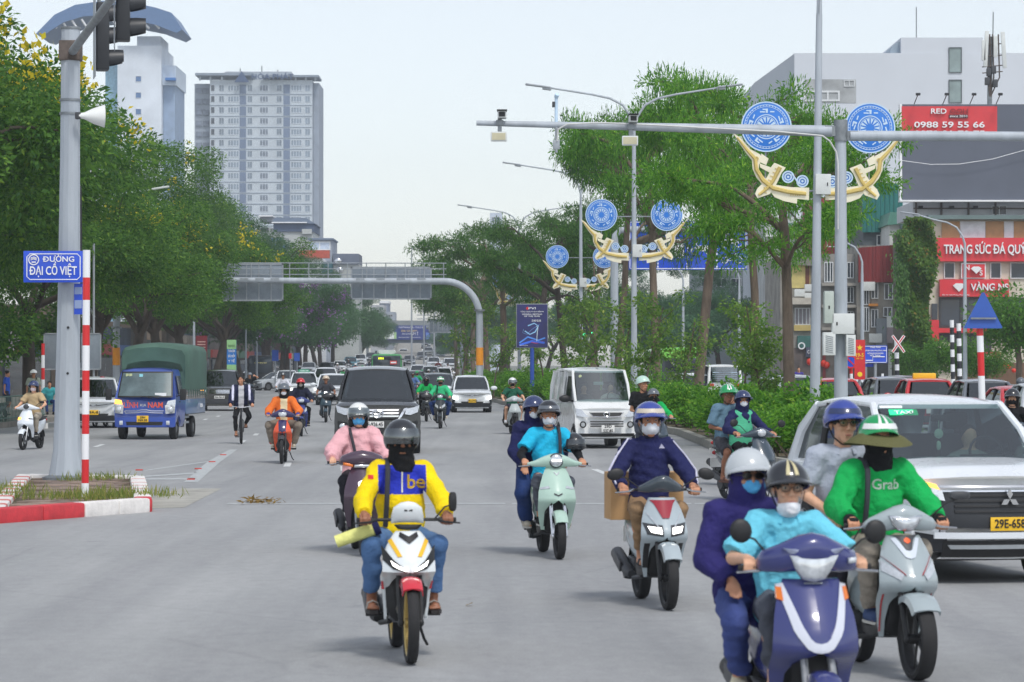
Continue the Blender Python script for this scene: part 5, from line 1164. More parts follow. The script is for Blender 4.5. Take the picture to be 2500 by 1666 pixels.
# ---- blue lane sign over the other carriageway
d = 150.0; T = thing('lane_sign', 'large blue overhead lane sign with white vehicle pictograms behind the trees', 'sign', (XA(1500,d), d, .1)); o_ = T.location; k = d/F
rp = lambda px, py, dy=0.0: P(px, py, d+dy)-o_
a, b = rp(1535,659), rp(1824,540); bd = plate(T, 'board', a.x, b.x, a.z, b.z, 0, SBLUE, .06); frame(bd, 'border', a.x+.06, b.x-.06, a.z+.06, b.z-.06, -.035, .04, SWHITE, .012)
for px in (1606,1678,1750):
    for i in range(15):
        q = rp(px, 545+i*7.6); mb = MB(); mb.box((q.x,-.037,q.z), (.075,.012,.095)); mk('lane_dash', mb, SWHITE, bd)
def icon(cx, cy, rings, lines, polys, w=.06):
    mb = MB()
    for x, y, r_ in rings:
        q = rp(cx+x, cy+y); mb.lathe([(r_*k-w/2,-.034),(r_*k-w/2,-.046),(r_*k+w/2,-.046),(r_*k+w/2,-.034)], 24, 'y', q)
    for ln in lines: mb.tube([rp(cx+x, cy+y, -.04) for x, y in ln], w*.55, 6)
    for pl in polys: mb.prism([(rp(cx+x, cy+y).x, rp(cx+x, cy+y).z) for x, y in pl], -.046, -.034, 'y')
    mk('pictogram', mb, SWHITE, bd)
motor = ([(-18,8,8.5),(18,8,8.5)], [[(-18,8),(-10,-4),(10,-5),(18,8)],[(-12,-4),(-15,-13),(-9,-14)]], [[(-8,-6),(14,-7),(22,-2),(12,4),(6,8),(-6,8),(-10,0)]])
rider = ([], [[(-2,-24),(-3,-12),(4,-8),(-6,-4)],[(-1,-22),(-12,-14)]], [[(-4,-30),(2,-31),(3,-25),(-3,-25)],[(-5,-24),(4,-23),(8,-10),(-2,-8)]])
icon(1786, 587, *motor); icon(1786, 587, *rider); icon(1714, 606, *motor)
icon(1786, 629, [(-17,6,8),(17,6,8)], [[(-17,6),(-9,-8),(10,-8),(17,6)],[(-9,-8),(0,8),(10,-8)],[(-12,-12),(-9,-8)],[(10,-8),(8,-14),(15,-14)],[(0,8),(-17,6)]], [], .04)
icon(1645, 612, [(14,12,5)], [], [[(-14,-28),(20,-28),(26,-6),(26,14),(20,14),(18,8),(10,8),(8,14),(-14,14)]]); icon(1580, 590, [(0,12,5)], [[(-14,12),(-14,0),(-6,-10),(14,-10),(22,0)]], [], .08)
mb = MB(); mb.tube([rp(1500,985), rp(1500,600), rp(1502,575), rp(1515,562), rp(1540,560), rp(1830,560)], [.2]*2+[.16]*4, 12); mk('cantilever_frame', mb, GREYP, T)
# ---- advert light box in the median
d = 140.0; T = thing('advert_board', 'dark blue advert light box on a blue post in the median', 'advert', (XA(1299,d), d, .12)); o_ = T.location
rp = lambda px, py, dy=0.0: P(px, py, d+dy)-o_
a, b = rp(1262,848), rp(1336,744); NAVY = mat('advert_navy', (30,34,104), .35, var=.25, vs=1.2, coat=.3)
mb = MB(); mb.box(((a.x+b.x)/2,0,(a.z+b.z)/2), (b.x-a.x+.08,.2,b.z-a.z+.08), bev=.02); mk('box_frame', mb, STEELD, T); fc = plate(T, 'poster', a.x, b.x, a.z, b.z, -.105, NAVY, .01)
cx = (a.x+b.x)/2; H1 = b.z-a.z
for tx, zf, sz, wd in (('PVI',.91,.14,.34),('TỔNG CÔNG TY BẢO HIỂM PVI',.83,.07,1.1),('GENERAL MEETING',.77,.08,.95),('OF THE YEAR',.725,.08,.75),('2025',.62,.12,.45),('WWW.PVI.COM.VN',.04,.05,.4)): lettering('lettering', tx, sz, SWHITE, fc, (cx+(.2 if tx == '2025' else (-.4 if tx[0] == 'W' else .0)),-.116,a.z+H1*zf), .003, 1, .006, fit=wd)
for c_, pts, w_ in (((90,150,240),[(-.6,.10),(-.2,.24),(.3,.16),(.62,.22)],.035),((150,200,250),[(-.35,.38),(-.1,.30),(.15,.36),(.3,.5),(.1,.56),(-.2,.5)],.028),((220,240,255),[(.22,.14),(.24,.3),(.28,.46),(.2,.5)],.05),((60,110,230),[(-.6,.05),(0,.14),(.6,.1)],.05),((200,60,110),[(-.1,.12),(.2,.09),(.5,.13)],.018),((130,180,245),[(-.4,.42),(-.45,.34),(-.25,.3),(0,.42),(.35,.53)],.03)):
    mb = MB(); mb.tube([V(cx+x,-.112,a.z+H1*z) for x, z in pts], w_, 6, sx=.3); mb.v = [(q[0], -.112+(q[1]+.112)*.15, q[2]) for q in mb.v]; mk('swirl', mb, mat('swirl_%d' % c_[0], c_, .4, var=.2), fc)
mb = MB(); mb.box((cx-.22,-.113,a.z+H1*.91), (.12,.006,.12), rot('Y', .78)); mk('logo_mark', mb, SRED, fc)
mb = MB(); mb.tube([V(0,0,0),V(0,0,a.z)], .10, 12); mk('post', mb, mat('post_blue', (40,80,170), .45), T)
# ---- red banner, direction board, round sign on the right
d = 120.0
def board(name, label, cat, x0, x1, y0, y1, d, m, post=None, th=.04, gz=.0):
    T = thing(name, label, cat, (XA((x0+x1)/2, d), d, gz)); o_ = T.location; a, b = P(x0,y1,d)-o_, P(x1,y0,d)-o_; f_ = plate(T, 'panel', a.x, b.x, a.z, b.z, 0, m, th)
    if post is not False:
        mb = MB(); mb.tube([V(0,.08,0),V(0,.08,b.z)], .05, 8); mk('post', mb, post or STEEL, T)
    return T, f_, a, b
T, f_, a, b = board('banner', 'red vertical banner with a yellow star and the number 19-5', 'banner', 2086, 2112, 830, 927, 108, SRED)
YL = mat('banner_yellow', (250,214,40), .5); c = (a.x+b.x)/2; Hh = b.z-a.z; mb = MB(); mb.prism([(c+(.12 if i % 2 == 0 else .05)*sin(pi*i/5), a.z+Hh*.80+(.12 if i % 2 == 0 else .05)*cos(pi*i/5)) for i in range(10)], -.032, -.022, 'y'); mk('star', mb, YL, f_)
lettering('lettering', '19-5', .2, YL, f_, (c,-.03,a.z+Hh*.61), .006, .9, .01, fit=.28); lettering('lettering', '1890 - 2025', .06, YL, f_, (c,-.03,a.z+Hh*.525), .001, 1, .01, fit=.25); mb = MB(); mb.lathe([(0,-.03),(.09,-.03),(.09,-.022),(0,-.022)], 18, 'y', (c,0,a.z+Hh*.13)); mk('lotus_emblem', mb, YL, f_)
T, f_, a, b = board('direction_board', 'blue direction board with white text beside the red banner', 'sign', 2108, 2166, 844, 887, 112, SBLUE); frame(f_, 'border', a.x+.03, b.x-.03, a.z+.03, b.z-.03, -.03, .02, SWHITE)
for tx, zf, w_ in (('CÔNG TRÌNH',.92,.4),('VÀNH ĐAI PHƯƠNG MAI',.74,.82),('HƯỚNG ĐI GIẢI PHÓNG',.58,.6),('KẾT THÚC',.46,.4)): lettering('lettering', tx, .075, SWHITE, f_, ((a.x+b.x)/2,-.032,a.z+(b.z-a.z)*zf-.02), .002, 1, .01, fit=w_)
mb = MB(); mb.tube([V(a.x+.08,-.03,a.z+.1),V(a.x+.35,-.03,a.z+.1),V(a.x+.35,-.03,a.z+.24),V(b.x-.1,-.03,a.z+.24)], .02, 6); mk('route_line', mb, SWHITE, f_)
T, f_, a, b = board('direction_board', 'small lower blue plate under the blue direction board', 'sign', 2108, 2132, 889, 896, 112.3, SBLUE, False)
T = thing('round_sign', 'round blue no parking sign with red rim beside the red banner', 'sign', (XA(2077,110), 110, 0)); c = P(2077,884,110)-T.location; mb = MB(); mb.lathe([(0,-.02),(.2,-.02),(.2,0),(0,0)], 28, 'y', c); dk = mk('disc', mb, SBLUE, T); mb = MB(); mb.lathe([(.19,-.03),(.25,-.03),(.25,0),(.19,0)], 28, 'y', c); mb.box(c+V(0,-.025,0), (.40,.012,.05), rot('Y', .78)); mk('red_rim', mb, SRED, dk)
striped_post('red and white striped post under the round no parking sign', (XA(2079,110),110.1,0), .06, [0,.35,.7,1.05,1.4,1.75,2.0])
striped_post('red and white striped post under the blue direction board', (XA(2156,112),112.2,0), .05, [0,.35,.7,1.05,1.4,1.75])
BWm = (SWHITE, mat('post_black', (40,42,48), .5))
for i, (px, d, y0, y1) in enumerate(((2328,140,782,985),(2345,125,790,960),(2192,130,832,960))):
    z1, z0 = ZA(y0, d), 0; n = 12; T = thing('striped_post', 'black and white spiral striped post %s' % ('beside the red shop','in front of the red shop door','beneath the crossing sign')[i], 'post', (XA(px,d), d, 0)); T.rotation_euler = (0, -.02, 0)
    for q in range(n): mb = MB(); mb.tube([V(0,0,z1*q/n), V(0,0,z1*(q+1)/n)], .10, 12); mk('white_band' if q % 2 else 'coloured_band', mb, BWm[q % 2 == 0], T)
T = thing('crossing_sign', 'white and red diagonal cross sign of the rail crossing', 'sign', P(2193,840,129.5)); 
for e in (-1, 1): mb = MB(); mb.box((0,-.02*(e+2),0), (.9,.015,.12), rot('Y', e*.95)); q = mk('cross_board', mb, SWHITE, T); mb = MB(); mb.box((0,-.02*(e+2)-.01,0), (.86,.006,.05), rot('Y', e*.95)); mk('red_stripe', mb, SRED, q)
# street lamps of the right pavement and of the far left row
lamp_post('curved single arm street lamp in front of the red shop', 2356, 150, 0, 9.8, False, (-1,), 2.4, 'right side street lamps')
lamp_post('slim street lamp between the houses right of the mast', 2105, 165, 0, 9.4, False, (-1,), 2.0, 'right side street lamps')
lamp_post('slim street lamp behind the saplings', 1805, 190, 0, 9.2, False, (-1,), 1.2, 'right side street lamps'); lamp_post('slim street lamp behind the stout trunk', 1668, 200, 0, 9.4, False, (-1,), 1.2, 'right side street lamps')
for i, (px, py, d) in enumerate(((405,462,140),(600,592,205),(724,663,267),(700,640,260))):
    T = thing('street_lamp', 'pale street lamp arm poking out of the left trees, %s' % ('nearest','second','above the gantry rail','under the gantry beam')[i], 'street lamp', (XA(px,d)-3.6, d, .1), 0, 'lamps in the left trees'); z = ZA(py,d)-.1
    mb = MB(); mb.tube([V(0,0,0),V(0,0,z-.8),V(.5,0,z-.4),V(3.0,0,z)], [.1,.06,.05,.04], 8); mk('post', mb, GREYP, T); mb = MB(); mb.box((3.3,0,z+.05), (.9,.26,.09), rot('Y', -.16), bev=.03); mk('luminaire', mb, BOXW, T)
# two small far signals showing green
GRN = mat('green_lamp', (70,235,160), .3, var=0, emit=3.0)
for i, (px, py) in enumerate(((1427,812),(1449,806))):
    d = 185.0; T = thing('far_signal', ('far traffic signal showing green, left of the pair' if i == 0 else 'far traffic signal showing green, right of the pair'), 'traffic light', (XA(px,d), d, .1)); z = ZA(py,d)-.1
    mb = MB(); mb.box((0,0,z+.1), (.34,.2,1.0), bev=.03); hb = mk('housing', mb, BLK, T); mb = MB(); mb.lathe([(0,-.12),(.13,-.11),(.13,-.1)], 16, 'y', (0,0,z-.2)); mk('green_lens', mb, GRN, hb); mb = MB(); mb.tube([V(0,.15,0),V(0,.15,z+.6)], .06, 8); mk('post', mb, STEEL, T)
# left pavement boards
T, f_, a, b = board('notice_board', 'dark red notice board on a post behind the truck', 'sign', 478, 506, 820, 880, 165, mat('maroon_board', (110,36,44), .5), None, .08, .16)
for i in range(6): mb = MB(); mb.box(((a.x+b.x)/2,-.05,a.z+(b.z-a.z)*(.2+.11*i)), ((b.x-a.x)*.7,.01,.05)); mk('text_line', mb, mat('pale_text', (200,170,160), .6), f_)
T, f_, a, b = board('banner', 'tall blue and pale green banner board left of the coach', 'banner', 554, 577, 830, 905, 175, mat('banner_blue', (40,120,200), .5), None, .12, .16)
plate(f_, 'green_top', a.x, b.x, b.z-.55, b.z, -.065, mat('banner_green', (150,200,140), .5), .02); plate(f_, 'green_foot', a.x, b.x, a.z, a.z+.35, -.065, mat('banner_green', (150,200,140), .5), .02)
for i, tx in enumerate(('BHXH','TOÀN DÂN','BẢO HIỂM','Y TẾ')): lettering('lettering', tx, .2, SWHITE, f_, ((a.x+b.x)/2,-.07,a.z+.55+.3*(3-i)), .003, .8, .01, fit=.4)
for i, (x0, x1, y0, y1, c_) in enumerate(((664,680,855,882,(40,80,170)),(718,732,862,882,(50,90,180)),(705,712,863,876,(200,40,50)))):
    board('pavement_sign', ('small blue bus stop plate right of the coach','smaller blue plate further right among the trees','small red plate between the two blue plates')[i], 'sign', x0, x1, y0, y1, 215+i*4, mat('plate_c%d' % i, c_, .5), None, .06, .16)
# pavement railing, far left
T = thing('pavement_railing', 'low green metal railing along the left pavement behind the white scooter', 'railing', (-17.1,100,.16)); RG = mat('railing_green', (96,128,116), .6, var=.2)
for i in range(34): mb = MB(); mb.tube([V(0,i*.28-1.5,0),V(0,i*.28-1.5,.85)], .014, 6); mk('baluster', mb, RG, T)
for z in (.12,.85): mb = MB(); mb.tube([V(0,-1.6,z),V(0,8.0,z)], .022, 6); mk('rail', mb, RG, T)
T = thing('boundary_wall', 'long weathered beige wall behind the left pavement trees', 'wall', (-30,130,.1)); 
for i in range(26):
    mb = MB(); mb.box((-.035*i*5-0*(i>20),-52+i*5,1.5), (.25,4.95,3.0)); mk('panel', mb, mat('old_wall', (176,160,132), .9, var=.25, vs=1.2, bump=.3), T); mb = MB(); mb.box((-.035*i*5,-54.5+i*5,1.6), (.4,.4,3.3)); mk('pier', mb, mat('old_pier', (188,176,150), .9, var=.2), T)
# ================================================================ buildings
def wmat(k, c, **q): return mat('wall_'+k, c, .85, var=q.get('var', .10), vs=q.get('vs', .6), bump=.15, bs=8)
WGL = mat('window_glass', (96,116,128), .15, var=.3, vs=.8, coat=.3); WDK = mat('window_dark', (58,66,76), .25, var=.3, vs=1.0, coat=.2); WFR = mat('window_frame', (214,218,220), .6, var=.06)
class Bld:
    """a building placed by its facade plane, d metres out"""
    def __init__(s, name, label, d, px0, px1, py, depth, m, base=0.0, cat='building', cap=None):
        s.d = d; s.T = thing(name, label, cat, (XA((px0+px1)/2, d), d, 0)); s.o = s.T.location
        s.wall(px0, px1, py, None, depth, m, base=base)
        if cap: s.wall(px0-3, px1+3, py-4, py, depth, cap, 'parapet', .25)
    def q(s, px, py, dy=0.0): return P(px, py, s.d)-s.o+V(0, dy, 0)
    def wall(s, px0, px1, py0, py1, depth, m, name='wall', proud=0.0, base=0.0, par=None):
        a = s.q(px0, py1 if py1 is not None else 890); b = s.q(px1, py0); z0 = base if py1 is None else a.z
        mb = MB(); mb.box(((a.x+b.x)/2, depth/2-proud, (z0+b.z)/2), (b.x-a.x, depth, b.z-z0)); return mk(name, mb, m, par or s.T)
    def win(s, px0, px1, py0, py1, m=None, fr=None, n=2, name='window', rec=.0, w=None):
        a, b = s.q(px0, py1), s.q(px1, py0); w = w or max(.06, (b.x-a.x)*.05); fr = fr or WFR
        mb = MB(); mb.cur = 0
        for x0, x1, z0, z1 in [(a.x,b.x,a.z,a.z+w),(a.x,b.x,b.z-w,b.z),(a.x,a.x+w,a.z+w,b.z-w),(b.x-w,b.x,a.z+w,b.z-w)]+[(a.x+(b.x-a.x)*i/n-w/2,a.x+(b.x-a.x)*i/n+w/2,a.z+w,b.z-w) for i in range(1, n)]: mb.box(((x0+x1)/2,-.05,(z0+z1)/2), (x1-x0,.12,z1-z0))
        o = mk(name, mb, fr, s.T); mb = MB(); mb.box(((a.x+b.x)/2,-.005,(a.z+b.z)/2), (b.x-a.x,.03,b.z-a.z)); mk('pane', mb, m or WGL, o); return o
    def text(s, txt, pxc, pyc, hpx, m, par=None, fit=None, bold=0.0, dy=-.06, depth=.06):
        c = s.q(pxc, pyc, dy); k = s.d/F; return lettering('lettering', txt, hpx*k*1.35, m, par or s.T, c, bold, 1, depth, fit=(fit*k if fit else None))
def grid_windows(B, cols, y0, dy, n, h):
    """one shared window mesh per column, copied floor by floor"""
    for (x0, x1, m, fr, nn) in cols:
        p = B.win(x0, x1, y0, y0+h, m, fr, nn)
        for i in range(1, n):
            c = p.copy(); COL.objects.link(c); c.location = (0, 0, -dy*i*B.d/F)
            for q in p.children: k = q.copy(); COL.objects.link(k); k.parent = c
# ---- grey apartment tower
TW = wmat('tower_grey', (196,206,214), vs=.08); TD = wmat('tower_recess_shade', (112,128,154), vs=.1); TL = wmat('tower_line', (140,152,166)); TGL = mat('tower_glass', (140,156,172), .2, var=.45, vs=.12)  # wall and window tones lightened, putting distance haze into the colour
B = Bld('apartment_tower', 'tall grey apartment tower with rows of windows and dark roof lettering', 870, 512, 762, 196, 24, TW)
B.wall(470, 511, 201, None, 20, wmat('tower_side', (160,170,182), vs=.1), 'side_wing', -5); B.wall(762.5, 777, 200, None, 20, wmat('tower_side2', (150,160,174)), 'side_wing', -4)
FW = mat('tower_frame', (206,214,222), .6, var=.05)
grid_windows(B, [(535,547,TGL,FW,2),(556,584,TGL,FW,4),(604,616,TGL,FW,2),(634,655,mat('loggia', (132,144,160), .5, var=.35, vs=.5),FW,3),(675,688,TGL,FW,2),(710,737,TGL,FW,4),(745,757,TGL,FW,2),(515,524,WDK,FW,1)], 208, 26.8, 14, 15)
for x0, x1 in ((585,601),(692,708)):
    p = B.wall(x0, x1, 207, 229, .3, TD, 'recess_shade', .05)  # flat panel on the wall; the shade of a recess is its dark colour
    for i in range(1, 14): c = p.copy(); COL.objects.link(c); c.location = (0,0,-26.8*i*B.d/F)
p = B.wall(512, 762, 230, 232, .3, TL, 'floor_band', .12)
for i in range(1, 14): c = p.copy(); COL.objects.link(c); c.location = (0,0,-26.8*i*B.d/F)
for cx in (482, 499):
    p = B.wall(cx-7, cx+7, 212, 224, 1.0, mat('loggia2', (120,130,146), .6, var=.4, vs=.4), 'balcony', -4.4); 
    for i in range(1, 14): c = p.copy(); COL.objects.link(c); c.location = (0,0,-26.8*i*B.d/F)
B.wall(478, 620, 180, 186, 14, TL, 'roof_canopy', 2); B.wall(640, 779, 185, 190, 14, TL, 'roof_canopy', 2); B.wall(545, 708, 171, 196, 14, wmat('tower_top', (170,178,186)), 'roof_block', -5)
for px in (486, 512, 540, 720, 745, 768): B.wall(px, px+4, 188, 197, 1, TW, 'roof_column', .5)
DKB = mat('dark_blue_letters', (58,80,118), .5, var=.1); B.text('HÒA PHÁT', 667, 190, 13, DKB, fit=102, bold=.3, dy=-2.5, depth=.4); a = B.q(574,203,-2.4); b = B.q(610,203,-2.4); c = B.q(592,176,-2.4); mb = MB(); mb.prism([(a.x,a.z),(b.x,b.z),(c.x,c.z)], -2.6, -2.2, 'y'); mk('logo', mb, DKB, B.T)
for px, y0 in ((635,156),(674,166),(582,162)): mb = MB(); mb.tube([B.q(px,172,6), B.q(px,y0,6)], .18, 6); mk('antenna', mb, STEELD, B.T)
# ---- white tower with a curved blue roof
B = Bld('office_tower', 'white office tower with small square windows and curved blue roof canopy', 610, 286, 394, 112, 22, wmat('tower_white', (222,230,240), vs=.15))
B.wall(394, 423, 185, None, 18, wmat('tower_blue', (150,170,196)), 'stair_wing', -3); B.wall(394, 427, 158, 206, 19, wmat('tower_cap', (205,218,232)), 'stair_cap', -2); B.wall(403, 428, 190, 196, 2, mat('blue_rail', (60,120,190), .5), 'blue_rail', .1)
for y in (186,226,266,306): B.win(331, 345, y, y+14, mat('small_blue_window', (84,120,168), .2, coat=.3), n=1)
B.wall(330, 388, 85, 112, 14, wmat('tower_white', (222,230,240)), 'roof_storey', -3); B.wall(250, 286, 150, None, 15, mat('glass_blue', (140,186,210), .2, coat=.3, var=.2), 'glass_wing', -4)
out = [(95,88),(140,42),(190,18),(258,8),(325,12),(384,24),(424,37),(450,78),(436,86),(385,66),(340,57),(272,42),(210,46),(163,60),(112,92)]
mb = MB(); mb.prism([(B.q(*p).x, B.q(*p).z) for p in out], -4, 14, 'y'); mk('roof_canopy', mb, mat('roof_blue', (92,122,164), .45, var=.12), B.T)
for i in range(12): mb = MB(); px = 130+i*25; mb.tube([B.q(px, 52 if px < 350 else 60, -3.5), B.q(px+14, 74, -3)], .25, 6); mk('truss_strut', mb, SWHITE, B.T)
# ---- lower houses on the left, behind the gantry
B = Bld('grey_building', 'pale grey building with dark blue attic behind the gantry', 430, 664, 764, 560, 14, wmat('pale_grey', (182,186,184), vs=.2))
B.wall(668, 766, 545, 566, 14, wmat('attic_blue', (84,98,122)), 'attic', .3); a = [(664,545),(770,547),(748,533),(672,532)]; mb = MB(); mb.prism([(B.q(*p).x, B.q(*p).z) for p in a], -.6, 13, 'y'); mk('roof', mb, wmat('roof_slate', (112,126,146)), B.T); B.wall(664, 750, 543, 545.5, 1, SWHITE, 'gutter', .9); B.wall(738, 762, 560, 572, 5, wmat('pale_grey', (182,186,184)), 'stair_block', .6)
BL2 = mat('sky_blue_letters', (40,140,236), .5); B.text('DAY', 678, 588, 9, BL2, fit=26, bold=.15, dy=-1.0, depth=.2); B.text('TRÁC ĐỊNH', 677, 604, 10, BL2, fit=56, bold=.12, dy=-1.0, depth=.2)
mb = MB(); 
for px in (650,677,705): mb.tube([B.q(px,584,-.8), B.q(px,612,-.8)], .08, 6)
mb.tube([B.q(650,584,-.8), B.q(705,584,-.8)], .08, 6); mk('sign_frame', mb, STEELD, B.T)
B = Bld('grey_building', 'small white roofed block left of the dark blue attic', 440, 632, 663, 556, 10, wmat('pale_grey2', (170,176,178))); B.wall(634, 664, 528, 540, 8, wmat('shed_grey', (150,156,166)), 'roof_shed', -1); B.wall(632, 666, 526, 529, 9, SWHITE, 'roof', .2); B.wall(636, 656, 556, 566, .3, WDK, 'window_band', .1)
B = Bld('glazed_building', 'narrow house with a pale glazed loft right of the grey building', 425, 755, 811, 585, 12, wmat('loft_grey', (150,158,170))); B.win(754, 807, 590, 611, mat('pale_glass', (190,204,224), .2, coat=.3), n=2); B.wall(752, 814, 582, 586, 12, wmat('roof_slate', (112,126,146)), 'roof', .5)
B = Bld('awning_house', 'white house with a rust red roof panel above the gantry rail', 415, 733, 786, 630, 10, SWHITE); B.wall(731, 805, 612, 631, 1.5, mat('rust_red_panel', (184,84,64), .7, var=.12), 'roof_panel', .8); B.wall(786, 812, 640, 672, .5, wmat('teal_shutter', (60,100,110)), 'shutter', .3)
B = Bld('grey_building', 'dark grey flat topped block right of the rust red roof', 425, 814, 876, 645, 10, wmat('plain_grey', (168,172,170))); B.wall(813, 876, 620, 646, 10, wmat('dark_box', (104,112,128)), 'roof_storey', .3); 
for px, py in ((826,638),(830,660)): mb = MB(); mb.ball(B.q(px, py, -.6), (.55,.3,.5)); mk('water_tank', mb, CHR, B.T)
B = Bld('far_building', 'pale far building stepping down right of the trees', 780, 905, 938, 745, 14, wmat('far_grey1', (176,178,182))); B.win(925, 936, 750, 757, n=2)
B = Bld('far_building', 'bluish far building with a blue tower above the footbridge', 820, 926, 948, 738, 14, wmat('far_grey2', (132,142,160))); B.wall(924, 950, 735, 741, 14, SWHITE, 'parapet', .4)
B = Bld('far_building', 'lowest far grey building beside the footbridge', 800, 945, 964, 762, 12, wmat('far_grey3', (154,162,172))); B.win(949, 959, 768, 774, WDK, n=2)
# ---- footbridge with advert, ramp behind
B = Bld('footbridge', 'far covered footbridge across the road carrying a dark blue advert', 520, 888, 1085, 783, 3.5, wmat('bridge_grey', (132,138,140)), base=ZA(796,520), cat='footbridge'); AD = mat('bridge_advert', (52,66,132), .45, var=.12, vs=.3)
B.wall(885, 1085, 796, 838, .4, wmat('bridge_side', (112,122,134)), 'girder', -.5, par=B.T); ad = B.wall(922, 1050, 795, 830, .3, AD, 'advert_panel', .05); B.wall(893, 920, 796, 832, .3, mat('bridge_advert_teal', (88,140,170), .45), 'advert_panel', .05)
B.text('CAPTHUAXTHI - ITALY 4', 1003, 800, 4.2, SWHITE, ad, fit=58, dy=-.4); B.text('ĐAU DẠ DÀY?', 999, 808.5, 5, mat('gold_text', (226,200,130), .5), ad, fit=38, dy=-.4); B.text('SỐNG CÓ THỂ', 992, 816, 3, SWHITE, ad, fit=22, dy=-.4); B.text('ÂM Ỉ', 1012, 815.5, 7, SWHITE, ad, fit=18, dy=-.4); B.text('Italian for stomach', 1000, 824, 2.5, SWHITE, ad, fit=52, dy=-.4)
for x0, x1, y0, y1, c_ in ((940,962,803,828,(220,226,224)),(962,968,811,828,(160,196,140)),(930,940,818,828,(170,190,120)),(1040,1049,812,829,(100,130,200))): B.wall(x0, x1, y0, y1, .2, mat('pack_%d' % x0, c_, .5), 'product_picture', .2, par=ad)
for px in (893, 1078, 1062): B.wall(px, px+6, 830, None, 1.2, wmat('bridge_grey', (132,138,140)), 'pier', -1)
mb = MB(); pts = [(XA(1052,430),430,1.9),(XA(1046,500),500,3.4),(XA(1040,600),600,6.2),(XA(1036,720),720,8.8),(XA(1036,900),900,9.0)]; rows = []
for x, y, z in pts: rows.append([V(x-6,y,z-1.5),V(x-6,y,z+1.0),V(x-5.7,y,z+1.0),V(x-5.7,y,z),V(x+5.7,y,z),V(x+5.7,y,z+1.0),V(x+6,y,z+1.0),V(x+6,y,z-1.5)])
mb.loft(rows); struct('flyover_ramp', mb, CONC)
for i, (px, yt, d) in enumerate(((1005,603,420),(1035,607,440),(1060,762,380))):
    T = thing('street_lamp', ('thin far street lamp, left of the pair above the gantry','thin far street lamp, right of the pair above the gantry','thin far lamp with several arms over the footbridge')[i], 'street lamp', (XA(px,d), d, 0)); z = ZA(yt, d)
    mb = MB(); mb.tube([V(0,0,0),V(0,0,z-.5),V(.3,0,z)], [.14,.09,.07], 8); mk('post', mb, STEEL, T)
    for e in ((1,) if i < 2 else (-1, 1)):
        for q in range(1 if i < 2 else 3): mb = MB(); mb.tube([V(0,0,z-.2-q*.5),V(e*.7,0,z+.1-q*.5),V(e*(1.0 if i < 2 else 2.2),0,z+.1-q*.5)], .06, 6); mk('lamp_arm', mb, STEEL, T)
# ---- right: large white building
WB = wmat('big_white', (206,212,220), var=.05, vs=.1); d0 = 250.0
B = Bld('white_building', 'large plain white building with a slanted left corner on the skyline', d0, 1940, 2580, 130, 1.0, WB)
o_ = B.o; zt = B.q(0,130).z; x0, x1, xb = XA(1940,d0)-o_.x, XA(2580,d0)-o_.x, XA(1843,276)-o_.x
mb = MB(); mb.prism([(x0,.9),(x1,.9),(x1,40),(xb,40),(xb,26)], 0, zt-.01, 'z'); mk('rear_block', mb, WB, B.T)
n_ = 11; zf = zt-3.2
for i in range(n_):
    t = (i+.5)/n_; x = x0+(xb-x0)*t; y = .9+(26-.9)*t; a = atan2(26-.9, xb-x0); mb = MB(); mb.box((0,0,0), (1.7,.5,zf-8)); o = mk('facade_fin', mb, wmat('fin_grey', (186,194,200)), B.T); o.location = (x-.25, y-.1, (zf+8)/2); o.rotation_euler = (0,0,a)
B.wall(1965, 2090, 194, 252, .4, wmat('recess_shade_grey', (168,172,174), var=.2), 'recess_shade', .03); B.win(1962, 2050, 222, 248, WDK, n=3); B.win(2060, 2086, 196, 212, WDK, n=2)  # recess band is a flat panel, its shade given by the greyer tone
for y0, y1 in ((116,178),(195,252)): B.win(2316, 2348, y0, y1, mat('green_glass', (140,158,158), .2, var=.25, vs=.4, coat=.3), mat('dark_frame', (90,100,104), .5), n=1)
B.wall(2200, 2400, 92, 131, 14, WB, 'roof_storey', -.05); mb = MB(); c = B.q(2198,131,.5); mb.tube([c+V(.5,.3,-.1), c+V(.5,9,-.1)], 1.3, 20); mk('curved_roof_edge', mb, wmat('curve_grey', (150,166,180)), B.T)
for px, y0, y1 in ((2245,10,92),(2243,195,250)): mb = MB(); mb.tube([B.q(px,y1,2), B.q(px,y0,2)], .05, 6); mk('lightning_rod', mb, STEELD, B.T)
# ---- billboard on the roof of the red shop
d0 = 186.0; BBG = mat('billboard_grey', (92,98,112), .5, var=.08, vs=.3)
B = Bld('billboard', 'large dark grey billboard with a red notice standing on the shop roof', d0, 2200, 2600, 255, .6, BBG, base=ZA(490,d0), cat='billboard')
rd = B.wall(2201, 2434, 260, 334, .1, mat('billboard_red', (214,60,66), .5, var=.06), 'red_panel', .06); B.text('RED', 2291, 273, 13, SWHITE, rd, fit=38, bold=.04, dy=-.16); B.text('OOH', 2340, 273, 12, mat('dark_red_text', (150,40,46), .5), rd, fit=44, bold=.03, dy=-.16); B.wall(2316, 2362, 281, 289, .05, mat('dark_tab', (88,50,56), .5), 'tab', .14, par=rd); B.text('since 2010', 2339, 285, 6, SWHITE, rd, fit=43, dy=-.22)
B.text('0988 59 55 66', 2317, 306, 15, SWHITE, rd, fit=172, bold=.05, dy=-.16); B.text('0978 91 70 75', 2317, 328, 15, SWHITE, rd, fit=172, bold=.05, dy=-.16)
B.wall(2197, 2600, 489, 493, 1.0, SWHITE, 'bottom_edge', .2); B.wall(2197, 2202, 255, 490, .7, SWHITE, 'side_edge', .05); mb = MB(); mb.tube([B.q(2190,392,-.4), B.q(2270,403,-.4), B.q(2340,402,-.4), B.q(2420,390,-.4), B.q(2510,365,-.4)], .02, 5); mk('sagging_wire', mb, SWHITE, B.T)
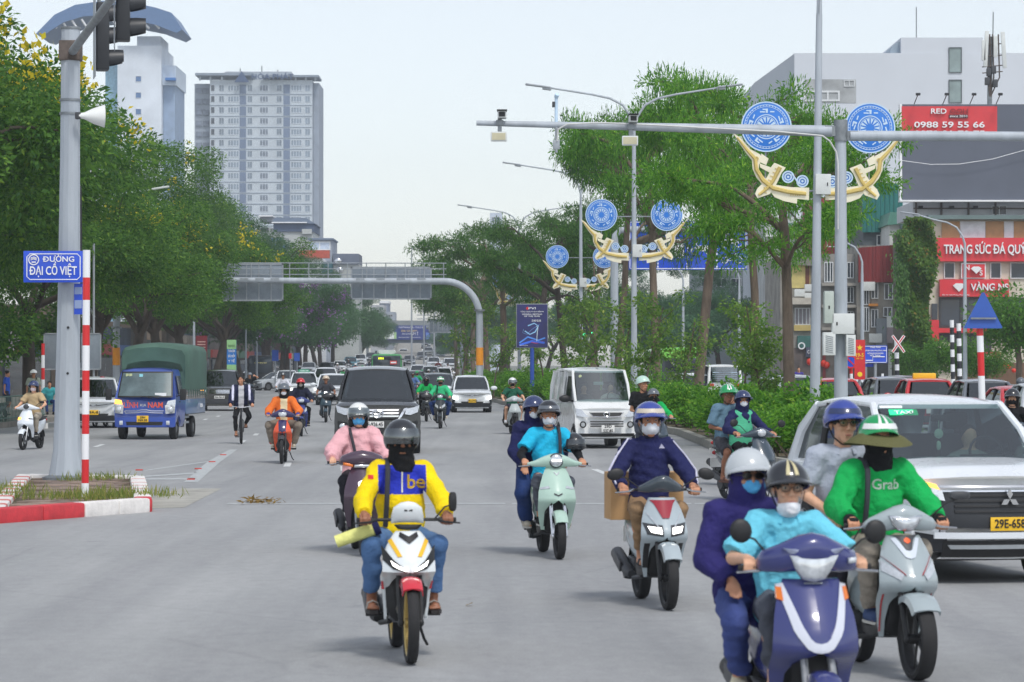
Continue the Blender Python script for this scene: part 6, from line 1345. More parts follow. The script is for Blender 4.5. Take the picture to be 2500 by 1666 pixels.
for px in (2236,2306,2372,2436): mb = MB(); mb.tube([B.q(px-4,254,0), B.q(px,234,-1.0)], .03, 6); mb.box(B.q(px,234,-1.0), (.28,.2,.16), bev=.03); mk('spot_lamp', mb, BLK, B.T)
# antenna cluster
T = thing('antenna_mast', 'rooftop mobile antenna mast with white panels above the billboard', 'antenna', P(2418,258,190)); rp = lambda px, py, dy=0.0: P(px, py, 190)-T.location+V(0,dy,0)
mb = MB(); mb.tube([rp(2416,258), rp(2418,90)], .16, 8); mb.tube([rp(2424,90), rp(2425,30)], .04, 6); mk('mast', mb, STEELD, T)
for px, y0, y1, tl in ((2405,78,165,.05),(2428,90,142,0),(2448,80,168,-.06),(2399,100,150,0)): a, b = rp(px,y1,-.4), rp(px,y0,-.4); mb = MB(); mb.box((a+b)/2, (.26,.14,b.z-a.z), rot('Y', tl), bev=.03); mk('panel_antenna', mb, BOXW, T)
mb = MB()
for y in (112,140,165,180): mb.tube([rp(2396,y,-.3), rp(2446,y-4,-.3)], .035, 6)
for px in (2408,2415,2422,2436): mb.tube([rp(px,85,-.2), rp(px+3,190,-.2), rp(2416,240,-.1)], .05, 6)
mk('brackets_and_cables', mb, RUST, T)
for px, py in ((2412,178),(2424,172),(2408,200),(2428,205)): mb = MB(); mb.box(rp(px,py,-.3), (.3,.25,.5), bev=.03); mk('radio_unit', mb, DGR, T)
# ---- red jewellery shop
REDS = mat('shop_red', (214,44,56), .45, var=.07, vs=.5, coat=.2); CRM = wmat('shop_cream', (206,200,184))
B = Bld('jewellery_shop', 'red and cream jewellery shop with big white lettering at right', 187, 2268, 2600, 530, 14, CRM, cat='shop')
B.wall(2262, 2600, 527, 537, 14, wmat('shop_roof', (110,128,128)), 'roof_edge', .8)
for x0, x1, c_ in ((2299,2342,(176,138,96)),(2344,2405,(214,220,226)),(2406,2450,(176,138,96)),(2451,2474,(214,220,226)),(2475,2600,(176,138,96))): B.wall(x0, x1, 541, 581, .2, mat('panel_%d' % c_[0], c_, .6, var=.1), 'upper_panel', .1)
f1 = B.wall(2284, 2600, 582, 639, .5, REDS, 'fascia', .5); B.text('TRANG SỨC ĐÁ QUÝ THIÊN NHIÊN', 2466, 611, 23, SWHITE, f1, fit=330, bold=.05, dy=-.6, depth=.15)
for x0, x1 in ((2304,2331),(2417,2444),(2466,2510)): B.win(x0, x1, 641, 681, WDK, n=1)
lg = B.wall(2345, 2405, 643, 681, .2, SWHITE, 'logo_panel', .3); B.wall(2348, 2402, 646, 678, .1, REDS, 'logo_ground', .36, par=lg); B.text('N', 2358, 655, 13, SWHITE, lg, dy=-.5, bold=.03); B.text('S', 2392, 668, 13, SWHITE, lg, dy=-.5, bold=.03)
def diamond(B, px, py, w, par):
    k = [(px-w,py-w*.25),(px-w*.5,py-w*.62),(px+w*.5,py-w*.62),(px+w,py-w*.25),(px,py+w*.75)]; mb = MB(); mb.prism([(B.q(*p).x, B.q(*p).z) for p in k], -.62, -.44, 'y'); mk('diamond_mark', mb, SWHITE, par)
diamond(B, 2380, 660, 13, lg); f2 = B.wall(2292, 2460, 683, 725, .5, REDS, 'fascia', .5); B.text('VÀNG NS', 2412, 703, 18, SWHITE, f2, fit=92, bold=.05, dy=-.6, depth=.15); diamond(B, 2338, 702, 15, f2); B.text('Địa chỉ: Giải Phóng, Phương Mai', 2330, 721, 3, SWHITE, f2, fit=66, dy=-.56)
B.win(2292, 2400, 727, 800, mat('shop_glass', (44,60,78), .12, var=.3, vs=.4, coat=.4), DGR, n=2); B.win(2402, 2500, 727, 800, mat('shop_glass', (44,60,78), .12), DGR, n=2); B.wall(2272, 2500, 802, 813, .6, REDS, 'red_band', .6); B.wall(2268, 2288, 782, 833, .8, REDS, 'red_box', .8); B.wall(2274, 2288, 742, 780, .3, WDK, 'corner_glass', .2)
B.wall(2290, 2420, 815, 880, .2, mat('dark_front', (62,62,72), .5), 'shop_front', .1); f3 = B.wall(2318, 2440, 860, 884, .6, mat('dull_red_sign', (170,44,50), .5), 'fascia', .5); B.text('VÀNG', 2400, 872, 12, SWHITE, f3, fit=42, bold=.03, dy=-.62)
B.wall(2350, 2500, 886, 960, .2, mat('brown_shutter', (112,86,66), .7, stretch=(6,1,.3)), 'shutter', .1); B.wall(2290, 2318, 836, 900, .2, wmat('arch_cream', (206,200,180)), 'arch', .3)
LAN = mat('red_lantern', (216,58,40), .5, var=.1)
for i, (px, py) in enumerate(((2272,858),(2280,866),(2288,872),(2300,874),(2320,880),(2335,884),(2380,900),(2395,902),(2412,897),(2425,905),(2440,890),(2452,896),(2465,905))): mb = MB(); mb.ball(B.q(px,py,-1.6), (.16,.16,.14)); mb.tube([B.q(px,py-4,-1.6), B.q(px,py+6,-1.6)], .03, 5); mk('lantern', mb, LAN, B.T)
# roof structure beneath the billboard
B = Bld('roof_structure', 'white rooftop storey with rusty frames under the billboard', 188, 2230, 2600, 492, 8, wmat('roof_white', (200,202,206)), base=ZA(532,188), cat='building')
for px in (2236,2298,2364,2430): B.wall(px-2, px+2, 492, 532, .3, RUST, 'steel_post', .15)
B.wall(2230, 2600, 508, 511, .3, RUST, 'steel_rail', .16); B.win(2420, 2458, 502, 526, WDK, n=2)
for px in (2246,2322,2380): mb = MB(); mb.box(B.q(px,507,-.3), (.28,.2,.18)); mk('lamp', mb, BLK, B.T)
# ---- ivy covered side wall
B = Bld('ivy_wall', 'tall narrow wall end covered in green and rusty ivy', 178, 2212, 2268, 560, 6, wmat('ivy_base', (96,92,78)), cat='wall')
g = np.random.default_rng(5); n = 15000; u = g.random((n,2)); a, b = B.q(2196,950), B.q(2284,532); Cx = a.x+(b.x-a.x)*(.5+(u[:,0]-.5)*(.7+.3*np.sin(u[:,1]*9+1)+.12*g.normal(size=n))); Cz = a.z+(b.z-a.z)*u[:,1]**.9
Cc = np.stack([Cx, -.15-.9*g.random(n)*(.5+.5*np.sin(Cz*1.7+Cx*2)), Cz], 1); me = leaves('ivy', Cc, unit(g.normal(size=(n,3))*.6+np.array([0,-.3,-.8])), unit(g.normal(size=(n,3))*.5+np.array([0,-1,.4])), g.uniform(.14,.3,n), .15, leafmat('leaf_ivy', (64,104,40), (112,146,58), (160,120,60))); mk('ivy', me, None, B.T)
n = 2600; a, b = B.q(2178,800), B.q(2215,560); Cc = np.stack([b.x-(b.x-a.x)*np.abs(g.normal(size=n))*.42, -.2-.5*g.random(n), a.z+(b.z-a.z)*g.random(n)], 1); me = leaves('hanging_creeper', Cc, unit(g.normal(size=(n,3))*.4+np.array([0,-.2,-1])), unit(g.normal(size=(n,3))*.5+np.array([0,-1,.2])), g.uniform(.14,.3,n), .1, leafmat('leaf_creeper', (66,112,56), (112,152,76))); mk('hanging_creeper', me, None, B.T)
# ---- old tube houses
OLD = wmat('old_concrete', (150,146,138), var=.28, vs=.7); CORR = mat('maroon_sheet', (128,40,42), .6, var=.18, vs=.8, stretch=(9,1,.2)); TEAL = mat('teal_sheet', (34,112,108), .6, var=.14, stretch=(8,1,.2))
B = Bld('tube_house', 'narrow old house with a maroon sheet metal front beside the ivy', 196, 2092, 2206, 600, 12, OLD, cat='house')
for i in range(12): B.wall(2094+i*8.5, 2102+i*8.5, 606-i*.7, 690, .25, CORR, 'cladding_sheet', .5+.05*(i % 2))
for x0, x1, y0, y1, n_ in ((2108,2122,668,745,2),(2126,2144,690,730,2),(2158,2180,692,732,2),(2108,2122,750,810,2),(2126,2144,755,800,2),(2156,2178,750,774,2)): B.win(x0, x1, y0, y1, WDK, n=n_)
B.wall(2120, 2142, 742, 748, .4, mat('orange_strip', (214,140,60), .6), 'small_awning', .4); B.wall(2138, 2164, 778, 848, .3, mat('grey_shutter', (132,140,146), .5, stretch=(8,1,.2)), 'shutter', .5); s2 = B.wall(2162, 2186, 774, 800, .2, BOXW, 'hanging_sign', .8); B.wall(2162, 2186, 800, 838, .2, mat('sign_mauve', (150,138,142), .5), 'hanging_sign', .8)
B.wall(2092, 2206, 850, 925, .2, mat('shop_dark', (96,98,98), .6, var=.3, vs=.5), 'ground_floor', .1)
for x0, x1 in ((2110,2116),(2136,2140),(2168,2176)): B.wall(x0, x1, 852, 925, .2, BOXW, 'door_jamb', .25)
for px, py in ((2135,826),(2118,700),(2190,790)): mb = MB(); c = B.q(px,py,-.5); mb.box(c, (.85,.35,.6), bev=.03); mk('air_conditioner', mb, BOXW, B.T)
B = Bld('teal_house', 'upper house with a teal metal wall above the maroon front', 205, 2108, 2202, 470, 10, wmat('teal_base', (92,100,104)), cat='house')
for i in range(9): B.wall(2104+i*11, 2114+i*11, 446+i*.5, 568, .3, TEAL, 'cladding_sheet', .4+.04*(i % 2))
B.win(2140, 2165, 574, 600, WDK, n=2)
B = Bld('gable_house', 'small white gabled rooftop room with a green roof beside the billboard', 200, 2172, 2205, 548, 6, wmat('gable_white', (206,208,206)), cat='house'); mb = MB(); mb.prism([(B.q(*p).x, B.q(*p).z) for p in ((2164,550),(2172,519),(2206,519),(2206,548))], -.4, 6, 'y'); mk('roof', mb, mat('green_roof', (88,140,124), .6, var=.12), B.T); B.win(2182, 2196, 570, 594, WDK, n=1)
B = Bld('maroon_house', 'maroon rooftop house behind the camera mast', 215, 1992, 2092, 482, 10, mat('maroon_wall', (150,56,58), .7, var=.14, vs=.5), cat='house'); B.win(2022, 2040, 505, 558, WDK, n=1); B.wall(2068, 2092, 540, 575, .4, CORR, 'cladding_sheet', .3); mb = MB()
for px in (2016,2028,2040,2052,2064): mb.tube([B.q(px,560,-1.0), B.q(px,604,-1.0)], .035, 5)
for py in (560,582,604): mb.tube([B.q(2014,py,-1.0), B.q(2066,py,-1.0)], .035, 5)
mk('balcony_cage', mb, SWHITE, B.T); B.wall(2066, 2092, 572, 582, 1.2, mat('blue_awning', (50,70,190), .6), 'blue_awning', .8)
B = Bld('tube_house', 'weathered concrete house with a yellow shuttered balcony behind the bare trunk', 198, 1905, 2000, 628, 12, OLD, cat='house')
B.wall(1932, 1978, 648, 704, .3, mat('yellow_shutter', (206,190,120), .6, var=.12), 'yellow_shutter', .05); B.wall(1966, 1976, 650, 704, .3, mat('brown_shutter2', (110,64,46), .6), 'brown_shutter', .1); mb = MB(); mb.prism([(B.q(*p).x, B.q(*p).z) for p in ((1920,646),(1968,616),(1985,640),(1985,650))], -.5, 0, 'y'); mk('gable', mb, OLD, B.T)
B.wall(1920, 1982, 728, 744, 1.2, wmat('balcony_pale', (190,184,172), var=.2), 'balcony', .9); B.win(1940, 1978, 752, 794, mat('grey_blinds', (150,146,150), .6), n=4); B.wall(1938, 1980, 794, 808, .3, mat('ochre_panel', (196,176,110), .6), 'panel', .2)
for px, py in ((1975,704),(1975,725),(1950,716)): mb = MB(); mb.box(B.q(px,py,-.5), (.7,.35,.5), bev=.03); mk('air_conditioner', mb, BOXW, B.T)
B.wall(1905, 2000, 850, 925, .2, mat('shop_dark2', (110,100,96), .6, var=.35, vs=.4), 'ground_floor', .15); sg = B.wall(1966, 2004, 848, 872, .3, mat('hair_sign', (84,90,110), .5), 'shop_sign', .6); B.text('CẮT TÓC', 1985, 860, 9, SWHITE, sg, fit=32, dy=-.7)
B.wall(1946, 2000, 820, 850, .4, mat('green_sign', (60,110,104), .5, var=.2), 'shop_sign', .4); mb = MB(); mb.lathe([(.16,-.0),(.24,0),(.24,-.1),(.16,-.1)], 20, 'y', B.q(1954,845,-.8)); mk('round_mark', mb, SWHITE, B.T)
for px, py in ((1972,884),(2006,888),(2014,892)): mb = MB(); mb.ball(B.q(px,py,-1.2), (.2,.2,.24)); mk('lantern', mb, LAN, B.T)
B = Bld('tube_house', 'grey narrow house with cluttered balconies behind the mast cabinets', 197, 2001, 2091, 620, 12, wmat('stained_grey', (142,140,136), var=.3, vs=.9), cat='house')
for x0, x1, y0, y1 in ((2012,2034,640,690),(2060,2084,640,680),(2060,2084,700,740),(2012,2034,710,760),(2062,2084,760,800)): B.win(x0, x1, y0, y1, WDK, n=3)
for y in (692,745,800): B.wall(2004, 2090, y, y+7, 1.0, wmat('slab', (160,156,148)), 'balcony_slab', .8)
B.wall(2001, 2091, 845, 925, .2, mat('shop_dark3', (112,106,100), .6, var=.3, vs=.5), 'ground_floor', .1)
for px in (2008,2040,2072): B.wall(px, px+7, 850, 925, .3, mat('maroon_door', (120,50,50), .6), 'door_jamb', .2)
B = Bld('far_block', 'pale stacked rooftops behind the bare trunk', 240, 1868, 1996, 530, 10, wmat('far_pale', (186,188,188), var=.2)); B.wall(1890, 1990, 545, 560, .5, wmat('green_band', (120,150,140)), 'awning', .6); B.win(1960, 1985, 536, 552, n=2); B.win(1905, 1930, 580, 600, WDK, n=2); B.wall(1868, 1996, 575, 579, 1, SWHITE, 'parapet', .6); B.wall(1880, 1920, 500, 530, 4, SWHITE, 'roof_room', -1)
B = Bld('far_block', 'grey office block far behind the blue lane sign', 300, 1700, 1860, 600, 12, wmat('far_office', (150,158,162))); 
for i in range(4): B.win(1712+i*36, 1738+i*36, 680, 700, WDK, n=2); B.win(1712+i*36, 1738+i*36, 640, 662, WDK, n=2)
B = Bld('far_block', 'tall white tower far behind the median trees', 700, 1196, 1226, 520, 12, wmat('far_tower', (196,206,220))); B.win(1200, 1222, 530, 545, n=3)
# wall and railings along the right pavement
T = thing('pavement_rail', 'long grey guard rail in front of the old houses', 'railing', (18,150,.16)); mb = MB()
for z in (.9,.55): mb.tube([V(-6,0,z),V(10,-6,z)], .05, 6)
mk('rail', mb, STEEL, T)
for i in range(9): mb = MB(); mb.tube([V(-6+2*i,-.75*i,0),V(-6+2*i,-.75*i,.95)], .04, 6); mk('post', mb, STEEL, T)
# greenery behind the houses and the median
for i, (px, d, k, sc, lab) in enumerate(((2490,150,'round',1.4,'right of the red shop, filling the frame edge'),(2340,158,'round',.85,'low bush in front of the red shop'),(2410,160,'round',.7,'low bush right of the shop post'),(1760,262,'dense',.9,'left behind the old houses'),(1650,280,'dense',.95,'behind the stout trunk'),(1540,300,'dense',1.0,'behind the green bus'),(1430,320,'dense',1.0,'behind the far signals'),(1330,350,'dense',1.0,'right of the advert board'),(1240,390,'dense',1.0,'behind the advert board'),(1170,440,'dense',1.0,'beyond the gantry leg'),(1130,500,'dense',.9,'at the end of the median'),(1590,255,'round',1.6,'low behind the lane sign'),(1700,250,'round',1.5,'low behind the minibus'),(2250,172,'round',.8,'low under the ivy wall'))):
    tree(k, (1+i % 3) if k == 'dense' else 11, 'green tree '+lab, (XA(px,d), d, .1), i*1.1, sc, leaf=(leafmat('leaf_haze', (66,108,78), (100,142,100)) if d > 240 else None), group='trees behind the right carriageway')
T = thing('shop_row', 'row of low dark shopfronts behind the far left trees', 'building', (-33,180,.1)); g = np.random.default_rng(3)
for i in range(34):  # fronts added in dark colours to stand for the shade under the trees
    c_ = ((88,84,80),(70,78,74),(104,92,80),(84,66,60),(120,116,108),(60,70,84))[i % 6]; h_ = g.uniform(3.6,6.5); mb = MB(); mb.box((0,i*10.2,h_/2), (5,10,h_)); w_ = mk('shopfront', mb, wmat('front%d' % (i % 6), c_, var=.3, vs=.5), T); mb = MB(); mb.box((2.6,i*10.2,3.1), (.2,8,.8)); mk('sign_strip', mb, mat('strip%d' % (i % 4), ((150,60,56),(60,90,140),(176,170,150),(70,110,90))[i % 4], .6), w_); mb = MB(); mb.box((2.55,i*10.2,1.3), (.2,7,2.4)); mk('doorway', mb, WDK, w_)
# ================================================================ cars, van, truck, buses (origin under the front bumper, facing -y)
GLS = glassmat('car_glass', (170,194,194), .42, .85); GLD = glassmat('car_glass_dark', (78,96,104), .32, .35)
INT = mat('car_interior', (46,48,52), .8, var=.2); PAINTS = {}
def paint(k, c, r=.28): return mat('paint_'+k, c, r, var=.03, vs=2, coat=.7)
class Front(Apron):
    def __init__(s, W, sweep, p, rk): s.W, s.c, s.p, s.rk = W/2, sweep, p, np.array(rk, float)
    def pt(s, x, z, off=0.0): return V(x, s.c*min(abs(x)/s.W, 1.0)**s.p+np.interp(z, s.rk[:,0], s.rk[:,1])-off, z)
def car(label, loc, rz, c, name='car', cat='car', group=None):
    g = c.get; T = thing(name, label, cat, loc, rz, group); L, W, H = c['L'], c['W'], c['H']; w = W/2; m = c['m']; gc = g('gc', .20); r = g('r', .31); ya, yb = g('ya', .85), g('yb', L-.85)
    zb, zh0, zh1 = g('belt', .95), g('hood0', .78), g('hood1', .98); yw0, yr0, yr1, yw1 = g('yw0', 1.25), g('yr0', 1.95), g('yr1', L-.75), g('yw1', L-.25); wr = g('wr', w*.74)
    rk = g('rk', [(.2,.05),(.4,.0),(.6,.0),(zh0,.06),(zh0+.1,.14),(2.5,.3)]); fr = Front(W, g('sweep', .26), g('sp', 3.0), rk); rr = g('rear_round', .16)
    # hull
    ys = sorted(set(list(np.linspace(0, .7, 10))+list(np.linspace(.7, L-.4, 44))+list(np.linspace(L-.4, L, 6)))); rows = []
    for y in ys:
        zt = np.interp(y, [0, yw0*.3, yw0, yr0+.3, yw1, L], [zh0, zh0+(zh1-zh0)*.55, zh1, zb, g('tail', zb), g('tail', zb)-.03]); k = max(0, 1-y/.8)**2; kr = max(0, 1-(L-y)/.5)**2
        arch = max([sqrt(max((r+.07)**2-(y-a)**2, 0))+r if abs(y-a) < r+.07 else 0 for a in (ya, yb)]); wy = w*(1-.05*kr)
        half = [(0, gc), (wy*.80, gc), (wy*.955, gc+.10), (wy, (gc+zt)*.52), (wy*.985, zt-.14), (wy*.955, zt-.05), (wy*.86, zt), (wy*.45, zt+.025), (0, zt+.03)]; pr = []
        for i, (x, z) in enumerate(half):
            if 1 <= i <= 5: z = max(z, min(arch, zt-.09+.005*i))
            yy = y+(fr.pt(x, z).y)*k-(kr*rr*(x/w)**3)-kr*.10*max(0, z-.75); pr.append((x, yy, z))
        rows.append([V(x, y_, z) for x, y_, z in pr]+[V(-x, y_, z) for x, y_, z in reversed(pr[1:-1])])
    mb = MB(); mb.loft(rows); BD = mk('body', mb, m, T, smooth=38)
    # greenhouse
    zr = H-.05; tub = []
    zA = zh1+.0; A0 = {e: V(e*w*.90, yw0, zA) for e in (-1, 1)}; A1 = {e: V(e*wr, yr0, zr) for e in (-1, 1)}; D0 = {e: V(e*w*.90, yw1, g('tail', zb)) for e in (-1, 1)}; D1 = {e: V(e*wr*.98, yr1, zr-.02) for e in (-1, 1)}
    mb = MB(); rows = []
    for y in np.linspace(yr0-.04, yr1+.04, 12):
        t = (y-yr0)/(yr1-yr0); dz = .06*(1-(2*t-1)**2)-.03*max(0, -t*8) ; k = wr*1.03
        rows.append([V(x*k, y, zr+dz+.045*(1-x*x)-(.03 if abs(x) > .95 else 0)) for x in (-1,-.95,-.7,-.35,0,.35,.7,.95,1)]+[V(x*k*.97, y, zr+dz-.03) for x in (.95,0,-.95)])
    mb.loft(rows); RF = mk('roof', mb, g('roofm', m), T, smooth=50); pm = g('pillarm', m); bx = g('B', [.5])
    for e in (-1, 1):
        mb = MB(); mb.tube([A0[e]-V(e*.01,0,.04), A0[e].lerp(A1[e], .5)+V(e*.015,-.0,.02), A1[e]], g('prad', .038), 8); mk('front_pillar', mb, pm, T)
        mb = MB(); rr_ = .05; mb.tube([D0[e]-V(0,.05,.04), D0[e].lerp(D1[e], .5)+V(e*.015,.02,.02), D1[e]], [.075,.07,.05], 8); mk('rear_pillar', mb, g('rpm', m), T)
        for t in bx:
            y = yr0+(yr1-yr0)*t; mb = MB(); mb.tube([V(e*w*.90,y+.04,zb-.05), V(e*(wr+.01),y,zr)], .04, 8); mk('centre_pillar', mb, g('bpm', BLK), T)
        mb = MB(); mb.tube([A1[e]+V(e*.01,0,.0), V(e*(wr+.012),(yr0+yr1)/2,zr+.03), D1[e]+V(e*.01,0,0)], .03, 8); mk('roof_rail', mb, g('railm', m), T)
        rows = []
        yl = [yw0+.12, yr0+.1]; 
        for t in np.linspace(0, 1, 10):
            yb_ = A0[e].y+.10+(D0[e].y-.12-A0[e].y)*t; yt_ = A1[e].y+.03+(D1[e].y-A1[e].y-.05)*t
            rows.append([V(e*w*.885, yb_, zb-.03), V(e*(w*.885*.55+wr*.45+.012), yb_*.55+yt_*.45, zb*.55+zr*.45), V(e*(wr-.005), yt_, zr-.02)])
        mb = MB(); mb.grid(rows); mk('side_window', mb, g('sideglass', g('glass', GLS)) if not g('panel') else m, T, smooth=60)
    def pane(a, b, bul, mm_, nm, ins=.03):
        rows = []
        for t in np.linspace(0, 1, 8):
            l_, r_ = a[-1].lerp(b[-1], t), a[1].lerp(b[1], t); rows.append([l_.lerp(r_, s)+V(0, bul*(1-(2*s-1)**2), .01) for s in np.linspace(ins, 1-ins, 12)])
        mb = MB(); mb.grid(rows); return mk(nm, mb, mm_, T, smooth=60)
    WS = pane({e: A0[e]+V(0,-.03,-.02) for e in (-1,1)}, {e: A1[e]+V(0,-.02,-.005) for e in (-1,1)}, -g('wbul', .12), g('glass', GLS), 'windscreen'); pane({e: D0[e]+V(0,.03,.05) for e in (-1,1)}, {e: D1[e]+V(0,.02,-.02) for e in (-1,1)}, .06, g('rglass', GLD), 'rear_window', .08)
    mb = MB(); mb.box((0, (yw0+yw1)/2+.1, zb-.16), (W*.8, (yw1-yw0)*.8, .1)); mb.box((0, yw0+.28, zb-.02), (W*.78, .34, .14), bev=.05)
    for e in (-1, 1):
        mb.box((e*w*.42, yr0+.35, zb+.02), (.46,.16,.55), rot('X', -.2), bev=.07); mb.box((e*w*.42, yr0+.46, min(zb+.42, zr-.16)), (.26,.1,.18), bev=.05)
    mb.box((0, yr0+1.25, zb+.02), (W*.7,.16,.5), rot('X', -.2), bev=.07); mk('interior', mb, INT, T)
    mb = MB(); a_ = np.linspace(0, 2*pi, 18); cst = V(.5*w, yw0+.5, zb+.10); mb.tube([cst+V(.18*cos(q), .06*sin(q), .17*sin(q)) for q in a_], .014, 6); mk('steering_wheel', mb, BLK, T)
    # wheels
    for y in (ya, yb):
        for e in (-1, 1):
            x = e*(w-.11); mb = MB(); tw = .105; mb.lathe([(r-.10,-tw),(r-.02,-tw),(r,-tw*.75),(r,tw*.75),(r-.02,tw),(r-.10,tw)], 28, 'x', (x,y,r)); ty = mk('tyre', mb, RUB, T)
            mb = MB(); mb.lathe([(r-.09,e*tw*.9),(r-.11,e*tw*.95),(r-.125,e*tw*.6),(.05,e*tw*.75),(0,e*tw*.8)], 24, 'x', (x,y,r)); 
            for q in range(5): a = 2*pi*q/5; mb.tube([V(x+e*tw*.85,y+.04*cos(a),r+.04*sin(a)), V(x+e*tw*.85,y+(r-.11)*cos(a),r+(r-.11)*sin(a))], [.03,.025], 6)
            mk('rim', mb, g('rim', ALU), ty)
            mb = MB(); mb.lathe([(0,-tw),(r+.06,-tw),(r+.06,tw*.55),(0,tw*.55)], 20, 'x', (x-e*.05,y,r)); mk('wheel_housing', mb, BLK, ty)
    mb = MB(); mb.box((0, L/2, gc+.02), (W*.86, L*.9, .08)); mk('underbody', mb, BLK, T)
    for e in (-1, 1):
        c0 = V(e*(w+.02), yw0+.30, zb+.04); mb = MB(); mb.tube([V(e*w*.9, c0.y+.02, c0.z-.02), c0], .025, 6); mi = mk('door_mirror', mb, BLK, T); mb = MB(); mb.ball(c0+V(e*.11,-.0,.04), (.15,.07,.095)); mk('mirror_shell', mb, g('mirm', m), mi)
        mb = MB(); mb.tube([V(e*.03+.0, yw0-.0, zA+.035), V(e*.03+w*.55, yw0+.03, zA+.045)], .010, 6); mk('wiper', mb, BLK, T)
    # generic lamps, grille, plates, tail
    if not g('nofront'):
        z0 = zh0-.04
        fr.panel(T, 'headlight', [(w*.52,z0-.13),(w*.60,z0-.14),(w*.92,z0-.10)], [(w*.50,z0-.04),(w*.65,z0-.01),(w*.95,z0+.05)], g('lamp', LENS), .012)
        fr.panel(T, 'grille', [(-w*.48,z0-.16),(w*.48,z0-.16)], [(-w*.46,z0-.05),(w*.46,z0-.05)], BLK, .012, False); fr.panel(T, 'lower_grille', [(-w*.66,gc+.04),(w*.66,gc+.04)], [(-w*.6,gc+.2),(w*.6,gc+.2)], g('lowm', BLK), .012, False)
    pz = g('pz', .5); pl = g('plate')
    if pl:
        mb = MB(); mb.box(fr.pt(0, pz, .03)+V(g('px', 0),0,0), (pl[2] if len(pl) > 2 else .47,.012,pl[3] if len(pl) > 3 else .13), bev=.004); po = mk('number_plate', mb, PLY if pl[1] == 'y' else PLW, T)
        tx = pl[0].split('\n')
        for i, t in enumerate(tx): lettering('plate_text', t, .115 if len(tx) == 1 else .10, INK, po, fr.pt(0, pz, .04)+V(g('px', 0),0,(len(tx)-1)*.055-.11*i), .004, 1, .006, fit=(.42 if len(tx) == 1 else .24-.06*(i == 0)))
    if g('rear', True):
        for e in (-1, 1): mb = MB(); mb.box((e*w*.78, L-.09, zb-.12), (.30,.12,.15), rot('Z', e*.25), bev=.03); mk('tail_lamp', mb, REDL, T)
        mb = MB(); mb.box((0, L-.02, .62), (.40,.03,.16)); mk('rear_plate', mb, g('rplate', PLW), T); mb = MB(); mb.box((0, L-.02, gc+.16), (W*.8,.08,.2), bev=.03); mk('rear_bumper', mb, g('lowm', BLK), T)
    if g('taxi'):
        mb = MB(); mb.loft([ring_xz(yr0+.5+dy, H+.10, .34*k, .085*k, 16, 3.5) for dy, k in ((-.07,.9),(-.05,1),(.05,1),(.07,.9))]); sg = mk('roof_sign', mb, g('taxi')[0], T); lettering('lettering', g('taxi')[1], .10, SWHITE, sg, (0, yr0+.42, H+.10), .003, 1, .01, fit=.5)
    return T, fr, dict(WS=WS, A0=A0, A1=A1, zb=zb)
def bust(label, loc, rz, shirtm, sk='tan', cap=None):
    """driver seen through a windscreen"""
    T = thing('person', label, 'person', loc, rz); Fd = Field((-.32,-.35,-.1),(.32,.2,.75), .022); Fd.cone((0,.02,0),(0,0,.34),.13,.13,.03,1.35); Fd.cone((-.16,0,.36),(.16,0,.36),.06,.06,.04); Fd.cone((0,0,.38),(0,-.02,.5),.055,.05,.03); Fd.ell((0,-.01,.58),(.078,.095,.11),.02)
    for e in (-1, 1): Fd.cone((e*.2,0,.34),(e*.24,-.12,.14),.05,.045,.03); Fd.cone((e*.24,-.12,.14),(e*.12,-.32,.2),.042,.035,.02)
    mk('body', Fd.mesh('body', [shirtm, skin(sk)], [(1, lambda x, y, z: (z > .45) | (y < -.2))]), None, T); Fd = Field((-.15,-.15,.45),(.15,.15,.75), .02); Fd.ell((0,.015,.61),(.085,.1,.1),.0); Fd.ell((0,-.1,.56),(.07,.08,.08),0,None,'s'); Fd.half((0,0,.55),(0,0,-1)); mk('hair', Fd.mesh('hair', mat('hair_black', (22,18,16), .6)), None, T)
    return T
def bus(label, loc, rz, c, name='bus', cat='bus'):
    g = c.get; T = thing(name, label, cat, loc, rz); W, L, H = g('W', 2.5), g('L', 9.0), g('H', 3.0); m = c['m']; mb = MB()
    ring = lambda y, k: ring_xz(y, .35+(H-.35)/2, W/2*k, (H-.35)/2*k, 28, 9); mb.loft([ring(0,.96),ring(.06,.99),ring(.2,1),ring(L-.2,1),ring(L-.06,.99),ring(L,.96)]); mk('body', mb, m, T, 40)
    for nm, x0, x1, z0, z1, mm_ in c['face']: mb = MB(); mb.box(((x0+x1)/2, -.012, (z0+z1)/2), (x1-x0,.06,z1-z0), bev=.025); mk(nm, mb, mm_, T)
    for y in (2.2, L-2.4):
        for e in (-1, 1): mb = MB(); mb.lathe([(.2,-.14),(.48,-.14),(.5,-.1),(.5,.1),(.48,.14),(.2,.14),(0,.1)], 24, 'x', (e*(W/2-.16),y,.5)); mk('tyre', mb, RUB, T)
    for e in (-1, 1):
        for i in range(5): mb = MB(); mb.box((e*(W/2+.002),1.0+i*1.5,H*.66), (.03,1.35,.95), bev=.01); mk('side_window', mb, WDK, T)
        mb = MB(); mb.tube([V(e*W*.46,-.02,H*.86), V(e*(W/2+.16),-.16,H*.84)], .03, 6); mb.box((e*(W/2+.18),-.16,H*.72), (.16,.1,.36), bev=.03); mk('mirror', mb, BLK, T)
    for x, z, t, s, mm_, f in g('text', []): lettering('lettering', t, s, mm_, T, (x,-.05,z), .004, 1, .02, fit=f)
    if g('ac'): mb = MB(); mb.loft([ring_xz(y, H+.16, .78*k, .17, 16, 4) for y, k in ((.35,.85),(.5,1),(2.2,1),(2.4,.8))]); mk('roof_unit', mb, g('ac'), T)
    return T
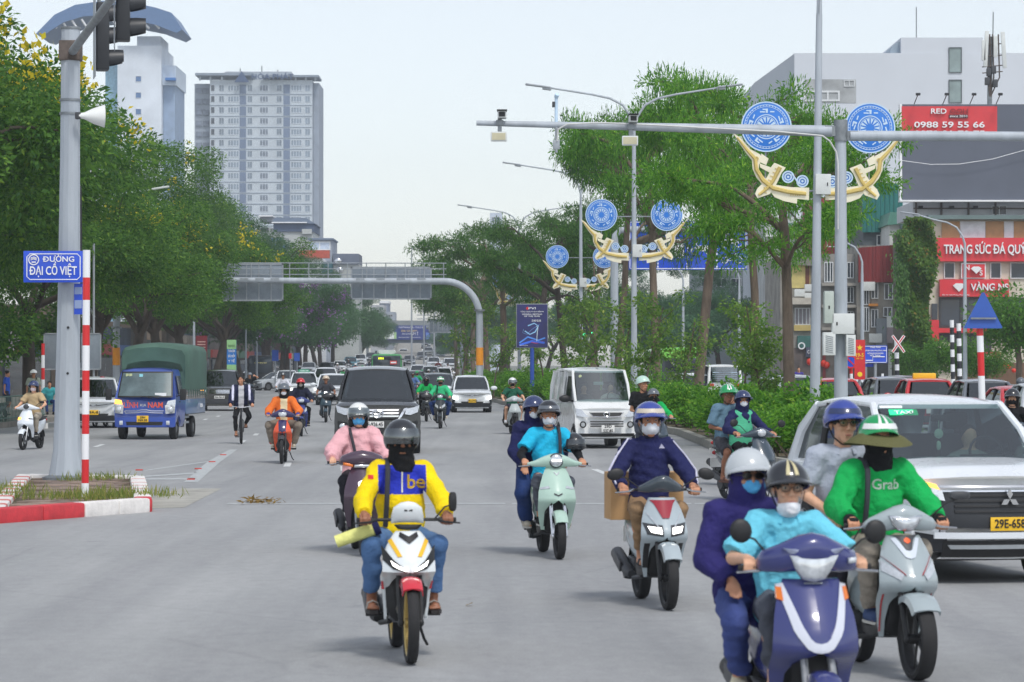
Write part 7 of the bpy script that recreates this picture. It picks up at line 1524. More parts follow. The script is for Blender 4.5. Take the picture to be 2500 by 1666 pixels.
# ================================================================ vehicles in place
def gp(px, py): p = G(px, py); return (p.x, p.y, rise(p.y)+.008 if p.y > 256 else 0.0)
BK_ = paint('black', (22,23,26)); WH_ = paint('white', (226,231,236)); SIL = paint('silver', (178,184,190)); RDP = paint('red', (190,40,48)); GRP = paint('grey', (98,104,112)); NVP = paint('navy', (34,48,92))
# ---- black SUV in the middle lane
T, fr, q = car('black seven seat SUV with chrome grille bars behind the pink rider', gp(922,1110), .05, dict(L=4.75, W=1.86, H=1.84, m=BK_, belt=1.14, hood0=1.03, hood1=1.16, gc=.26, r=.375, ya=.92, yb=3.68, yw0=1.45, yr0=2.2, wr=.66, sweep=.30, nofront=1, lamp=LENS, plate=('30F-926.45','w'), pz=.64, px=-.1, glass=GLD, B=[.33,.72], rk=[(.2,.06),(.45,0),(.85,.02),(1.03,.1),(1.15,.2),(2.5,.3)]), 'suv')
for z in (.80,.865,.93): fr.panel(T, 'grille_bar', [(-.44,z),(.44,z)], [(-.46,z+.035),(.46,z+.035)], CHR, .035, False)
fr.panel(T, 'grille', [(-.45,.76),(.45,.76)], [(-.50,.99),(.50,.99)], BLK, .012, False); fr.panel(T, 'chrome_blade', [(.42,.74),(.47,.74)], [(.56,.98),(.64,1.0)], CHR, .04); fr.panel(T, 'headlight', [(.58,.86),(.70,.84),(.86,.90)], [(.62,.98),(.76,1.0),(.90,1.05)], LENS, .03); fr.panel(T, 'lower_grille', [(-.55,.32),(.55,.32)], [(-.52,.56),(.52,.56)], BLK, .02, False)
fr.panel(T, 'fog_lamp_surround', [(.66,.44),(.84,.46)], [(.64,.68),(.86,.72)], BLK, .02); 
for e in (-1, 1): mb = MB(); mb.ball(fr.pt(e*.75,.60,.03), (.07,.03,.065)); mk('fog_lamp', mb, LENS, T); fr.panel(T, 'chrome_trim', [(e*.62,.44),(e*.70,.36)], [(e*.64,.48),(e*.86,.46)], CHR, .03, False)
c = fr.pt(0,.87,.06)
for rx, rz_ in ((.12,.082),(.045,.075),(.105,.035)): mb = MB(); mb.tube([c+V(rx*cos(a), 0, rz_*sin(a)+(.02 if rz_ == .035 else 0)) for a in np.linspace(0,2*pi,25)], .013, 6); mk('emblem', mb, CHR, T)
T.scale = (1.09,)*3
# ---- white people carrier, right
XP = G(2462,1428); AMBD = AMBON
T, fr, q = car('large white taxi people carrier with bold black front and yellow plate', (XP.x, XP.y, 0), .21, dict(L=4.48, W=1.76, H=1.74, m=WH_, belt=1.10, hood0=1.00, hood1=1.16, gc=.24, r=.335, ya=.88, yb=3.66, yw0=1.20, yr0=1.95, yr1=3.75, yw1=4.3, wr=.68, sweep=.30, nofront=1, plate=('29E-658.13','y',.50,.13), pz=.58, px=.06, glass=GLS, sideglass=GLD, B=[.38,.75], mirm=mat('mirror_grey',(120,126,132),.3,coat=.4), rk=[(.2,.10),(.40,.02),(.62,0),(.9,.05),(1.0,.12),(1.12,.22),(2.5,.3)]), 'people_carrier')
XPD = mat('front_black', (40,43,48), .4, var=.1)
fr.panel(T, 'front_mask', [(-.66,.54),(.66,.54)], [(-.70,.90),(.70,.90)], XPD, .012, False); fr.panel(T, 'chrome_strip', [(-.72,.925),(.72,.925)], [(-.72,.945),(.72,.945)], CHR, .03, False); fr.panel(T, 'chrome_strip', [(-.66,.885),(.66,.885)], [(-.66,.90),(.66,.90)], CHR, .03, False)
fr.panel(T, 'running_lamp', [(.64,.905),(.86,.985)], [(.66,.955),(.88,1.02)], AMBON, .035); fr.panel(T, 'lamp_housing', [(.60,.80),(.84,.84)], [(.62,.90),(.88,.94)], WH_, .03); fr.panel(T, 'headlight', [(.66,.50),(.76,.50)], [(.64,.80),(.86,.84)], LENS, .03); fr.panel(T, 'lamp_border', [(.60,.48),(.645,.48)], [(.66,.86),(.70,.86)], CHR, .038)
for z in (.69,.74,.79,.84): fr.panel(T, 'grille_slat', [(-.52,z),(.52,z)], [(-.52,z+.02),(.52,z+.02)], BLK, .03, False)
fr.panel(T, 'bumper_bar', [(-.70,.44),(.70,.44)], [(-.70,.50),(.70,.50)], WH_, .05, False); fr.panel(T, 'silver_lip', [(-.55,.34),(.55,.34)], [(-.58,.38),(.58,.38)], mat('lip_silver',(190,196,200),.3,.4), .04, False); fr.panel(T, 'lower_grille', [(-.62,.26),(.62,.26)], [(-.62,.42),(.62,.42)], BLK, .025, False); fr.panel(T, 'fog_recess', [(.60,.30),(.80,.34)], [(.58,.46),(.84,.50)], XPD, .02); fr.panel(T, 'fog_trim', [(.58,.455),(.84,.50)], [(.58,.49),(.84,.535)], mat('lip_silver',(190,196,200)), .045)
c = fr.pt(0,.815,.06); mb = MB()
for a in (pi/2, pi/2+2*pi/3, pi/2-2*pi/3):
    ux, uz = cos(a), sin(a); px_, pz_ = -uz, ux; l = .10; mb.prism([(c.x,c.z),(c.x+ux*l*.5+px_*l*.29,c.z+uz*l*.5+pz_*l*.29),(c.x+ux*l,c.z+uz*l),(c.x+ux*l*.5-px_*l*.29,c.z+uz*l*.5-pz_*l*.29)], c.y-.02, c.y, 'y')
mk('emblem', mb, CHR, T)
ws = q['WS']; TAXG = mat('taxi_green', (40,226,150), .4, var=0, emit=.4); mb = MB(); a, b = q['A0'][-1].lerp(q['A1'][-1], .86), q['A0'][1].lerp(q['A1'][1], .86); mbx = MB(); mbx.box(a.lerp(b,.19)+V(0,-.10,0), (.30,.01,.07), rot('X', -.75)); st = mk('windscreen_sticker', mbx, TAXG, T); lettering('lettering', 'TAXI', .06, SWHITE, st, a.lerp(b,.19)+V(0,-.115,.0), .002, 1, .004, fit=.2, rot3=rot('X', -.75)); mbx = MB(); mbx.box(a.lerp(b,.10)+V(0,-.075,.055), (.24,.01,.03), rot('X', -.75)); mk('windscreen_sticker', mbx, SWHITE, T)
FRP = mat('hanging_charm', (190,214,190), .6, var=.3); mb = MB(); cc = a.lerp(b,.50)+V(0,.05,-.22); mb.ball(cc, (.05,.02,.05)); mb.ball(cc-V(0,0,.12), (.025,.02,.05)); mb.tube([cc, cc+V(0,0,.15)], .005, 5); mk('mirror_charm', mb, FRP, T); mb = MB(); mb.box(a.lerp(b,.52)+V(0,.06,-.06), (.22,.03,.07), bev=.02); mk('rear_view_mirror', mb, BLK, T)
def in_car(T, v): return Matrix.Translation(T.location) @ Matrix.Rotation(T.rotation_euler.z, 4, 'Z') @ Vector(v)
bust('taxi driver dimly seen behind the white people carrier windscreen', in_car(T, (.40,2.1,.78)), .21, cloth('taxi_shirt', (150,156,150)), 'light')
# ---- blue truck with green canvas
TB = paint('truck_blue', (52,82,168), .35); T = thing('truck', 'small blue cargo truck with dark green canvas cover and orange bonnet lettering', 'truck', gp(352,1074), -.13); T.rotation_euler = (0,0,-.07)
TCV = mat('canvas_green', (74,104,92), .8, var=.14, vs=1.2, bump=.3, bs=6); W = 1.74; w = W/2; fr = Front(W, .14, 4, [(.3,.02),(.6,0),(.95,0),(1.15,.02),(1.9,.42),(2.1,.5)]); rows = []
for y in np.linspace(0, 1.55, 16):
    k = max(0, 1-y/.7)**2; arch = sqrt(max(.36**2-(y-.62)**2, 0))+.31 if abs(y-.62) < .36 else 0; half = [(0,.34),(w*.9,.34),(w*.985,.5),(w,.8),(w*.99,1.12),(w*.93,1.5),(w*.86,1.86),(w*.80,1.95),(w*.4,2.0),(0,2.01)]; pr = [(x, y+fr.pt(x,z).y*k*(1 if y < .71 else 1), max(z, arch if 0 < i < 5 else 0)) for i, (x,z) in enumerate(half)]
    rows.append([V(*p) for p in pr]+[V(-p[0],p[1],p[2]) for p in reversed(pr[1:-1])])
mb = MB(); mb.loft(rows); mk('cab', mb, TB, T, 40)
fr.panel(T, 'windscreen', [(-.74,1.22),(.74,1.22)], [(-.68,1.86),(.68,1.86)], mat('truck_glass', (96,112,116), .35, var=.3, vs=1.5, spec=.3), .02, False, 14, 8); fr.panel(T, 'windscreen_seal', [(-.78,1.18),(.78,1.18)], [(-.72,1.90),(.72,1.90)], BLK, .010, False, 14, 8)
fr.panel(T, 'headlight', [(.60,.72),(.84,.74)], [(.58,.96),(.86,1.02)], LENS, .02); fr.panel(T, 'turn_lamp', [(-.86,1.0),(-.62,.98)], [(-.85,1.13),(-.66,1.10)], AMBON, .022, False); fr.panel(T, 'turn_lamp', [(.62,.98),(.86,1.0)], [(.66,1.08),(.86,1.12)], LENS, .022, False)
for e in (-1, 1): mb = MB(); mb.ball(fr.pt(e*.72,.84,.03), (.085,.03,.085)); mk('lamp_bowl', mb, LENS, T); mb = MB(); mb.box(fr.pt(e*.66,.47,.02), (.10,.03,.12), bev=.02); mk('fog_lamp', mb, LENS, T)
mb = MB(); mb.tube([fr.pt(x,z,.03) for x, z in ((-.55,.80),(-.53,.74),(-.2,.75),(-.08,.77),(.08,.77),(.2,.75),(.53,.74),(.55,.80),(.2,.80),(.08,.83),(-.08,.83),(-.2,.80),(-.55,.80))], .014, 6); mk('grille_trim', mb, CHR, T); fr.panel(T, 'bumper_slot', [(-.5,.40),(.5,.40)], [(-.52,.50),(.52,.50)], BLK, .012, False); fr.panel(T, 'bumper', [(-.85,.36),(.85,.36)], [(-.86,.62),(.86,.62)], TB, .008, False)
ORL = mat('orange_letters', (214,84,58), .6, var=.15); lettering('lettering', 'LĨNH', .22, ORL, T, fr.pt(-.37,.96,.03), .008, 1, .012, fit=.40); lettering('lettering', 'NAM', .22, ORL, T, fr.pt(.32,.96,.03), .008, 1, .012, fit=.42); lettering('emblem', 'KIA', .10, CHR, T, fr.pt(-.02,.96,.03), .004, 1, .012, fit=.17)
mb = MB(); mb.box(fr.pt(-.04,.58,.03), (.33,.012,.18), bev=.005); po = mk('number_plate', mb, PLY, T); lettering('plate_text', '29H', .085, INK, po, fr.pt(-.04,.62,.045), .003, 1, .006, fit=.15); lettering('plate_text', '769.38', .085, INK, po, fr.pt(-.04,.54,.045), .003, 1, .006, fit=.26)
for e in (-1, 1):
    mb = MB(); mb.tube([fr.pt(e*.1,1.22,.05), fr.pt(e*.1+.32,1.12+.03,.03)], .010, 6); mk('wiper', mb, BLK, T); mb = MB(); mb.tube([V(e*w*.95,.35,1.2), V(e*(w+.14),.22,1.25)], .014, 6); mi = mk('mirror_arm', mb, BLK, T); mb = MB(); mb.box((e*(w+.18),.22,1.26), (.17,.09,.32), bev=.03); mk('mirror', mb, BLK, mi); mb = MB(); mb.box((e*(w*.962),.85,1.52), (.02,.62,.52), rot('Y', -e*.17), bev=.01); mk('side_window', mb, WDK, T)
    mb = MB(); mb.box((e*w*1.0,.75,1.05), (.02,.12,.03)); mk('door_handle', mb, BLK, T)
for x, z, a, mm_ in ((-.55,1.80,.08,mat('sticker_pale',(196,206,160),.5)),(-.45,1.80,.08,mat('sticker_pale',(196,206,160),.5)),(-.15,1.78,.10,mat('sticker_blue',(150,216,230),.5))): mb = MB(); mb.box(fr.pt(x,z,.03), (a,.008,a)); mk('windscreen_sticker', mb, mm_, T)
mb = MB(); mb.box(fr.pt(.45,1.26,.03), (.32,.008,.09)); mk('dash_paper', mb, SWHITE, T)
for y in (.62, 3.25):
    for e in (-1, 1): mb = MB(); mb.lathe([(.16,-.09),(.29,-.09),(.31,-.06),(.31,.06),(.29,.09),(.16,.09)], 26, 'x', (e*.72,y,.31)); ty = mk('tyre', mb, RUB, T); mb = MB(); mb.lathe([(.2,e*.085),(.15,e*.05),(.07,e*.09),(0,e*.09)], 20, 'x', (e*.72,y,.31)); mk('rim', mb, ALU, ty)
mb = MB(); mb.box((0,2.9,.55), (.8,3.6,.14)); mb.box((0,1.9,.42), (1.5,.3,.2)); mk('chassis', mb, BLK, T); 
SIDEB = paint('bed_blue', (92,120,160), .5)
for e in (-1, 1):
    mb = MB(); mb.box((e*.86,3.2,.90), (.05,3.1,.42), bev=.012); sd = mk('side_board', mb, SIDEB, T); lettering('lettering', 'TL 990', .14, SWHITE, sd, (e*.9,4.0,.9), .003, 1, .01, fit=.4, rot3=rot('Z', e*pi/2))
    for z in (1.16,1.28,1.40): mb = MB(); mb.box((e*.86,3.2,z), (.04,3.1,.10), bev=.01); mk('upper_board', mb, mat('galv_board',(168,160,156),.6,.2,var=.2), T)
    mb = MB(); mb.box((e*.8,2.0,.45), (.04,.9,.06)); mb.box((e*.8,2.0,.60), (.04,.9,.06)); mk('side_guard', mb, STEEL, T)
mb = MB(); mb.box((0,3.2,.70), (1.76,3.1,.06)); mk('bed_floor', mb, DGR, T)
rows = []
for y, k, dz in ((1.40,.90,-.5),(1.36,.97,-.12),(1.45,1.0,-.03),(2.2,1.0,.02),(2.6,1.0,-.015),(3.3,1.0,.02),(3.9,1.0,-.015),(4.72,1.0,.0),(4.78,.98,-.1)):
    hw = .93*k; z1 = 2.66+dz; rows.append([V(-hw,y,1.38),V(-hw*1.005,y,2.0),V(-hw,y,z1-.2),V(-hw*.9,y,z1-.05),V(-hw*.5,y,z1+.02),V(0,y,z1+.05),V(hw*.5,y,z1+.02),V(hw*.9,y,z1-.05),V(hw,y,z1-.2),V(hw*1.005,y,2.0),V(hw,y,1.38)])
rows[0] = [V(p.x, 1.42, p.z if p.z > 2.0 else 1.9) for p in rows[0]]
mb = MB(); mb.loft(rows); mk('canvas_cover', mb, TCV, T, 50)
for i in range(9): mb = MB(); y = 1.75+i*.36; mb.prism([(y-.12,1.40),(y+.12,1.40),(y,1.14)], .935, .945, 'x'); mk('canvas_flap', mb, TCV, T)
mb = MB(); mb.box((0,1.45,1.6), (1.7,.06,1.6)); mk('headboard', mb, mat('canvas_dark',(58,80,72),.85), T)
# ---- white van
VW = paint('van_white', (230,232,232)); vp = G(1482,1096)
T, fr, q = car('white box van with three line grille and white number plate', (vp.x, vp.y, 0), .16, dict(L=3.95, W=1.56, H=1.98, m=VW, belt=1.16, hood0=.98, hood1=1.20, gc=.26, r=.28, ya=.55, yb=2.75, yw0=.55, yr0=1.12, yr1=3.75, yw1=3.92, wr=.66, sweep=.16, sp=3.5, nofront=1, panel=1, wbul=.14, plate=('29D\n537.85','w',.33,.17), pz=.50, px=.02, glass=GLS, B=[.36,.7], bpm=VW, rk=[(.2,.06),(.4,0),(.62,.0),(.98,.1),(1.2,.4),(2.5,.6)], mirm=BLK), 'van', 'van')
fr.panel(T, 'headlight', [(.42,.80),(.60,.79),(.74,.82)], [(.52,.84),(.62,.98),(.75,1.00)], LENS, .025); fr.panel(T, 'grille', [(-.34,.80),(.34,.80)], [(-.42,.90),(.42,.90)], BLK, .015, False, 12, 6); mb = MB(); mb.tube([fr.pt(x,z,.03) for x, z in ((-.43,.905),(-.35,.80),(0,.775),(.35,.80),(.43,.905))], .014, 6); mk('grille_trim', mb, CHR, T)
c = fr.pt(0,.85,.03); mb = MB(); mb.tube([c+V(.075*cos(a),0,.05*sin(a)) for a in np.linspace(0,2*pi,21)], .01, 6); mk('emblem', mb, CHR, T)
for z in (.60,.66,.545): fr.panel(T, 'bumper_slot', [(-.42,z),(.42,z)], [(-.42,z+.03),(.42,z+.03)], BLK, .012, False)
fr.panel(T, 'bumper_skirt', [(-.70,.30),(.70,.30)], [(-.72,.38),(.72,.38)], BLK, .02, False)
for e in (-1, 1): mb = MB(); mb.lathe([(0,-.02),(.05,-.02),(.06,0),(.075,.0),(.075,.02)], 18, 'y', fr.pt(e*.60,.60,.02)); mk('fog_lamp', mb, LENS, T); mb = MB(); mb.lathe([(.055,-.012),(.085,-.012),(.085,.01),(.055,.01)], 18, 'y', fr.pt(e*.60,.60,.02)); mk('fog_ring', mb, BLK, T)
for z0, z1, y0, y1 in ((1.20,1.78,1.95,2.7),(1.20,1.78,2.8,3.5)):
    for e in (-1, 1): mb = MB(); mb.box((e*.735,(y0+y1)/2,(z0+z1)/2), (.02,y1-y0,z1-z0), rot('Y', -e*.13), bev=.01); pn = mk('side_panel', mb, VW, T); 
for e in (-1, 1): mb = MB(); mb.prism([(1.0,1.18),(1.75,1.18),(1.75,1.80),(1.2,1.80)], e*.725, e*.745, 'x', lambda v, e=e: v-V(e*(v.z-1.18)*.13,0,0)); mk('cab_window', mb, GLD, T)
mb = MB(); mb.tube([V(0,1.2,1.98), V(0,1.5,2.0)], .012, 6); mk('roof_seam', mb, BLK, T); mb = MB(); mb.box((.0,1.15,1.62), (.26,.03,.08), bev=.02); mk('rear_view_mirror', mb, mat('mirror_face',(170,190,186),.2), T); a, b = q['A0'][-1].lerp(q['A1'][-1], .82), q['A0'][1].lerp(q['A1'][1], .82); mb = MB(); mb.lathe([(0,-.01),(.04,-.01),(.04,0),(0,0)], 16, 'y', a.lerp(b,.12)+V(0,-.09,0)); mk('windscreen_sticker', mb, mat('sticker_pale',(196,206,160),.5), T)
bust('van driver in a pale shirt at the steering wheel', in_car(T, (.33,1.25,.92)), .16, cloth('van_driver', (214,206,196)), 'light'); bust('van passenger in dark clothes left of the driver', in_car(T, (-.36,1.25,.90)), .16, cloth('van_pass', (70,62,60)), 'tan')
# ---- white electric hatchback
HATCH = dict(L=3.97, W=1.74, H=1.58, m=WH_, belt=.98, hood0=.84, hood1=1.0, gc=.2, r=.32, ya=.8, yb=3.3, yw0=1.05, yr0=1.75, yr1=3.2, yw1=3.75, wr=.62, sweep=.26, nofront=1, plate=('30K-274.58','y',.33,.16), pz=.52, glass=GLD, lowm=BLK, lamp=LENS)
def hatch_front(T, fr, on=True):
    fr.panel(T, 'lower_mask', [(-.80,.24),(.80,.24)], [(-.84,.42),(.84,.42)], XPD, .012, False); fr.panel(T, 'wing_strip', [(.04,.72),(.78,.82)], [(.05,.75),(.80,.835)], XPD, .02); mb = MB(); mb.tube([fr.pt(-.11,.78,.035), fr.pt(0,.69,.035), fr.pt(.11,.78,.035)], .016, 6); mk('emblem', mb, CHR, T)
    fr.panel(T, 'headlight', [(.62,.58),(.82,.60)], [(.62,.68),(.84,.72)], LENSON if on else LENS, .02); fr.panel(T, 'side_vent', [(.78,.34),(.86,.36)], [(.74,.56),(.86,.58)], XPD, .015)
    fr.panel(T, 'intake', [(-.45,.40),(.45,.40)], [(-.50,.48),(.50,.48)], BLK, .016, False)
T, fr, q = car('white hatchback with lit headlights and yellow plate right of the black SUV', gp(1153,1008), .05, HATCH, 'hatchback'); hatch_front(T, fr); HB = T
# ---- silver sedan turning, left
SEDAN = dict(L=4.3, W=1.70, H=1.47, m=SIL, belt=.92, hood0=.74, hood1=.94, tail=1.0, gc=.17, r=.31, ya=.85, yb=3.4, yw0=1.15, yr0=1.95, yr1=3.1, yw1=3.85, wr=.60, plate=('30A-123','w'), glass=GLD)
T, fr, q = car('silver sedan turning across the left lanes beside the black coach', gp(620,954), -.95, SEDAN, 'sedan'); SD = T
# ---- black SUV at left behind the truck
SUVB = dict(L=4.75, W=1.86, H=1.82, m=BK_, belt=1.12, hood0=1.0, hood1=1.14, gc=.25, r=.37, ya=.92, yb=3.68, yw0=1.4, yr0=2.15, wr=.66, nofront=1, plate=('30A-765.18','w'), pz=.62, glass=GLD, B=[.33,.72])
T, fr, q = car('black SUV with a lit orange lamp following the blue truck', gp(536,1004), .06, SUVB, 'suv'); SB = T
for z in (.80,.86,.92): fr.panel(T, 'grille_bar', [(-.44,z),(.44,z)], [(-.46,z+.03),(.46,z+.03)], CHR, .03, False)
fr.panel(T, 'headlight', [(.56,.84),(.86,.88)], [(.60,.96),(.90,1.02)], LENS, .02); fr.panel(T, 'turn_lamp', [(-.84,.86),(-.70,.85)], [(-.86,.97),(-.70,.95)], AMBON, .035, False); fr.panel(T, 'lower_grille', [(-.6,.32),(.6,.32)], [(-.56,.54),(.56,.54)], DGR, .02, False)
# ---- white taxi with roof sign, white pickup and others in the left half
TAXS = mat('taxi_sign_green', (38,160,120), .4, coat=.3); TX = dict(HATCH); TX.update(taxi=(TAXS,'XANH SM'), L=4.3, H=1.62, plate=('29E-110','y',.33,.16))
T, fr, q = car('white taxi with a green roof sign behind the red helmet rider', gp(742,978), .07, TX, 'taxi'); hatch_front(T, fr); TAXI = T
T, fr, q = car('white hatchback behind the dark shirted scooter rider, beside the black SUV', gp(812,990), .06, dict(HATCH, plate=('30L-55','w')), 'hatchback'); hatch_front(T, fr, False); HB2 = T
CARG = dict(L=4.4, W=1.78, H=1.62, m=GRP, belt=1.0, hood0=.86, hood1=1.02, gc=.2, r=.33, ya=.85, yb=3.5, yw0=1.15, yr0=1.85, yr1=3.6, yw1=4.2, wr=.64, plate=('30H','w',.33,.15), glass=GLD)
T, fr, q = car('dark grey crossover behind the white hatchback and the green riders', gp(1072,990), .05, CARG, 'crossover'); CG = T
PU = dict(L=5.2, W=1.86, H=1.84, m=WH_, belt=1.14, hood0=1.05, hood1=1.16, gc=.26, r=.37, ya=.92, yb=4.1, yw0=1.45, yr0=2.2, yr1=3.4, yw1=3.6, tail=1.1, wr=.66, plate=('29C','w',.33,.15), glass=GLD)
T, fr, q = car('white pickup behind the green signed taxi', gp(795,962), .06, PU, 'pickup'); PK = T
# white car hidden left behind the pole
T, fr, q = car('white hatchback half hidden behind the striped post and steel pole', gp(228,1046), .10, dict(HATCH, plate=('29A-81','y',.33,.16), H=1.64), 'hatchback'); hatch_front(T, fr, False); HB3 = T
recw = lambda mm_: {'paint_white': mm_}
recg = lambda mm_: {'paint_grey': mm_}
far = [(CG,'paint_grey',SIL,490,985,'pale silver crossover left of the leading black SUV'),(CG,'paint_grey',BK_,582,940,'dark car left of the silver sedan'),(CG,'paint_grey',WH_,700,958,'white car right of the silver sedan'),(CG,'paint_grey',BK_,735,955,'black car behind the green signed taxi'),(CG,'paint_grey',GRP,690,934,'grey car under the trees right of the coach'),(SD,'paint_silver',SIL,752,936,'silver car far behind the taxi'),
       (CG,'paint_grey',BK_,798,938,'black car left of the crowd of riders'),(SD,'paint_silver',WH_,830,934,'white sedan in the crowd of riders'),(CG,'paint_grey',mat('paint_teal',(90,150,170),.3,coat=.7),856,930,'teal car in the far queue'),(CG,'paint_grey',WH_,880,926,'white car left of the green bus'),(SD,'paint_silver',GRP,905,922,'grey sedan left of the green bus, far off'),
       (CG,'paint_grey',BK_,1010,962,'black car right of the green bus'),(SD,'paint_silver',WH_,1020,940,'white sedan right of the green bus'),(CG,'paint_grey',SIL,1052,944,'silver van like car in the far queue'),(SD,'paint_silver',WH_,1085,944,'white sedan left of the median'),(CG,'paint_grey',WH_,1060,930,'white crossover beside the far median'),(SD,'paint_silver',GRP,1000,926,'grey sedan far behind the bus'),(CG,'paint_grey',GRP,1030,922,'dark crossover far behind the bus'),(CG,'paint_grey',WH_,985,918,'white crossover furthest in the queue'),(SD,'paint_silver',SIL,1075,920,'silver sedan furthest by the median'),(CG,'paint_grey',WH_,1100,932,'white crossover below the far gantry'),
       (SD,'paint_silver',WH_,650,944,'white sedan just right of the coach'),(CG,'paint_grey',SIL,720,926,'silver crossover deep under the left trees'),(CG,'paint_grey',BK_,770,924,'black crossover deep in the left queue'),(SD,'paint_silver',GRP,812,922,'grey sedan deep in the left queue'),(CG,'paint_grey',WH_,842,918,'white crossover furthest in the left queue'),(SD,'paint_silver',BK_,872,918,'black sedan furthest left of the bus'),(CG,'paint_grey',RDP,1044,914,'small red car far behind the bus'),(CG,'paint_grey',SIL,925,920,'silver crossover just left behind the bus'),(SD,'paint_silver',WH_,1015,914,'white sedan furthest right of the bus')]
for i, (src, key, mm_, px, py, lab) in enumerate(far):
    dup(src, lab, gp(px, py), .05+.02*sin(i), {key: mm_}, group='cars queueing far down the road')
# ramp traffic
for i, (px, d, z, mm_) in enumerate(((1046,500,3.4,WH_),(1040,560,5.1,GRP),(1050,600,6.2,WH_),(1034,640,7.1,BK_))):
    dup(CG, ('white car at the foot of the flyover','grey car climbing the flyover','white car high on the flyover','black car at the top of the flyover')[i], (XA(px,d), d, z+.02), .03, {'paint_grey': mm_}, group='cars on the flyover')
# far side, seen from behind
back = [(HB,'paint_white',RDP,1990,106,'red hatchback seen from behind at the lamp post'),(CG,'paint_grey',GRP,2110,108,'grey hatchback left of the red taxi'),(CG,'paint_grey',RDP,2205,98,'red taxi crossover with a yellow roof sign'),(CG,'paint_grey',GRP,2330,92,'dark grey SUV right of the red taxi'),(SD,'paint_silver',RDP,2400,84,'red sedan behind the triangle sign'),(HB,'paint_white',SIL,2475,80,'silver hatchback at the right frame edge'),(CG,'paint_grey',WH_,1668,150,'white crossover under the green bus'),(SD,'paint_silver',SIL,1850,140,'silver sedan behind the hedge'),(CG,'paint_grey',SIL,1900,128,'silver crossover behind the bare trunk'),(SD,'paint_silver',WH_,2030,125,'white sedan behind the camera mast'),(HB,'paint_white',WH_,1360,215,'white van like car behind the shrubs'),(CG,'paint_grey',WH_,1420,235,'white car with red lamps behind the median trees'),(CG,'paint_grey',BK_,1560,185,'black car left of the green bus'),(CG,'paint_grey',GRP,2150,120,'grey crossover behind the direction board')]
for i, (src, key, mm_, px, d, lab) in enumerate(back):
    c = dup(src, lab, (XA(px,d)+0.3, d, 0), pi+.05+.05*sin(i*2), {key: mm_}, group='cars driving away beyond the median')
    if i == 2: mb = MB(); mb.box((0,2.6,1.72), (.75,.2,.2), bev=.04); mk('roof_sign', mb, PLY, c)
# minibus and green bus seen from behind
T, fr, q = car('white minibus seen from behind beyond the hedge', (XA(1760,146), 146, 0), pi+.03, dict(L=4.8, W=1.75, H=2.05, m=VW, belt=1.2, hood0=1.0, hood1=1.22, gc=.26, r=.3, yw0=.6, yr0=1.1, yr1=4.6, yw1=4.75, wr=.74, rplate=PLW, B=[.3,.6], rglass=GLS), 'minibus', 'minibus'); T.location.y = 150
lettering('plate_text', '11C-123', .1, INK, T, (0,4.83,.62), .003, 1, .01, fit=.33, rot3=rot('Z', pi))
for i in range(4): mb = MB(); mb.tube([V(-.6,4.72-.0,1.4+i*.10), V(.6,4.72,1.4+i*.10)], .014, 6); mk('window_bar', mb, LBLUE, T)
BGR = paint('bus_green', (120,206,70)); GLB = mat('bus_glass', (54,62,70), .12, var=.3, vs=.6, coat=.4)
bus('green and dark bus seen from behind beyond the median trees', (XA(1650,170), 165, 0), .05, dict(W=2.3, H=3.05, L=8, m=BGR, face=[('rear_panel',-1.08,1.08,.6,2.45,mat('bus_dark',(64,70,76),.4)),('rear_glass',-.9,.9,1.7,2.35,GLB),('bumper',-1.1,1.1,.35,.6,BLK)], text=[(-.35,2.1,'28',.25,SWHITE,.26),(.45,2.1,'E1',.18,SWHITE,.2),(-.1,1.55,'1900 2333',.14,SWHITE,.7),(0,1.35,'Xe buýt thân thiện môi trường',.12,SWHITE,1.5)]))
bus('green city bus with black front and white roof unit in the far traffic', gp(944,953), .05, dict(W=2.5, H=2.95, m=paint('bus_green2', (72,160,96)), ac=BOXW, face=[('front_glass',-1.12,1.12,1.0,2.8,GLB),('bumper',-1.2,1.2,.4,.95,mat('bus_light',(196,206,200),.4)),('route_display',-.7,.4,2.45,2.72,BLK)], text=[(-.45,2.58,'M03',.22,mat('led_yellow',(226,240,40),.4,var=0,emit=1.5),.42)]))
B_ = [o for o in SC.objects if o.name.startswith('bus') and o.type == 'EMPTY'][-1]
mb = MB(); mb.box((.55,-.06,2.25), (.55,.03,.28)); r_ = mk('red_card', mb, SRED, B_); mb = MB(); mb.box((.55,-.08,2.25), (.45,.02,.12)); mk('card_text', mb, SWHITE, r_)
bus('black coach parked among the left traffic under the trees', gp(636,946), .07, dict(W=2.3, H=2.75, m=BK_, L=7, face=[('front_glass',-1.05,1.05,1.1,2.6,GLB),('lower_front',-1.05,1.05,.45,1.05,mat('coach_dark',(40,44,50),.3,coat=.4))], text=[(0,2.05,'X.E VIP LIMOUSINE',.14,mat('coach_text',(220,214,150),.4),1.1)]), 'coach', 'coach')
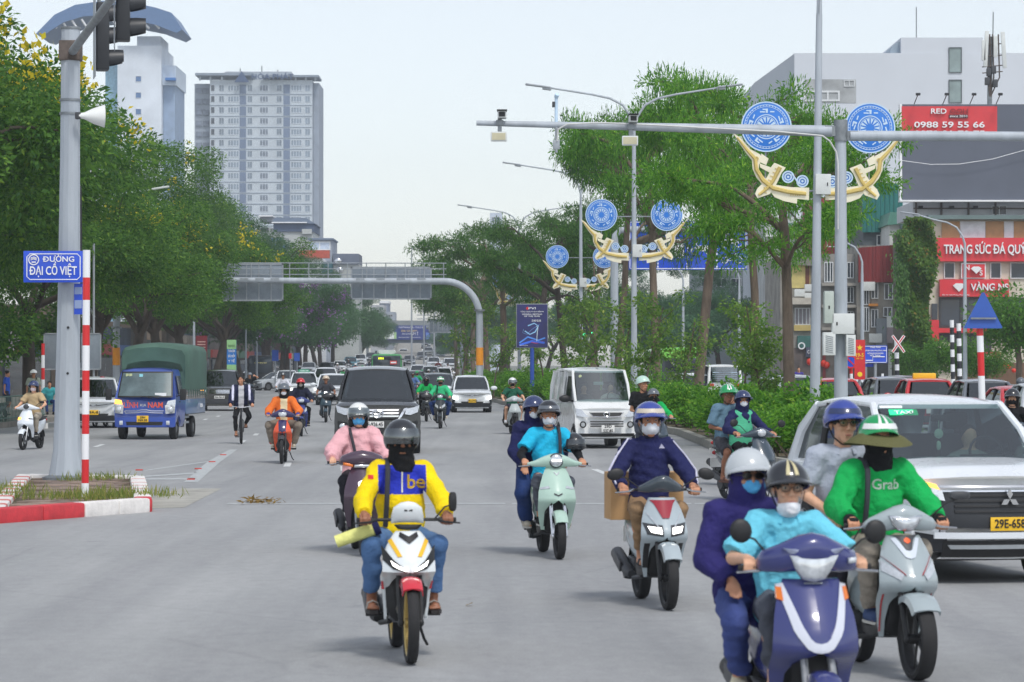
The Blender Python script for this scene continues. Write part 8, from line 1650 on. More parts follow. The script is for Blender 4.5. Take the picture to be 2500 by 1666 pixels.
# ================================================================ riders
def seat(label, loc, rz, o, kind='scooter', vox=.012, pas=False, sc=1.0, **k):
    """a rider in place on the bike that stands at loc"""
    gx, gy, gz = k.pop('grip', (.315,.425,1.012)); hip = k.pop('hip', (0,.90,.845) if not pas else (0,1.20,.90)); lean = k.pop('lean', .10)
    if pas: hands = k.pop('hands', ((-.13,1.0,1.02),(.13,1.0,1.02))); feet = k.pop('feet', ((-.22,1.0,.30),(.22,1.0,.30))); ht = ('rest','rest')
    else: hands = k.pop('hands', ((-gx,gy,gz),(gx,gy,gz))); feet = k.pop('feet', ((-.12,.58,.345),(.12,.58,.345)) if kind == 'scooter' else ((-.22,.63,.335),(.22,.63,.335))); ht = k.pop('htype', ('grip','grip'))
    return build_person(label, loc, rz, hip, lean, hands, feet, o, vox, sc, htype=ht, **k)
HB_ = gloss('helmet_black', (38,40,45)); HW_ = gloss('helmet_white', (228,230,228)); HBL = gloss('helmet_blue', (52,70,150)); HGR = gloss('helmet_green', (24,150,86)); HNV = gloss('helmet_navy', (44,56,96)); HRD = gloss('helmet_red', (196,36,44)); HGY = gloss('helmet_grey', (96,102,110)); HSV = gloss('helmet_silver', (190,196,200), .25)
CW_ = cloth('mask_white', (232,235,240), .8); CB_ = cloth('black', (28,29,32)); CMB = cloth('mask_blue', (92,178,232), .75); NVY = cloth('navy', (34,38,82)); GRN_ = cloth('ride_green', (22,168,84)); JEAN = cloth('jeans', (84,118,164), .85); GRYT = cloth('grey_trousers', (86,90,100)); TANT = cloth('tan_trousers', (150,122,92)); LBLU = cloth('sky_polo', (112,202,226))
# --- A: yellow jacket on white underbone
pA = gp(1003,1622); ry = .12; WBK = gloss('bike_white', (226,232,234)); YA = gloss('bike_yellow', (240,190,40)); 
bike('white sporty motorbike with yellow stripes, red fender and gold rims in front', pA, ry, dict(name='motorbike', cat='motorbike', kind='underbone', r=.29, w=.085, w2=.10, wb=1.25, gx=.295, gy=.36, gz=1.0, m=WBK, m2=BLK, tailm=WBK, fm=gloss('fender_red', (206,48,62)), fw=.075, fdrop=.06, fa0=.9, fa1=2.3, rim=mat('rim_gold', (196,170,104), .4, .7), forkm=BLK, apron=AP_SPORT, cowl=[(-.115,.02,.0,.02,.03),(-.10,.0,.03,.03,.06),(-.05,-.03,.05,.035,.075),(0,-.04,.055,.035,.08),(.05,-.03,.05,.035,.075),(.10,.0,.03,.03,.06),(.115,.02,.0,.02,.03)], chrome=False, exh=1,
  lamps=[('visor', lamp_poly(mirx([(.0,.925),(.07,.93),(.10,.965)]), .235, .03, .015), BLK), ('emblem', lamp_poly([(-.03,1.06),(.03,1.06),(.03,1.075),(-.03,1.075)], .205, .02, .004), INK)], mirrors=[((.2,.34,1.0),(.33,.36,1.10),BLK,'sq',(.03,.07))],
  panels=[('lamp_mask', [(.02,.635),(.12,.66),(.184,.72)], [(.045,.67),(.11,.72),(.19,.82)], BLK, .006), ('led_lamp', [(.03,.645),(.085,.665),(.12,.685)], [(.036,.663),(.09,.69),(.135,.72)], LENSON, .014), ('yellow_stripe', [(.055,.75),(.12,.87)], [(.085,.745),(.145,.85)], YA, .009), ('side_fairing', [(.135,.30),(.16,.58)], [(.155,.30),(.182,.58)], WBK, .012), ('dark_nose', [(.0,.885),(.06,.915)], [(.0,.835),(.07,.885)], BLK, .01), ('red_tab', [(.16,.50),(.172,.56)], [(.178,.50),(.186,.56)], gloss('fender_red', (206,48,62)), .02)]))
bj = cloth('jacket_blue', (48,62,190)); yj = cloth('jacket_yellow', (246,214,20))
def txt(t, size, x, z, fit, rx=0, bold=.003): return lambda: xform(text_mb(t, size, .004, bold), Matrix.Translation((x, 0, z)) @ Matrix.Diagonal((1,1,1,1)))
seat('rider in a yellow and blue jacket with black helmet and face scarf', pA, ry, dict(skin='dark', shirt=([yj, bj], 'long', .022), collar_up=1, regions=[(1, lambda x, y, z: (z > 1.16) & (z < 1.37) & (abs(x) < .175) & (y < .88))], legs=(JEAN, 'long', .006), hem=.86, shoe=('sandal', mat('sandal_black', (40,36,36), .6)), strapm=mat('sandal_grey', (150,146,140), .6), helmet=(HB_, 'visor'), mask=(CB_, 'scarf'), strap=(mat('strap_dark', (52,54,62), .7), -1, -1),
   marks=[('logo', txt('be', .14, .10, 1.245, None, bold=.006), mat('logo_yellow', (236,200,60), .6)), ('zip', lambda: MB().grid([[V(-.005,0,z), V(.005,0,z)] for z in np.linspace(1.17,1.36,14)]), mat('zip', (225,222,200), .5)), ('sleeve_badge', lambda: MB().grid([[V(x,0,z) for x in np.linspace(-.25,-.21,4)] for z in (1.27,1.285,1.30)]), mat('badge_red', (214,50,40), .6))]), 'underbone', .0085, grip=(.295,.385,.99), lean=.12, nod=.02, kneeout=.3, feet=((-.225,.63,.335),(.215,.60,.335)), yaw=.0)
T = thing('rolled_towel', 'pale yellow rolled cloth held out beside the yellow jacket rider', 'cloth roll', (pA[0]-.36, pA[1]+.45, 0)); mb = MB(); mb.tube([V(-.19,0,.83),V(-.05,0,.88),V(.08,0,.92)], [.045,.047,.045], 14); mk('roll', mb, cloth('towel', (226,226,140)), T); mb = MB(); mb.tube([V(.08,0,.92),V(.12,0,.935)], .05, 14); mk('band', mb, NVY, T)
# --- B: pink jumper on a dark purple scooter
pB = gp(888,1358); PUP = gloss('purple', (74,56,72)); 
bike('dark purple scooter with a bright oval headlight behind the yellow jacket rider', pB, .12, dict(m=PUP, apron=AP_KLARA, cowl=[(-.25,.03,.0,.03,.03),(-.22,.0,.02,.06,.05),(-.12,-.03,.04,.08,.07),(0,-.04,.05,.085,.08),(.12,-.03,.04,.08,.07),(.22,.0,.02,.06,.05),(.25,.03,.0,.03,.03)], r=.23, lamps=[('turn_lamp', lamp_poly([(-.21,.985),(-.10,.965),(-.10,1.0),(-.21,1.02)], .25, .03, .02), AMB), ('turn_lamp', lamp_poly([(.21,.985),(.10,.965),(.10,1.0),(.21,1.02)], .25, .03, .02), AMB), ('chrome_strip', lamp_poly([(-.09,.96),(.09,.96),(.09,.995),(-.09,.995)], .235, .03, .015), CHR)],
  panels=[('headlight', [(-.055,.70),(.0,.675),(.055,.70)], [(-.05,.80),(.0,.83),(.05,.80)], LENSON, .012, False), ('silver_panel', [(-.08,.60),(.08,.60)], [(-.075,.68),(.075,.68)], gloss('lilac', (186,180,205)), .008, False)]))
PNKC = cloth('pink_knit', (232,178,184), .95, .5, 60)
seat('woman in a pink knitted jumper with white helmet and blue mask', pB, .12, dict(skin='light', shirt=(PNKC, 'long', .045), legs=(cloth('dark_trousers', (44,44,52)), 'long', .01), shoe=('shoe', CB_), helmet=(HW_, 'visor'), hair='long', mask=(CMB, 'face'), strap=(mat('strap_dark', (52,54,62), .7), -1, 0), collar_up=1), vox=.010, lean=.06, sc=.96, nod=.08)
# --- C: two people on a mint scooter
pC = gp(1366,1366); MIN = gloss('mint', (176,204,190))
bike('pale mint electric scooter with a round headlight carrying two people', pC, .13, dict(m=MIN, apron=AP_KLARA, cowl=CW_ROUND, forkm=CHR, r=.25, lamps=[('lamp_ring', lamp_ball(0,.255,1.055,.082,.035,.082), DGR), ('headlight', lamp_ball(0,.243,1.055,.07,.035,.07), LENS), ('light_bar', lamp_poly([(-.05,1.045),(.05,1.045),(.05,1.068),(-.05,1.068)], .212, .01, .004), LENSON)],
  panels=[('slim_lamp', [(.085,.76),(.19,.745)], [(.095,.785),(.185,.765)], LENS, .008), ('wing_badge', [(.0,.675),(.045,.695)], [(.0,.69),(.045,.71)], DGR, .008), ('v_badge', [(.0,.895),(.03,.925)], [(.0,.91),(.028,.935)], CHR, .008), ('arch_trim', [(.115,.34),(.115,.5),(.06,.585)], [(.13,.34),(.13,.51),(.07,.605)], BLK, .006)]))
seat('scooter driver in a bright turquoise polo with black helmet and white mask', pC, .13, dict(shirt=(cloth('turquoise', (38,184,224)), 'short', .022), collar=cloth('turquoise', (38,184,224)), sleeves=CB_, legs=(GRYT, 'long', -.006), hem=.8, shoe=('shoe', CB_), helmet=(HB_, 'half', None, HGY), mask=(CW_, 'face'), strap=(mat('strap_dark', (52,54,62)), 1, 1)), vox=.010, sc=1.0)
seat('passenger in a navy hooded jacket with white mask behind the turquoise polo driver', pC, .13, dict(shirt=(NVY, 'long', .03), hood=NVY, legs=(cloth('jean_dark', (40,62,112)), 'long', .02), shoe=('shoe', cloth('beige_shoe', (190,182,166))), helmet=(HNV, 'half'), mask=(CW_, 'face')), pas=True, vox=.011, hip=(-.13,1.16,.92), hands=((-.26,.82,.92),(.18,.9,.98)), sc=.97, yaw=-.05)
T = thing('spare_helmet', 'black helmet hanging beside the turquoise polo driver', 'helmet', (pC[0]+.17, pC[1]+.86, 0)); mk('shell', helmet_mb(V(0,0,1.18), rot('Z', .3), 1.05, .03, .03), HB_, T); mk('visor', dome_patch(V(0,0,1.18), rot('Z', .3), 1.05, 1.1, 1.9, -1, 1, 1.1), mat('visor_dark', (50,56,62), .1, coat=.6), T)
# --- D: navy track jacket on grey and red scooter
pD = gp(1632,1490); GRB = gloss('bike_grey', (168,180,186)); CRD = gloss('crimson', (150,34,50))
bike('light grey scooter with a crimson chevron and two blazing headlights', pD, .14, dict(m=GRB, apron=AP_SHARP, cowl=[(-.20,.03,.0,.02,.02),(-.13,-.01,.02,.045,.045),(-.05,-.05,.045,.05,.07),(0,-.06,.05,.05,.075),(.05,-.05,.045,.05,.07),(.13,-.01,.02,.045,.045),(.20,.03,.0,.02,.02)], cowlm=gloss('cowl_dark', (58,68,76)), r=.275, w=.10, fa1=2.2, fw=.08, forkm=BLK, exm=DGR,
  mirrors=[((-.2,.36,1.04),(-.40,.34,1.13),BLK,'round',(.075,.04)),((.2,.36,1.04),(.40,.34,1.13),BLK,'round',(.075,.04))], panels=[('red_chevron', [(.0,.78),(.03,.78),(.085,.90)], [(.0,.93),(.07,.93),(.115,.93)], CRD, .012), ('headlight', [(.045,.645),(.13,.66)], [(.05,.70),(.155,.71)], LENSON, .016), ('light_blade', [(.06,.70),(.14,.82)], [(.075,.705),(.155,.82)], LENS, .012), ('lamp_mask', [(.03,.62),(.16,.64)], [(.035,.72),(.19,.74)], DGR, .004), ('inner_slats', [(.12,.34),(.125,.56)], [(.165,.34),(.17,.56)], BLK, .004)]))
CDS = cloth('stripe_white', (206,206,226))
PD_, JD = seat('man in a navy track jacket with white sleeve stripes and white dust mask', pD, .14, dict(shirt=(NVY, 'long', .018), collar_up=1, legs=(TANT, 'long', .0), hem=.86, shoe=('sandal', mat('sandal_dark', (52,50,52), .6)), helmet=(HBL, 'half', None, mat('helmet_band', (196,186,170), .4)), mask=(CW_, 'cone'), hair='short', marks=[('chest_logo', lambda: MB().prism([(.07,1.36),(.125,1.36),(.098,1.40)], 0, .004, 'y'), CDS)]), vox=.0085, grip=(.315,.42,1.0), lean=.06, sc=1.06, hip=(0,.92,.86))
for e in (-1, 1):
    for k_ in (-1, 0, 1):
        mb = MB(); o3 = V(e*.062, -.02+.02*k_, .03); mb.tube([JD['N']+V(e*.10,-.0+.02*k_,.005), JD['sh'][e]+V(e*.02,-.015+.02*k_,.072), JD['sh'][e].lerp(JD['el'][e], .45)+o3*1.12, JD['el'][e]+o3+V(e*.012,0,0), JD['el'][e].lerp(JD['wr'][e], .5)+o3*.9, JD['wr'][e]+o3*.75+V(0,.03,0)], .0065, 6); mk('sleeve_stripe', mb, CDS, PD_)
T = thing('cardboard_box', 'brown cardboard boxes strapped behind the navy track jacket man', 'box', (pD[0]-.16, pD[1]+1.15, 0), .14); mb = MB(); mb.box((0,0,.93), (.66,.34,.42), bev=.01); bx_ = mk('carton', mb, mat('cardboard', (190,150,104), .85, var=.1), T); mb = MB(); mb.box((0,-.172,.93), (.06,.004,.42)); mk('tape', mb, mat('tape', (206,180,140), .4), bx_)
# --- E: nearest pair on a navy scooter
pE = gp(2012,1880); NVB = gloss('bike_navy', (56,62,118)); 
bike('deep blue scooter with a big clear headlight and silver V, nearest the camera', pE, .14, dict(m=NVB, apron=AP_LEAD, cowl=[(-.27,.06,.02,.02,.03),(-.25,.03,.03,.05,.055),(-.16,-.02,.05,.075,.075),(-.07,-.05,.075,.08,.095),(0,-.06,.085,.08,.10),(.07,-.05,.075,.08,.095),(.16,-.02,.05,.075,.075),(.25,.03,.03,.05,.055),(.27,.06,.02,.02,.03)], r=.24, gz=1.03, gx=.30,
  lamps=[('headlight', lamp_poly(mirx([(.0,.955),(.06,.97),(.10,1.03),(.135,1.10)])+[], .215, .05, .03), LENS), ('lamp_brow', lamp_poly(mirx([(.0,1.10),(.13,1.105),(.165,1.135),(.0,1.125)])[:6], .215, .05, .022), gloss('brow_silver', (176,184,210))), ('lamp_glint', lamp_poly([(.19,1.05),(.235,1.055),(.235,1.085),(.19,1.08)], .235, .02, .01), LENS)],
  mirrors=[((-.2,.38,1.08),(-.36,.36,1.20),BLK,'round',(.06,.05)),((.2,.38,1.08),(.37,.36,1.19),BLK,'round',(.06,.05))],
  panels=[('silver_v', [(.0,.595),(.06,.605),(.13,.70),(.19,.94)], [(.0,.645),(.045,.655),(.09,.74),(.155,.95)], gloss('v_silver', (206,210,222)), .01), ('turn_lamp', [(.165,.86),(.195,.87)], [(.165,.93),(.19,.93)], AMB, .014), ('name_strip', [(-.05,.945),(.05,.945)], [(-.05,.953),(.05,.953)], CHR, .008, False)], railm=mat('rail_gold', (170,130,70), .5)))
seat('man in a sky blue polo with glasses and a mask pulled under his chin', pE, .14, dict(skin='light', shirt=(LBLU, 'short', .024), sleeve=.9, collar=LBLU, legs=(GRYT, 'long', .005), hem=.85, shoe=('barefoot', None), helmet=(HB_, 'half', mat('helmet_cream', (200,190,150), .4)), glasses='clear', mask=(CW_, 'chin'), hair='short') | dict(shoe=None), vox=.0085, grip=(.30,.43,1.03), lean=.12, sc=.93, nod=-.02, hip=(0,.90,.78))
seat('passenger in dark blue hoodie, silver helmet, sunglasses and blue mask, nearest the camera', pE, .14, dict(shirt=(cloth('indigo', (48,44,104)), 'long', .03), hood=cloth('indigo', (48,44,104)), legs=(cloth('blue_trousers', (70,84,142)), 'long', .012), hem=.86, shoe=('shoe', cloth('cream_shoe', (214,206,180))), helmet=(HSV, 'half'), mask=(CMB, 'face'), glasses='dark'), pas=True, vox=.009, hip=(-.15,1.20,.82), hands=((-.28,.86,.86),(.16,.95,.95)), sc=.95, yaw=.05)
# --- F: green jacket and passenger on a grey scooter
pF = gp(2240,1662); GR2 = gloss('bike_pale_grey', (160,172,176)); RAC = gloss('accent_red', (170,36,44))
bike('pale grey scooter with red edged lamps and dark nose carrying a green jacket rider', pF, .19, dict(m=GR2, apron=AP_SHARP, cowl=CW_WIDE, r=.275, w=.125, fw=.10, fa0=.75, fa1=2.0, forkm=BLK, lamps=[('headlight', lamp_poly(mirx([(.0,.985),(.045,.99),(.085,1.03),(.105,1.075)]), .235, .04, .03), LENS), ('lamp_rim', lamp_poly(mirx([(.0,.975),(.05,.98),(.095,1.025),(.12,1.085)]), .243, .03, .02), CHR)],
  mirrors=[((.22,.40,1.06),(.42,.36,1.19),DGR,'sq',(.08,.03)),((-.22,.40,1.06),(-.38,.38,.80),BLK,'round',(.05,.05))], panels=[('dark_nose', [(.0,.855),(.02,.86),(.06,.95)], [(.0,.95),(.06,.95),(.105,.95)], DGR, .008), ('silver_v', [(.0,.80),(.035,.81),(.10,.93)], [(.0,.85),(.022,.855),(.07,.935)], gloss('v_pale', (206,214,224)), .010), ('headlamp', [(.09,.66),(.19,.72)], [(.07,.70),(.185,.79)], LENS, .010), ('red_edge', [(.055,.69),(.16,.80)], [(.062,.705),(.175,.815)], RAC, .012), ('orange_badge', [(-.022,.91),(.0,.897),(.022,.91)], [(-.022,.925),(.0,.94),(.022,.925)], mat('badge_orange', (240,96,30), .4), .014, False), ('red_side', [(.15,.30),(.165,.56)], [(.158,.30),(.174,.56)], RAC, .01)]))
seat('rider in a bright green delivery jacket, sun hat brim and black face cover', pF, .19, dict(shirt=(GRN_, 'long', .034), legs=(cloth('khaki', (150,142,130)), 'long', .01), shoe=('shoe', mat('sock_blue', (50,70,110), .8)), helmet=(HGR, 'plain', HW_, HW_), hat=cloth('hat_olive', (96,96,62)), mask=(CB_, 'scarf'), gloves=CB_, strap=(mat('strap_dark', (52,54,62)), -1, -1), marks=[('logo', txt('Grab', .10, .03, 1.27, None, bold=.004), cloth('logo_white', (226,236,230)))]), vox=.0085, lean=.10, sc=1.04, hip=(0,.92,.86))
seat('young passenger in a grey polo with blue helmet and glasses behind the green jacket', pF, .19, dict(skin='light', shirt=(cloth('grey_polo', (172,180,194)), 'short', .022), collar=cloth('grey_polo', (172,180,194)), legs=(cloth('dark_trousers', (44,44,52)), 'long', .01), shoe=('shoe', CB_), helmet=(HBL, 'half', None, HNV), glasses='clear', hair='short'), pas=True, vox=.0095, hip=(-.14,1.28,.96), sc=1.04, hands=((-.26,.98,1.0),(.1,1.0,1.0)), yaw=.05)
# --- G: green vest rider and passenger on a dark scooter
pG = gp(1880,1228); DKG = gloss('bike_graphite', (52,66,78))
bike('dark graphite scooter with chrome edging turning beside the median', pG, .45, dict(m=DKG, apron=AP_KLARA, cowl=CW_ROUND, r=.25, lamps=[('headlight', lamp_ball(0,.243,1.055,.075,.035,.06), LENS)], mirrors=[((-.2,.36,1.06),(-.42,.36,1.19),BLK,'round',(.07,.045)),((.2,.36,1.06),(.42,.36,1.17),BLK,'round',(.07,.045))], panels=[('chrome_edge', [(.155,.33),(.198,.56),(.20,.70),(.165,.85)], [(.162,.33),(.205,.56),(.206,.70),(.172,.85)], CHR, .01), ('v_badge', [(.0,.895),(.03,.925)], [(.0,.91),(.028,.935)], CHR, .008)]))
seat('rider in a pale green vest over navy with cap helmet and white mask', pG, .45, dict(shirt=(NVY, 'long', .02), vest=(cloth('vest_green', (86,186,146)), .02), legs=(CB_, 'long', .0), shoe=('shoe', cloth('cream_shoe', (214,206,180))), helmet=(HNV, 'cap'), mask=(CW_, 'face'), hood=NVY), vox=.012, nod=.12, yaw=-.3)
seat('passenger in a grey blue shirt and green striped helmet behind the green vest', pG, .45, dict(skin='dark', shirt=(cloth('grey_blue', (100,130,150)), 'short', .025), sleeve=.9, legs=(cloth('shorts_dark', (70,70,76)), 'short', .01), shoe=('sandal', mat('sandal_brown', (96,60,48), .6)), helmet=(HGR, 'half', HW_)), pas=True, vox=.013, hip=(-.08,1.22,.92), sc=1.02, yaw=-.3)
pG2 = gp(1830,1190); seat('rider in a pale shirt and green helmet half hidden behind the grey blue shirt', pG2, .3, dict(shirt=(cloth('pale_shirt', (206,202,206)), 'long', .02), legs=(GRYT, 'long', .0), helmet=(HGR, 'half', HW_), shoe=('shoe', CB_)), vox=.02)
bike('dark motorbike hidden behind the two riders at the median', pG2, .3, dict(m=DKG, apron=AP_SHARP, cowl=CW_WIDE))
# --- H: pair right of the van
pH = gp(1612,1142); bike('dark scooter hidden behind the navy track jacket man', pH, .15, dict(m=DKG, apron=AP_SHARP, cowl=CW_WIDE)); seat('driver in a green jacket and grey helmet right of the white van', pH, .15, dict(shirt=(GRN_, 'long', .03), legs=(GRYT, 'long', 0), helmet=(HGY, 'half'), mask=(CB_, 'scarf'), shoe=('shoe', CB_)), vox=.014, sc=.94, hip=(.02,.9,.80))
seat('tall passenger in a black shirt with pale green helmet right of the white van', pH, .15, dict(shirt=(CB_, 'short', .02), legs=(GRYT, 'long', 0), helmet=(gloss('helmet_mint', (186,214,200)), 'plain'), shoe=('shoe', CB_)), pas=True, vox=.014, sc=1.08, hip=(-.14,1.2,.94), yaw=.4)
# --- mid-distance riders
def pair(nm, label, px, py, rz, bk, riders, **k):
    p = gp(px, py); bike(nm, p, rz, bk)
    for (lab, o, kw) in riders: seat(lab, p, rz, o, **{**dict(vox=.016), **kw})
WV = dict(name='motorbike', cat='motorbike', kind='underbone', r=.285, w=.075, w2=.08, wb=1.22, gx=.30, apron=AP_WAVE, fw=.06, fa0=.9, cowl=CW_WIDE, lamps=[('headlight', lamp_poly(mirx([(.0,.985),(.06,.99),(.09,1.03),(.08,1.085)]), .235, .04, .03), LENS)], forkm=BLK)
ORB = gloss('bike_orange', (226,84,40)); PPL = gloss('bike_violet', (52,48,92))
pair('orange motorbike with a violet nose and bright orange leg shields', 'x', 688, 1133, .02, dict(WV, m=ORB, cowlm=PPL, fm=DGR, panels=[('violet_nose', [(.0,.60),(.07,.66),(.09,.90)], [(.0,.92),(.02,.92),(.06,.92)], PPL, .01)]), [('rider in an open orange jacket with grey helmet and white mask', dict(shirt=([cloth('jacket_orange', (226,116,50)), cloth('cream', (222,204,166))], 'long', .035), regions=[(1, lambda x, y, z: (abs(x) < .075) & (y < .85) & (z < 1.5))], hood=CB_, legs=(cloth('taupe', (132,122,110)), 'long', .02), shoe=('shoe', cloth('beige_shoe', (190,182,166))), helmet=(HGY, 'half'), mask=(CW_, 'face'), gloves=cloth('glove_blue', (60,66,140))), dict(kind='underbone', vox=.012, kneeout=.6))])
T = thing('red_bag', 'red plastic bag hanging on the orange motorbike', 'bag', gp(668,1128)); Fd = Field((-.2,-.15,.3),(.2,.2,.85), .018); Fd.cone((0,0,.44),(0,.02,.6),.085,.07,.02); Fd.cone((0,.02,.6),(.03,.05,.76),.03,.015,.02); Fd.folds(.012, 40, 3); mk('bag', Fd.mesh('bag', mat('plastic_red', (222,50,36), .35)), None, T)
pair('navy blue motorbike with silver side lamp behind the orange motorbike', 'x', 736, 1066, .1, dict(WV, m=gloss('bike_navy2', (46,58,120)), panels=[('side_lamp', [(.10,.70),(.17,.76)], [(.09,.76),(.15,.86)], LENS, .01)]), [('rider in a dark navy jacket with red helmet and grey mask', dict(shirt=(cloth('dark_navy', (34,38,58)), 'long', .03), legs=(CB_, 'long', 0), shoe=('shoe', CB_), helmet=(HRD, 'half'), mask=(cloth('mask_grey', (176,170,160)), 'face'), hood=CB_), dict(kind='underbone'))])
pair('dark teal scooter with a small round lamp beside the black SUV', 'x', 795, 1032, .05, dict(m=gloss('bike_teal', (52,72,84)), apron=AP_KLARA, cowl=CW_ROUND, lamps=[('headlight', lamp_ball(0,.24,1.06,.06,.04,.06), LENSON)]), [('man in a charcoal shirt with a tan helmet on the dark teal scooter', dict(skin='dark', shirt=(cloth('charcoal', (62,64,72)), 'short', .02), legs=(CB_, 'long', 0), helmet=(gloss('helmet_tan', (206,190,170)), 'plain'), shoe=('shoe', CB_)), {})])
pair('black scooter with two white lamps ridden by the leading green rider', 'x', 1074, 1047, .0, dict(m=gloss('bike_black', (40,46,50)), apron=AP_SHARP, cowl=CW_WIDE, lamps=WV['lamps'], panels=[('headlamp', [(.07,.66),(.17,.74)], [(.06,.74),(.16,.82)], LENS, .01)]), [('leading rider in a light green jacket with green and white helmet', dict(shirt=(cloth('ride_green2', (60,190,130)), 'long', .03), legs=(cloth('jean_dark', (40,62,112)), 'long', .015), shoe=('shoe', cloth('pale_shoe', (206,200,190))), helmet=(HGR, 'half', HW_, HW_), mask=(CB_, 'face'), strap=(CB_, -1, -1)), dict(kneeout=.6, feet=((-.2,.6,.33),(.2,.6,.33))))])
pair('dark motorbike just behind the leading green rider', 'x', 1042, 1030, .06, dict(WV, m=gloss('bike_black', (40,46,50))), [('second green jacket rider with a black hood behind the leading one', dict(shirt=(GRN_, 'long', .025), legs=(CB_, 'long', 0), hood=CB_, helmet=(HB_, 'plain'), mask=(CB_, 'scarf'), shoe=('shoe', CB_)), dict(kind='underbone', sc=.96))])
pair('silver motorbike of the football shirt rider at the median kerb', 'x', 1259, 1061, .12, dict(WV, m=gloss('bike_silver', (176,184,184)), fm=BLK), [('rider in a dark green football shirt and shorts with white helmet', dict(skin='light', shirt=(cloth('football_green', (34,92,72)), 'short', .02), legs=(cloth('shorts_navy', (50,54,70)), 'short', 0), shoe=('shoe', CW_), helmet=(HW_, 'visor'), mask=(CB_, 'face')), dict(kind='underbone', vox=.015)), ('passenger in a red top behind the football shirt rider', dict(shirt=(cloth('red_top', (206,44,46)), 'short', .02), legs=(CB_, 'long', 0), helmet=(HB_, 'plain'), shoe=('shoe', CB_)), dict(pas=True, sc=.94, hip=(.06,1.15,.88)))])
pair('white electric scooter with a lit orange lamp at the left', 'x', 56, 1099, -.16, dict(m=gloss('bike_white2', (224,230,236)), apron=AP_KLARA, cowl=CW_ROUND, lamps=[('headlight', lamp_ball(0,.24,1.06,.075,.04,.065), DGR)], panels=[('turn_lamp', [(-.20,.735),(-.10,.75)], [(-.19,.80),(-.10,.80)], AMBON, .012, False), ('slim_lamp', [(.085,.76),(.19,.745)], [(.095,.785),(.185,.765)], DGR, .008, False)], mirrors=[((.2,.36,1.06),(.36,.38,1.15),BLK,'sq',(.06,.03))]), [('rider in a tan top with navy helmet and pink mask on the white scooter', dict(skin='light', shirt=(cloth('tan_top', (184,162,126)), 'short', .02), legs=(cloth('khaki2', (176,166,150)), 'long', .01), shoe=('shoe', CB_), helmet=(HNV, 'half'), mask=(cloth('mask_pink', (232,214,218)), 'face'), hair='long'), {})])
pair('black motorbike between the striped post and the blue truck', 'x', 232, 1044, -.15, dict(WV, m=gloss('bike_black', (40,46,50))), [('rider in a black polo with a maroon helmet beside the truck', dict(shirt=(CB_, 'short', .02), legs=(CB_, 'long', 0), helmet=(gloss('helmet_maroon', (150,60,66)), 'half'), shoe=('shoe', CW_)), dict(kind='underbone', yaw=-.3))])
pair('grey scooter of the white shirted rider before the white taxi', 'x', 690, 998, .05, dict(m=gloss('bike_silver', (176,184,184)), apron=AP_SHARP, cowl=CW_WIDE), [('rider in a white shirt with a black and white helmet before the taxi', dict(shirt=(cloth('white_shirt', (214,216,226)), 'long', .02), legs=(GRYT, 'long', 0), helmet=(HB_, 'half', HW_), shoe=('shoe', CB_)), dict(vox=.02))])
pair('dark motorbike behind the cyclist', 'x', 606, 992, .0, dict(WV, m=DKG), [('rider in dark clothes raising an arm behind the cyclist', dict(shirt=(CB_, 'short', .02), legs=(GRYT, 'long', 0), helmet=(HGY, 'half'), shoe=('shoe', CB_)), dict(vox=.02, kind='underbone', hands=((-.30,.42,1.0),(.22,.62,1.52)), htype=('grip','rest')))])
pair('dark motorbike at the right frame edge behind the white people carrier', 'x', 2505, 1205, .1, dict(WV, m=DKG), [('woman in black with black cap and mask at the right frame edge', dict(skin='light', shirt=(CB_, 'short', .02), legs=(CB_, 'long', 0), helmet=(HB_, 'cap'), mask=(CB_, 'face'), hair='long', shoe=('shoe', CB_)), dict(vox=.014, kind='underbone', yaw=-.3))])
pair('motorbike of the teal jacket rider far right', 'x', 2490, 1058, 3.0, dict(WV, m=DKG), [('rider in a teal jacket driving away at the far right', dict(shirt=(cloth('teal_jacket', (60,180,186)), 'long', .03), legs=(CB_, 'long', 0), helmet=(HGY, 'half'), shoe=('shoe', CB_)), dict(vox=.02, kind='underbone'))])
# --- cyclist
pO = gp(590,1085); T = thing('bicycle', 'black bicycle with thin tyres ridden between the SUVs', 'bicycle', pO, .12); FRM = mat('cycle_frame', (40,42,48), .4); wheel(T, 0, .335, .045, BLK, wire=True, disc=False); wheel(T, 1.04, .335, .045, BLK, wire=True, disc=False)
mb = MB(); hd0, st0, bb = V(0,.16,.78), V(0,.72,.84), V(0,.60,.30)
for a, b in ((V(0,.14,.62), bb), (hd0, V(0,.70,.74)), (bb, st0)): mb.tube([a, b], .018, 8)
for e in (-1, 1): mb.tube([bb, V(e*.05,1.04,.335), V(e*.02,.70,.76)], .010, 6); mb.tube([V(e*.05,0,.335), V(e*.045,.10,.62), V(0,.14,.68)], .013, 6)
mb.tube([V(0,.13,.60), V(0,.18,.95)], .016, 8); mk('frame', mb, FRM, T); mb = MB(); mb.tube([V(-.31,.26,1.0),V(-.15,.20,.98),V(0,.18,.96),V(.15,.20,.98),V(.31,.26,1.0)], .012, 8); mk('handlebar', mb, CHR, T); mb = MB(); mb.loft([ring_xz(y, .92, r_, .03, 12, 2.5) for y, r_ in ((.60,.03),(.70,.06),(.84,.085),(.88,.06))]); mk('saddle', mb, BLK, T)
mb = MB(); mb.lathe([(0,.03),(.09,.03),(.09,.04),(0,.04)], 18, 'x', bb); mb.tube([bb+V(-.06,0,0), bb+V(-.06,-.12,-.12)], .01, 6); mb.tube([bb+V(.06,0,0), bb+V(.06,.12,.12)], .01, 6); mb.box(bb+V(-.11,-.12,-.12), (.1,.06,.02)); mb.box(bb+V(.11,.12,.12), (.1,.06,.02)); mk('crank_set', mb, DGR, T)
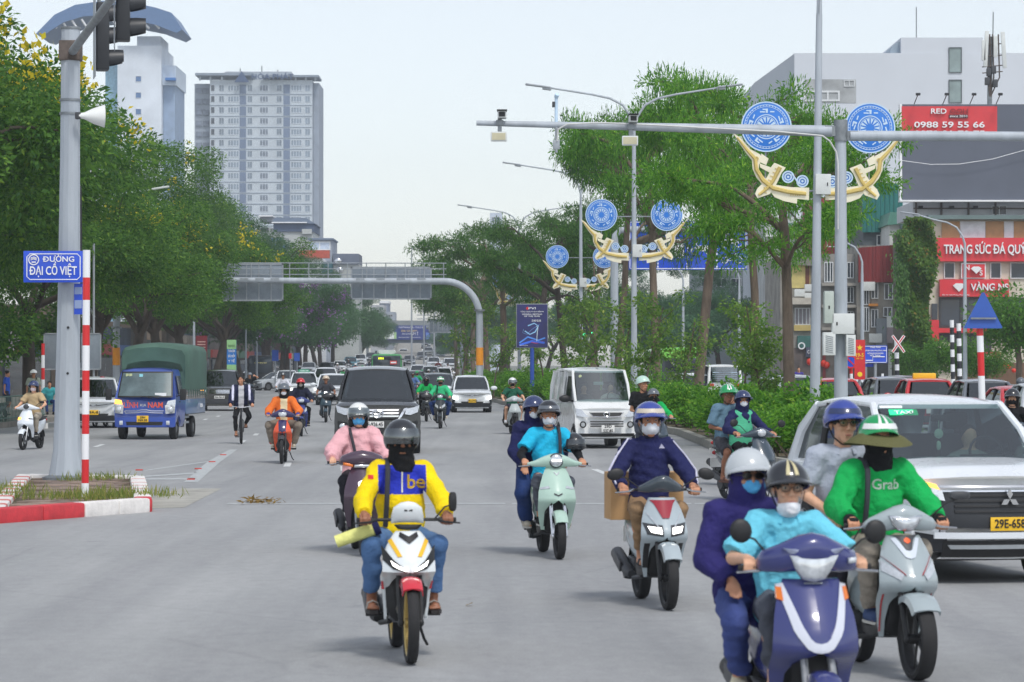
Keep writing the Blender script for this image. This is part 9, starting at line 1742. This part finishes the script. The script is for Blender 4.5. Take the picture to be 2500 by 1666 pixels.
build_person('young man in an open navy and white jacket riding the bicycle', pO, .12, (0,.76,1.0), .14, ((-.29,.25,1.01),(.29,.25,1.01)), ((-.13,.50,.22),(.13,.74,.44)), dict(skin='tan', shirt=([cloth('jacket_navy2', (34,38,66)), cloth('tee_grey', (196,196,200)), CDS], 'long', .035), regions=[(1, lambda x, y, z: (abs(x) < .07) & (z < 1.55) & (y < .72)), (2, lambda x, y, z: (abs(abs(x)-.22) < .03) & (z > 1.15))], legs=(CB_, 'long', .0), hem=.9, shoe=('sandal', mat('sandal_brown', (96,60,48), .6)), hair='short'), .013, yaw=-.35)
# --- people on the pavement
def stand(label, px, d, o, rz=0.0, sc=1.0, vox=.02, z=.16): return build_person(label, (XA(px,d), d, z), rz, (0,0,.90*sc), .02, ((-.24,-.05,.80*sc),(.24,-.05,.80*sc)), ((-.10,0,0),(.10,0,0)), o, vox, sc, htype=('rest','rest'))
stand('man standing on the left pavement in a sage shirt and white cap', 82, 106, dict(shirt=(cloth('sage', (160,170,156)), 'short', .02), legs=(GRYT, 'long', 0), shoe=('shoe', CB_), helmet=(HW_, 'cap'), strap=(CB_, 1, -1)), .2)
build_person('man in a teal shirt sitting behind the green railing', (XA(120,114), 114, .16), .3, (0,.1,.52), .35, ((-.22,-.32,.55),(.22,-.32,.55)), ((-.12,-.42,0),(.12,-.42,0)), dict(shirt=(cloth('teal_shirt', (70,170,176)), 'short', .025), legs=(cloth('jean_dark', (40,62,112)), 'long', 0), hair='short', shoe=('shoe', CB_)), .02, 1.0, htype=('rest','rest'))
stand('person in a blue top walking by the trees at the far left', 16, 112, dict(shirt=(cloth('blue_top', (50,90,190)), 'short', .02), legs=(cloth('shorts_navy', (50,54,70)), 'short', 0), hair='short', shoe=('shoe', CB_)), 1.5)
stand('person in a violet shirt standing by the old houses', 1950, 160, dict(shirt=(cloth('violet', (70,60,140)), 'short', .02), legs=(CB_, 'long', 0), hair='short', shoe=('shoe', CB_)), .0, 1.05, .03)
bike('parked dark motorbike by the railing at the left edge', (XA(14,101)-.2, 99, 0), -.2, dict(WV, m=DKG)); 
# --- distant riders: one bike and rider built small, copied with other colours
FB, _ = bike('distant dark motorbike left of the green bus', gp(868,941), .05, dict(WV, m=gloss('far_bike', (70,74,80)), lamps=WV['lamps'])); FP, _ = seat('distant rider in a red jacket left of the green bus', gp(868,941), .05, dict(shirt=(cloth('far_red', (200,50,50)), 'long', .03), legs=(GRYT, 'long', 0), helmet=(HW_, 'half'), mask=(CB_, 'face'), shoe=('shoe', CB_)), 'underbone', .03)
FB['group'] = 'distant motorbikes in the queue'; FP['group'] = 'distant riders in the queue'
fc = [(60,150,90),(206,120,90),(70,80,110),(44,46,52),(170,170,176),(40,160,100),(90,120,170),(190,160,150),(60,64,70),(30,150,110),(210,210,214),(120,60,60)]
fcn = ['green','peach','slate blue','black','light grey','leaf green','blue','dusty pink','charcoal','sea green','white','dark red']
fr_ = [(838,948,'behind the taxi'),(884,944,'nearest the green bus on its left'),(902,936,'in the queue left of the bus'),(850,934,'deep in the left queue'),(822,940,'right of the white pickup'),(1018,972,'right of the black SUV roof'),(1006,985,'close right of the black SUV'),(1060,962,'behind the leading green rider'),(1045,950,'right of the green bus'),(1030,956,'in the gap right of the bus'),(1092,940,'near the far median'),(1070,936,'far down the right lane')]
for i, (px, py, lab) in enumerate(fr_):
    p = gp(px, py); nm = 'far_%s' % fcn[i]; dup(FB, 'distant motorbike ridden by the %s clad rider %s' % (fcn[i], lab), p, .04*sin(i*3), {'gloss_far_bike': gloss('fb%d' % (i % 4), ((60,64,70),(120,40,44),(50,70,110),(150,154,158))[i % 4])}); dup(FP, 'distant rider in %s %s' % (fcn[i], lab), p, .04*sin(i*3), {'cloth_far_red': cloth(nm, fc[i]), 'gloss_helmet_white': (HW_, HGR, HB_, HGY)[i % 4]})
# leaf litter on the road
for i, (px, py, sc) in enumerate(((635,1228,.5),(1135,1482,.12))):
    g = np.random.default_rng(i); n = 60 if i == 0 else 1; C0 = np.stack([g.normal(size=n)*.17, g.normal(size=n)*.25, .01+g.random(n)*.05], 1) if n > 1 else np.zeros((1,3))+.01
    o = mk('fallen_leaves' if i == 0 else 'fallen_leaf', leaves('fallen_leaves', C0, unit(g.normal(size=(n,3))*np.array([1,1,.25])), unit(g.normal(size=(n,3))*.3+np.array([0,0,1])), np.full(n,.15), .06, leafmat('leaf_dry', (120,96,52), (170,140,80))), None, None, loc=gp(px, py)); tag(o, ('small heap of dry brown leaves lying on the stop line','single dry leaf lying on the road right of the white motorbike')[i], 'leaves', kind=('stuff' if i == 0 else None))
# grass tufts in the island
g = np.random.default_rng(9); ps = [(-7.9,44.5),(-7.7,45.6),(-6.4,43.0),(-6.05,42.6),(-5.9,42.4),(-5.7,43.4),(-6.2,44.2),(-7.2,49.5),(-6.9,50),(-5.3,43.5),(-7.5,43.2),(-6.8,42.9)]; C0 = np.concatenate([np.array([x,y,.14])+g.normal(size=(130,3))*np.array([.22,.3,.0]) for x, y in ps]); n = len(C0)
o = mk('grass', leaves('grass', C0, unit(g.normal(size=(n,3))*.35+np.array([0,0,1])), unit(g.normal(size=(n,3))+np.array([0,-1,0])), g.uniform(.06,.22,n), .016, leafmat('leaf_grass', (104,132,58), (160,160,84), (180,166,110))), None, None); o['kind'] = 'stuff'; tag(o, 'short green and straw coloured grass tufts on the traffic island', 'grass')
# ---------------------------------------------------------------- haze over the whole place
mb = MB(); mb.box((0, 470, 60), (1400, 1020, 124)); hz = mk('haze', mb, [mat('haze_air', (200,210,225))], None, None); hz['kind'] = 'stuff'
hm = hz.data.materials[0]; n = hm.node_tree; n.nodes.clear(); out = n.nodes.new('ShaderNodeOutputMaterial'); pv = n.nodes.new('ShaderNodeVolumePrincipled')
pv.inputs['Color'].default_value = (.86, .93, 1.0, 1); pv.inputs['Density'].default_value = .00040; pv.inputs['Anisotropy'].default_value = .2
n.links.new(pv.outputs[0], out.inputs['Volume'])
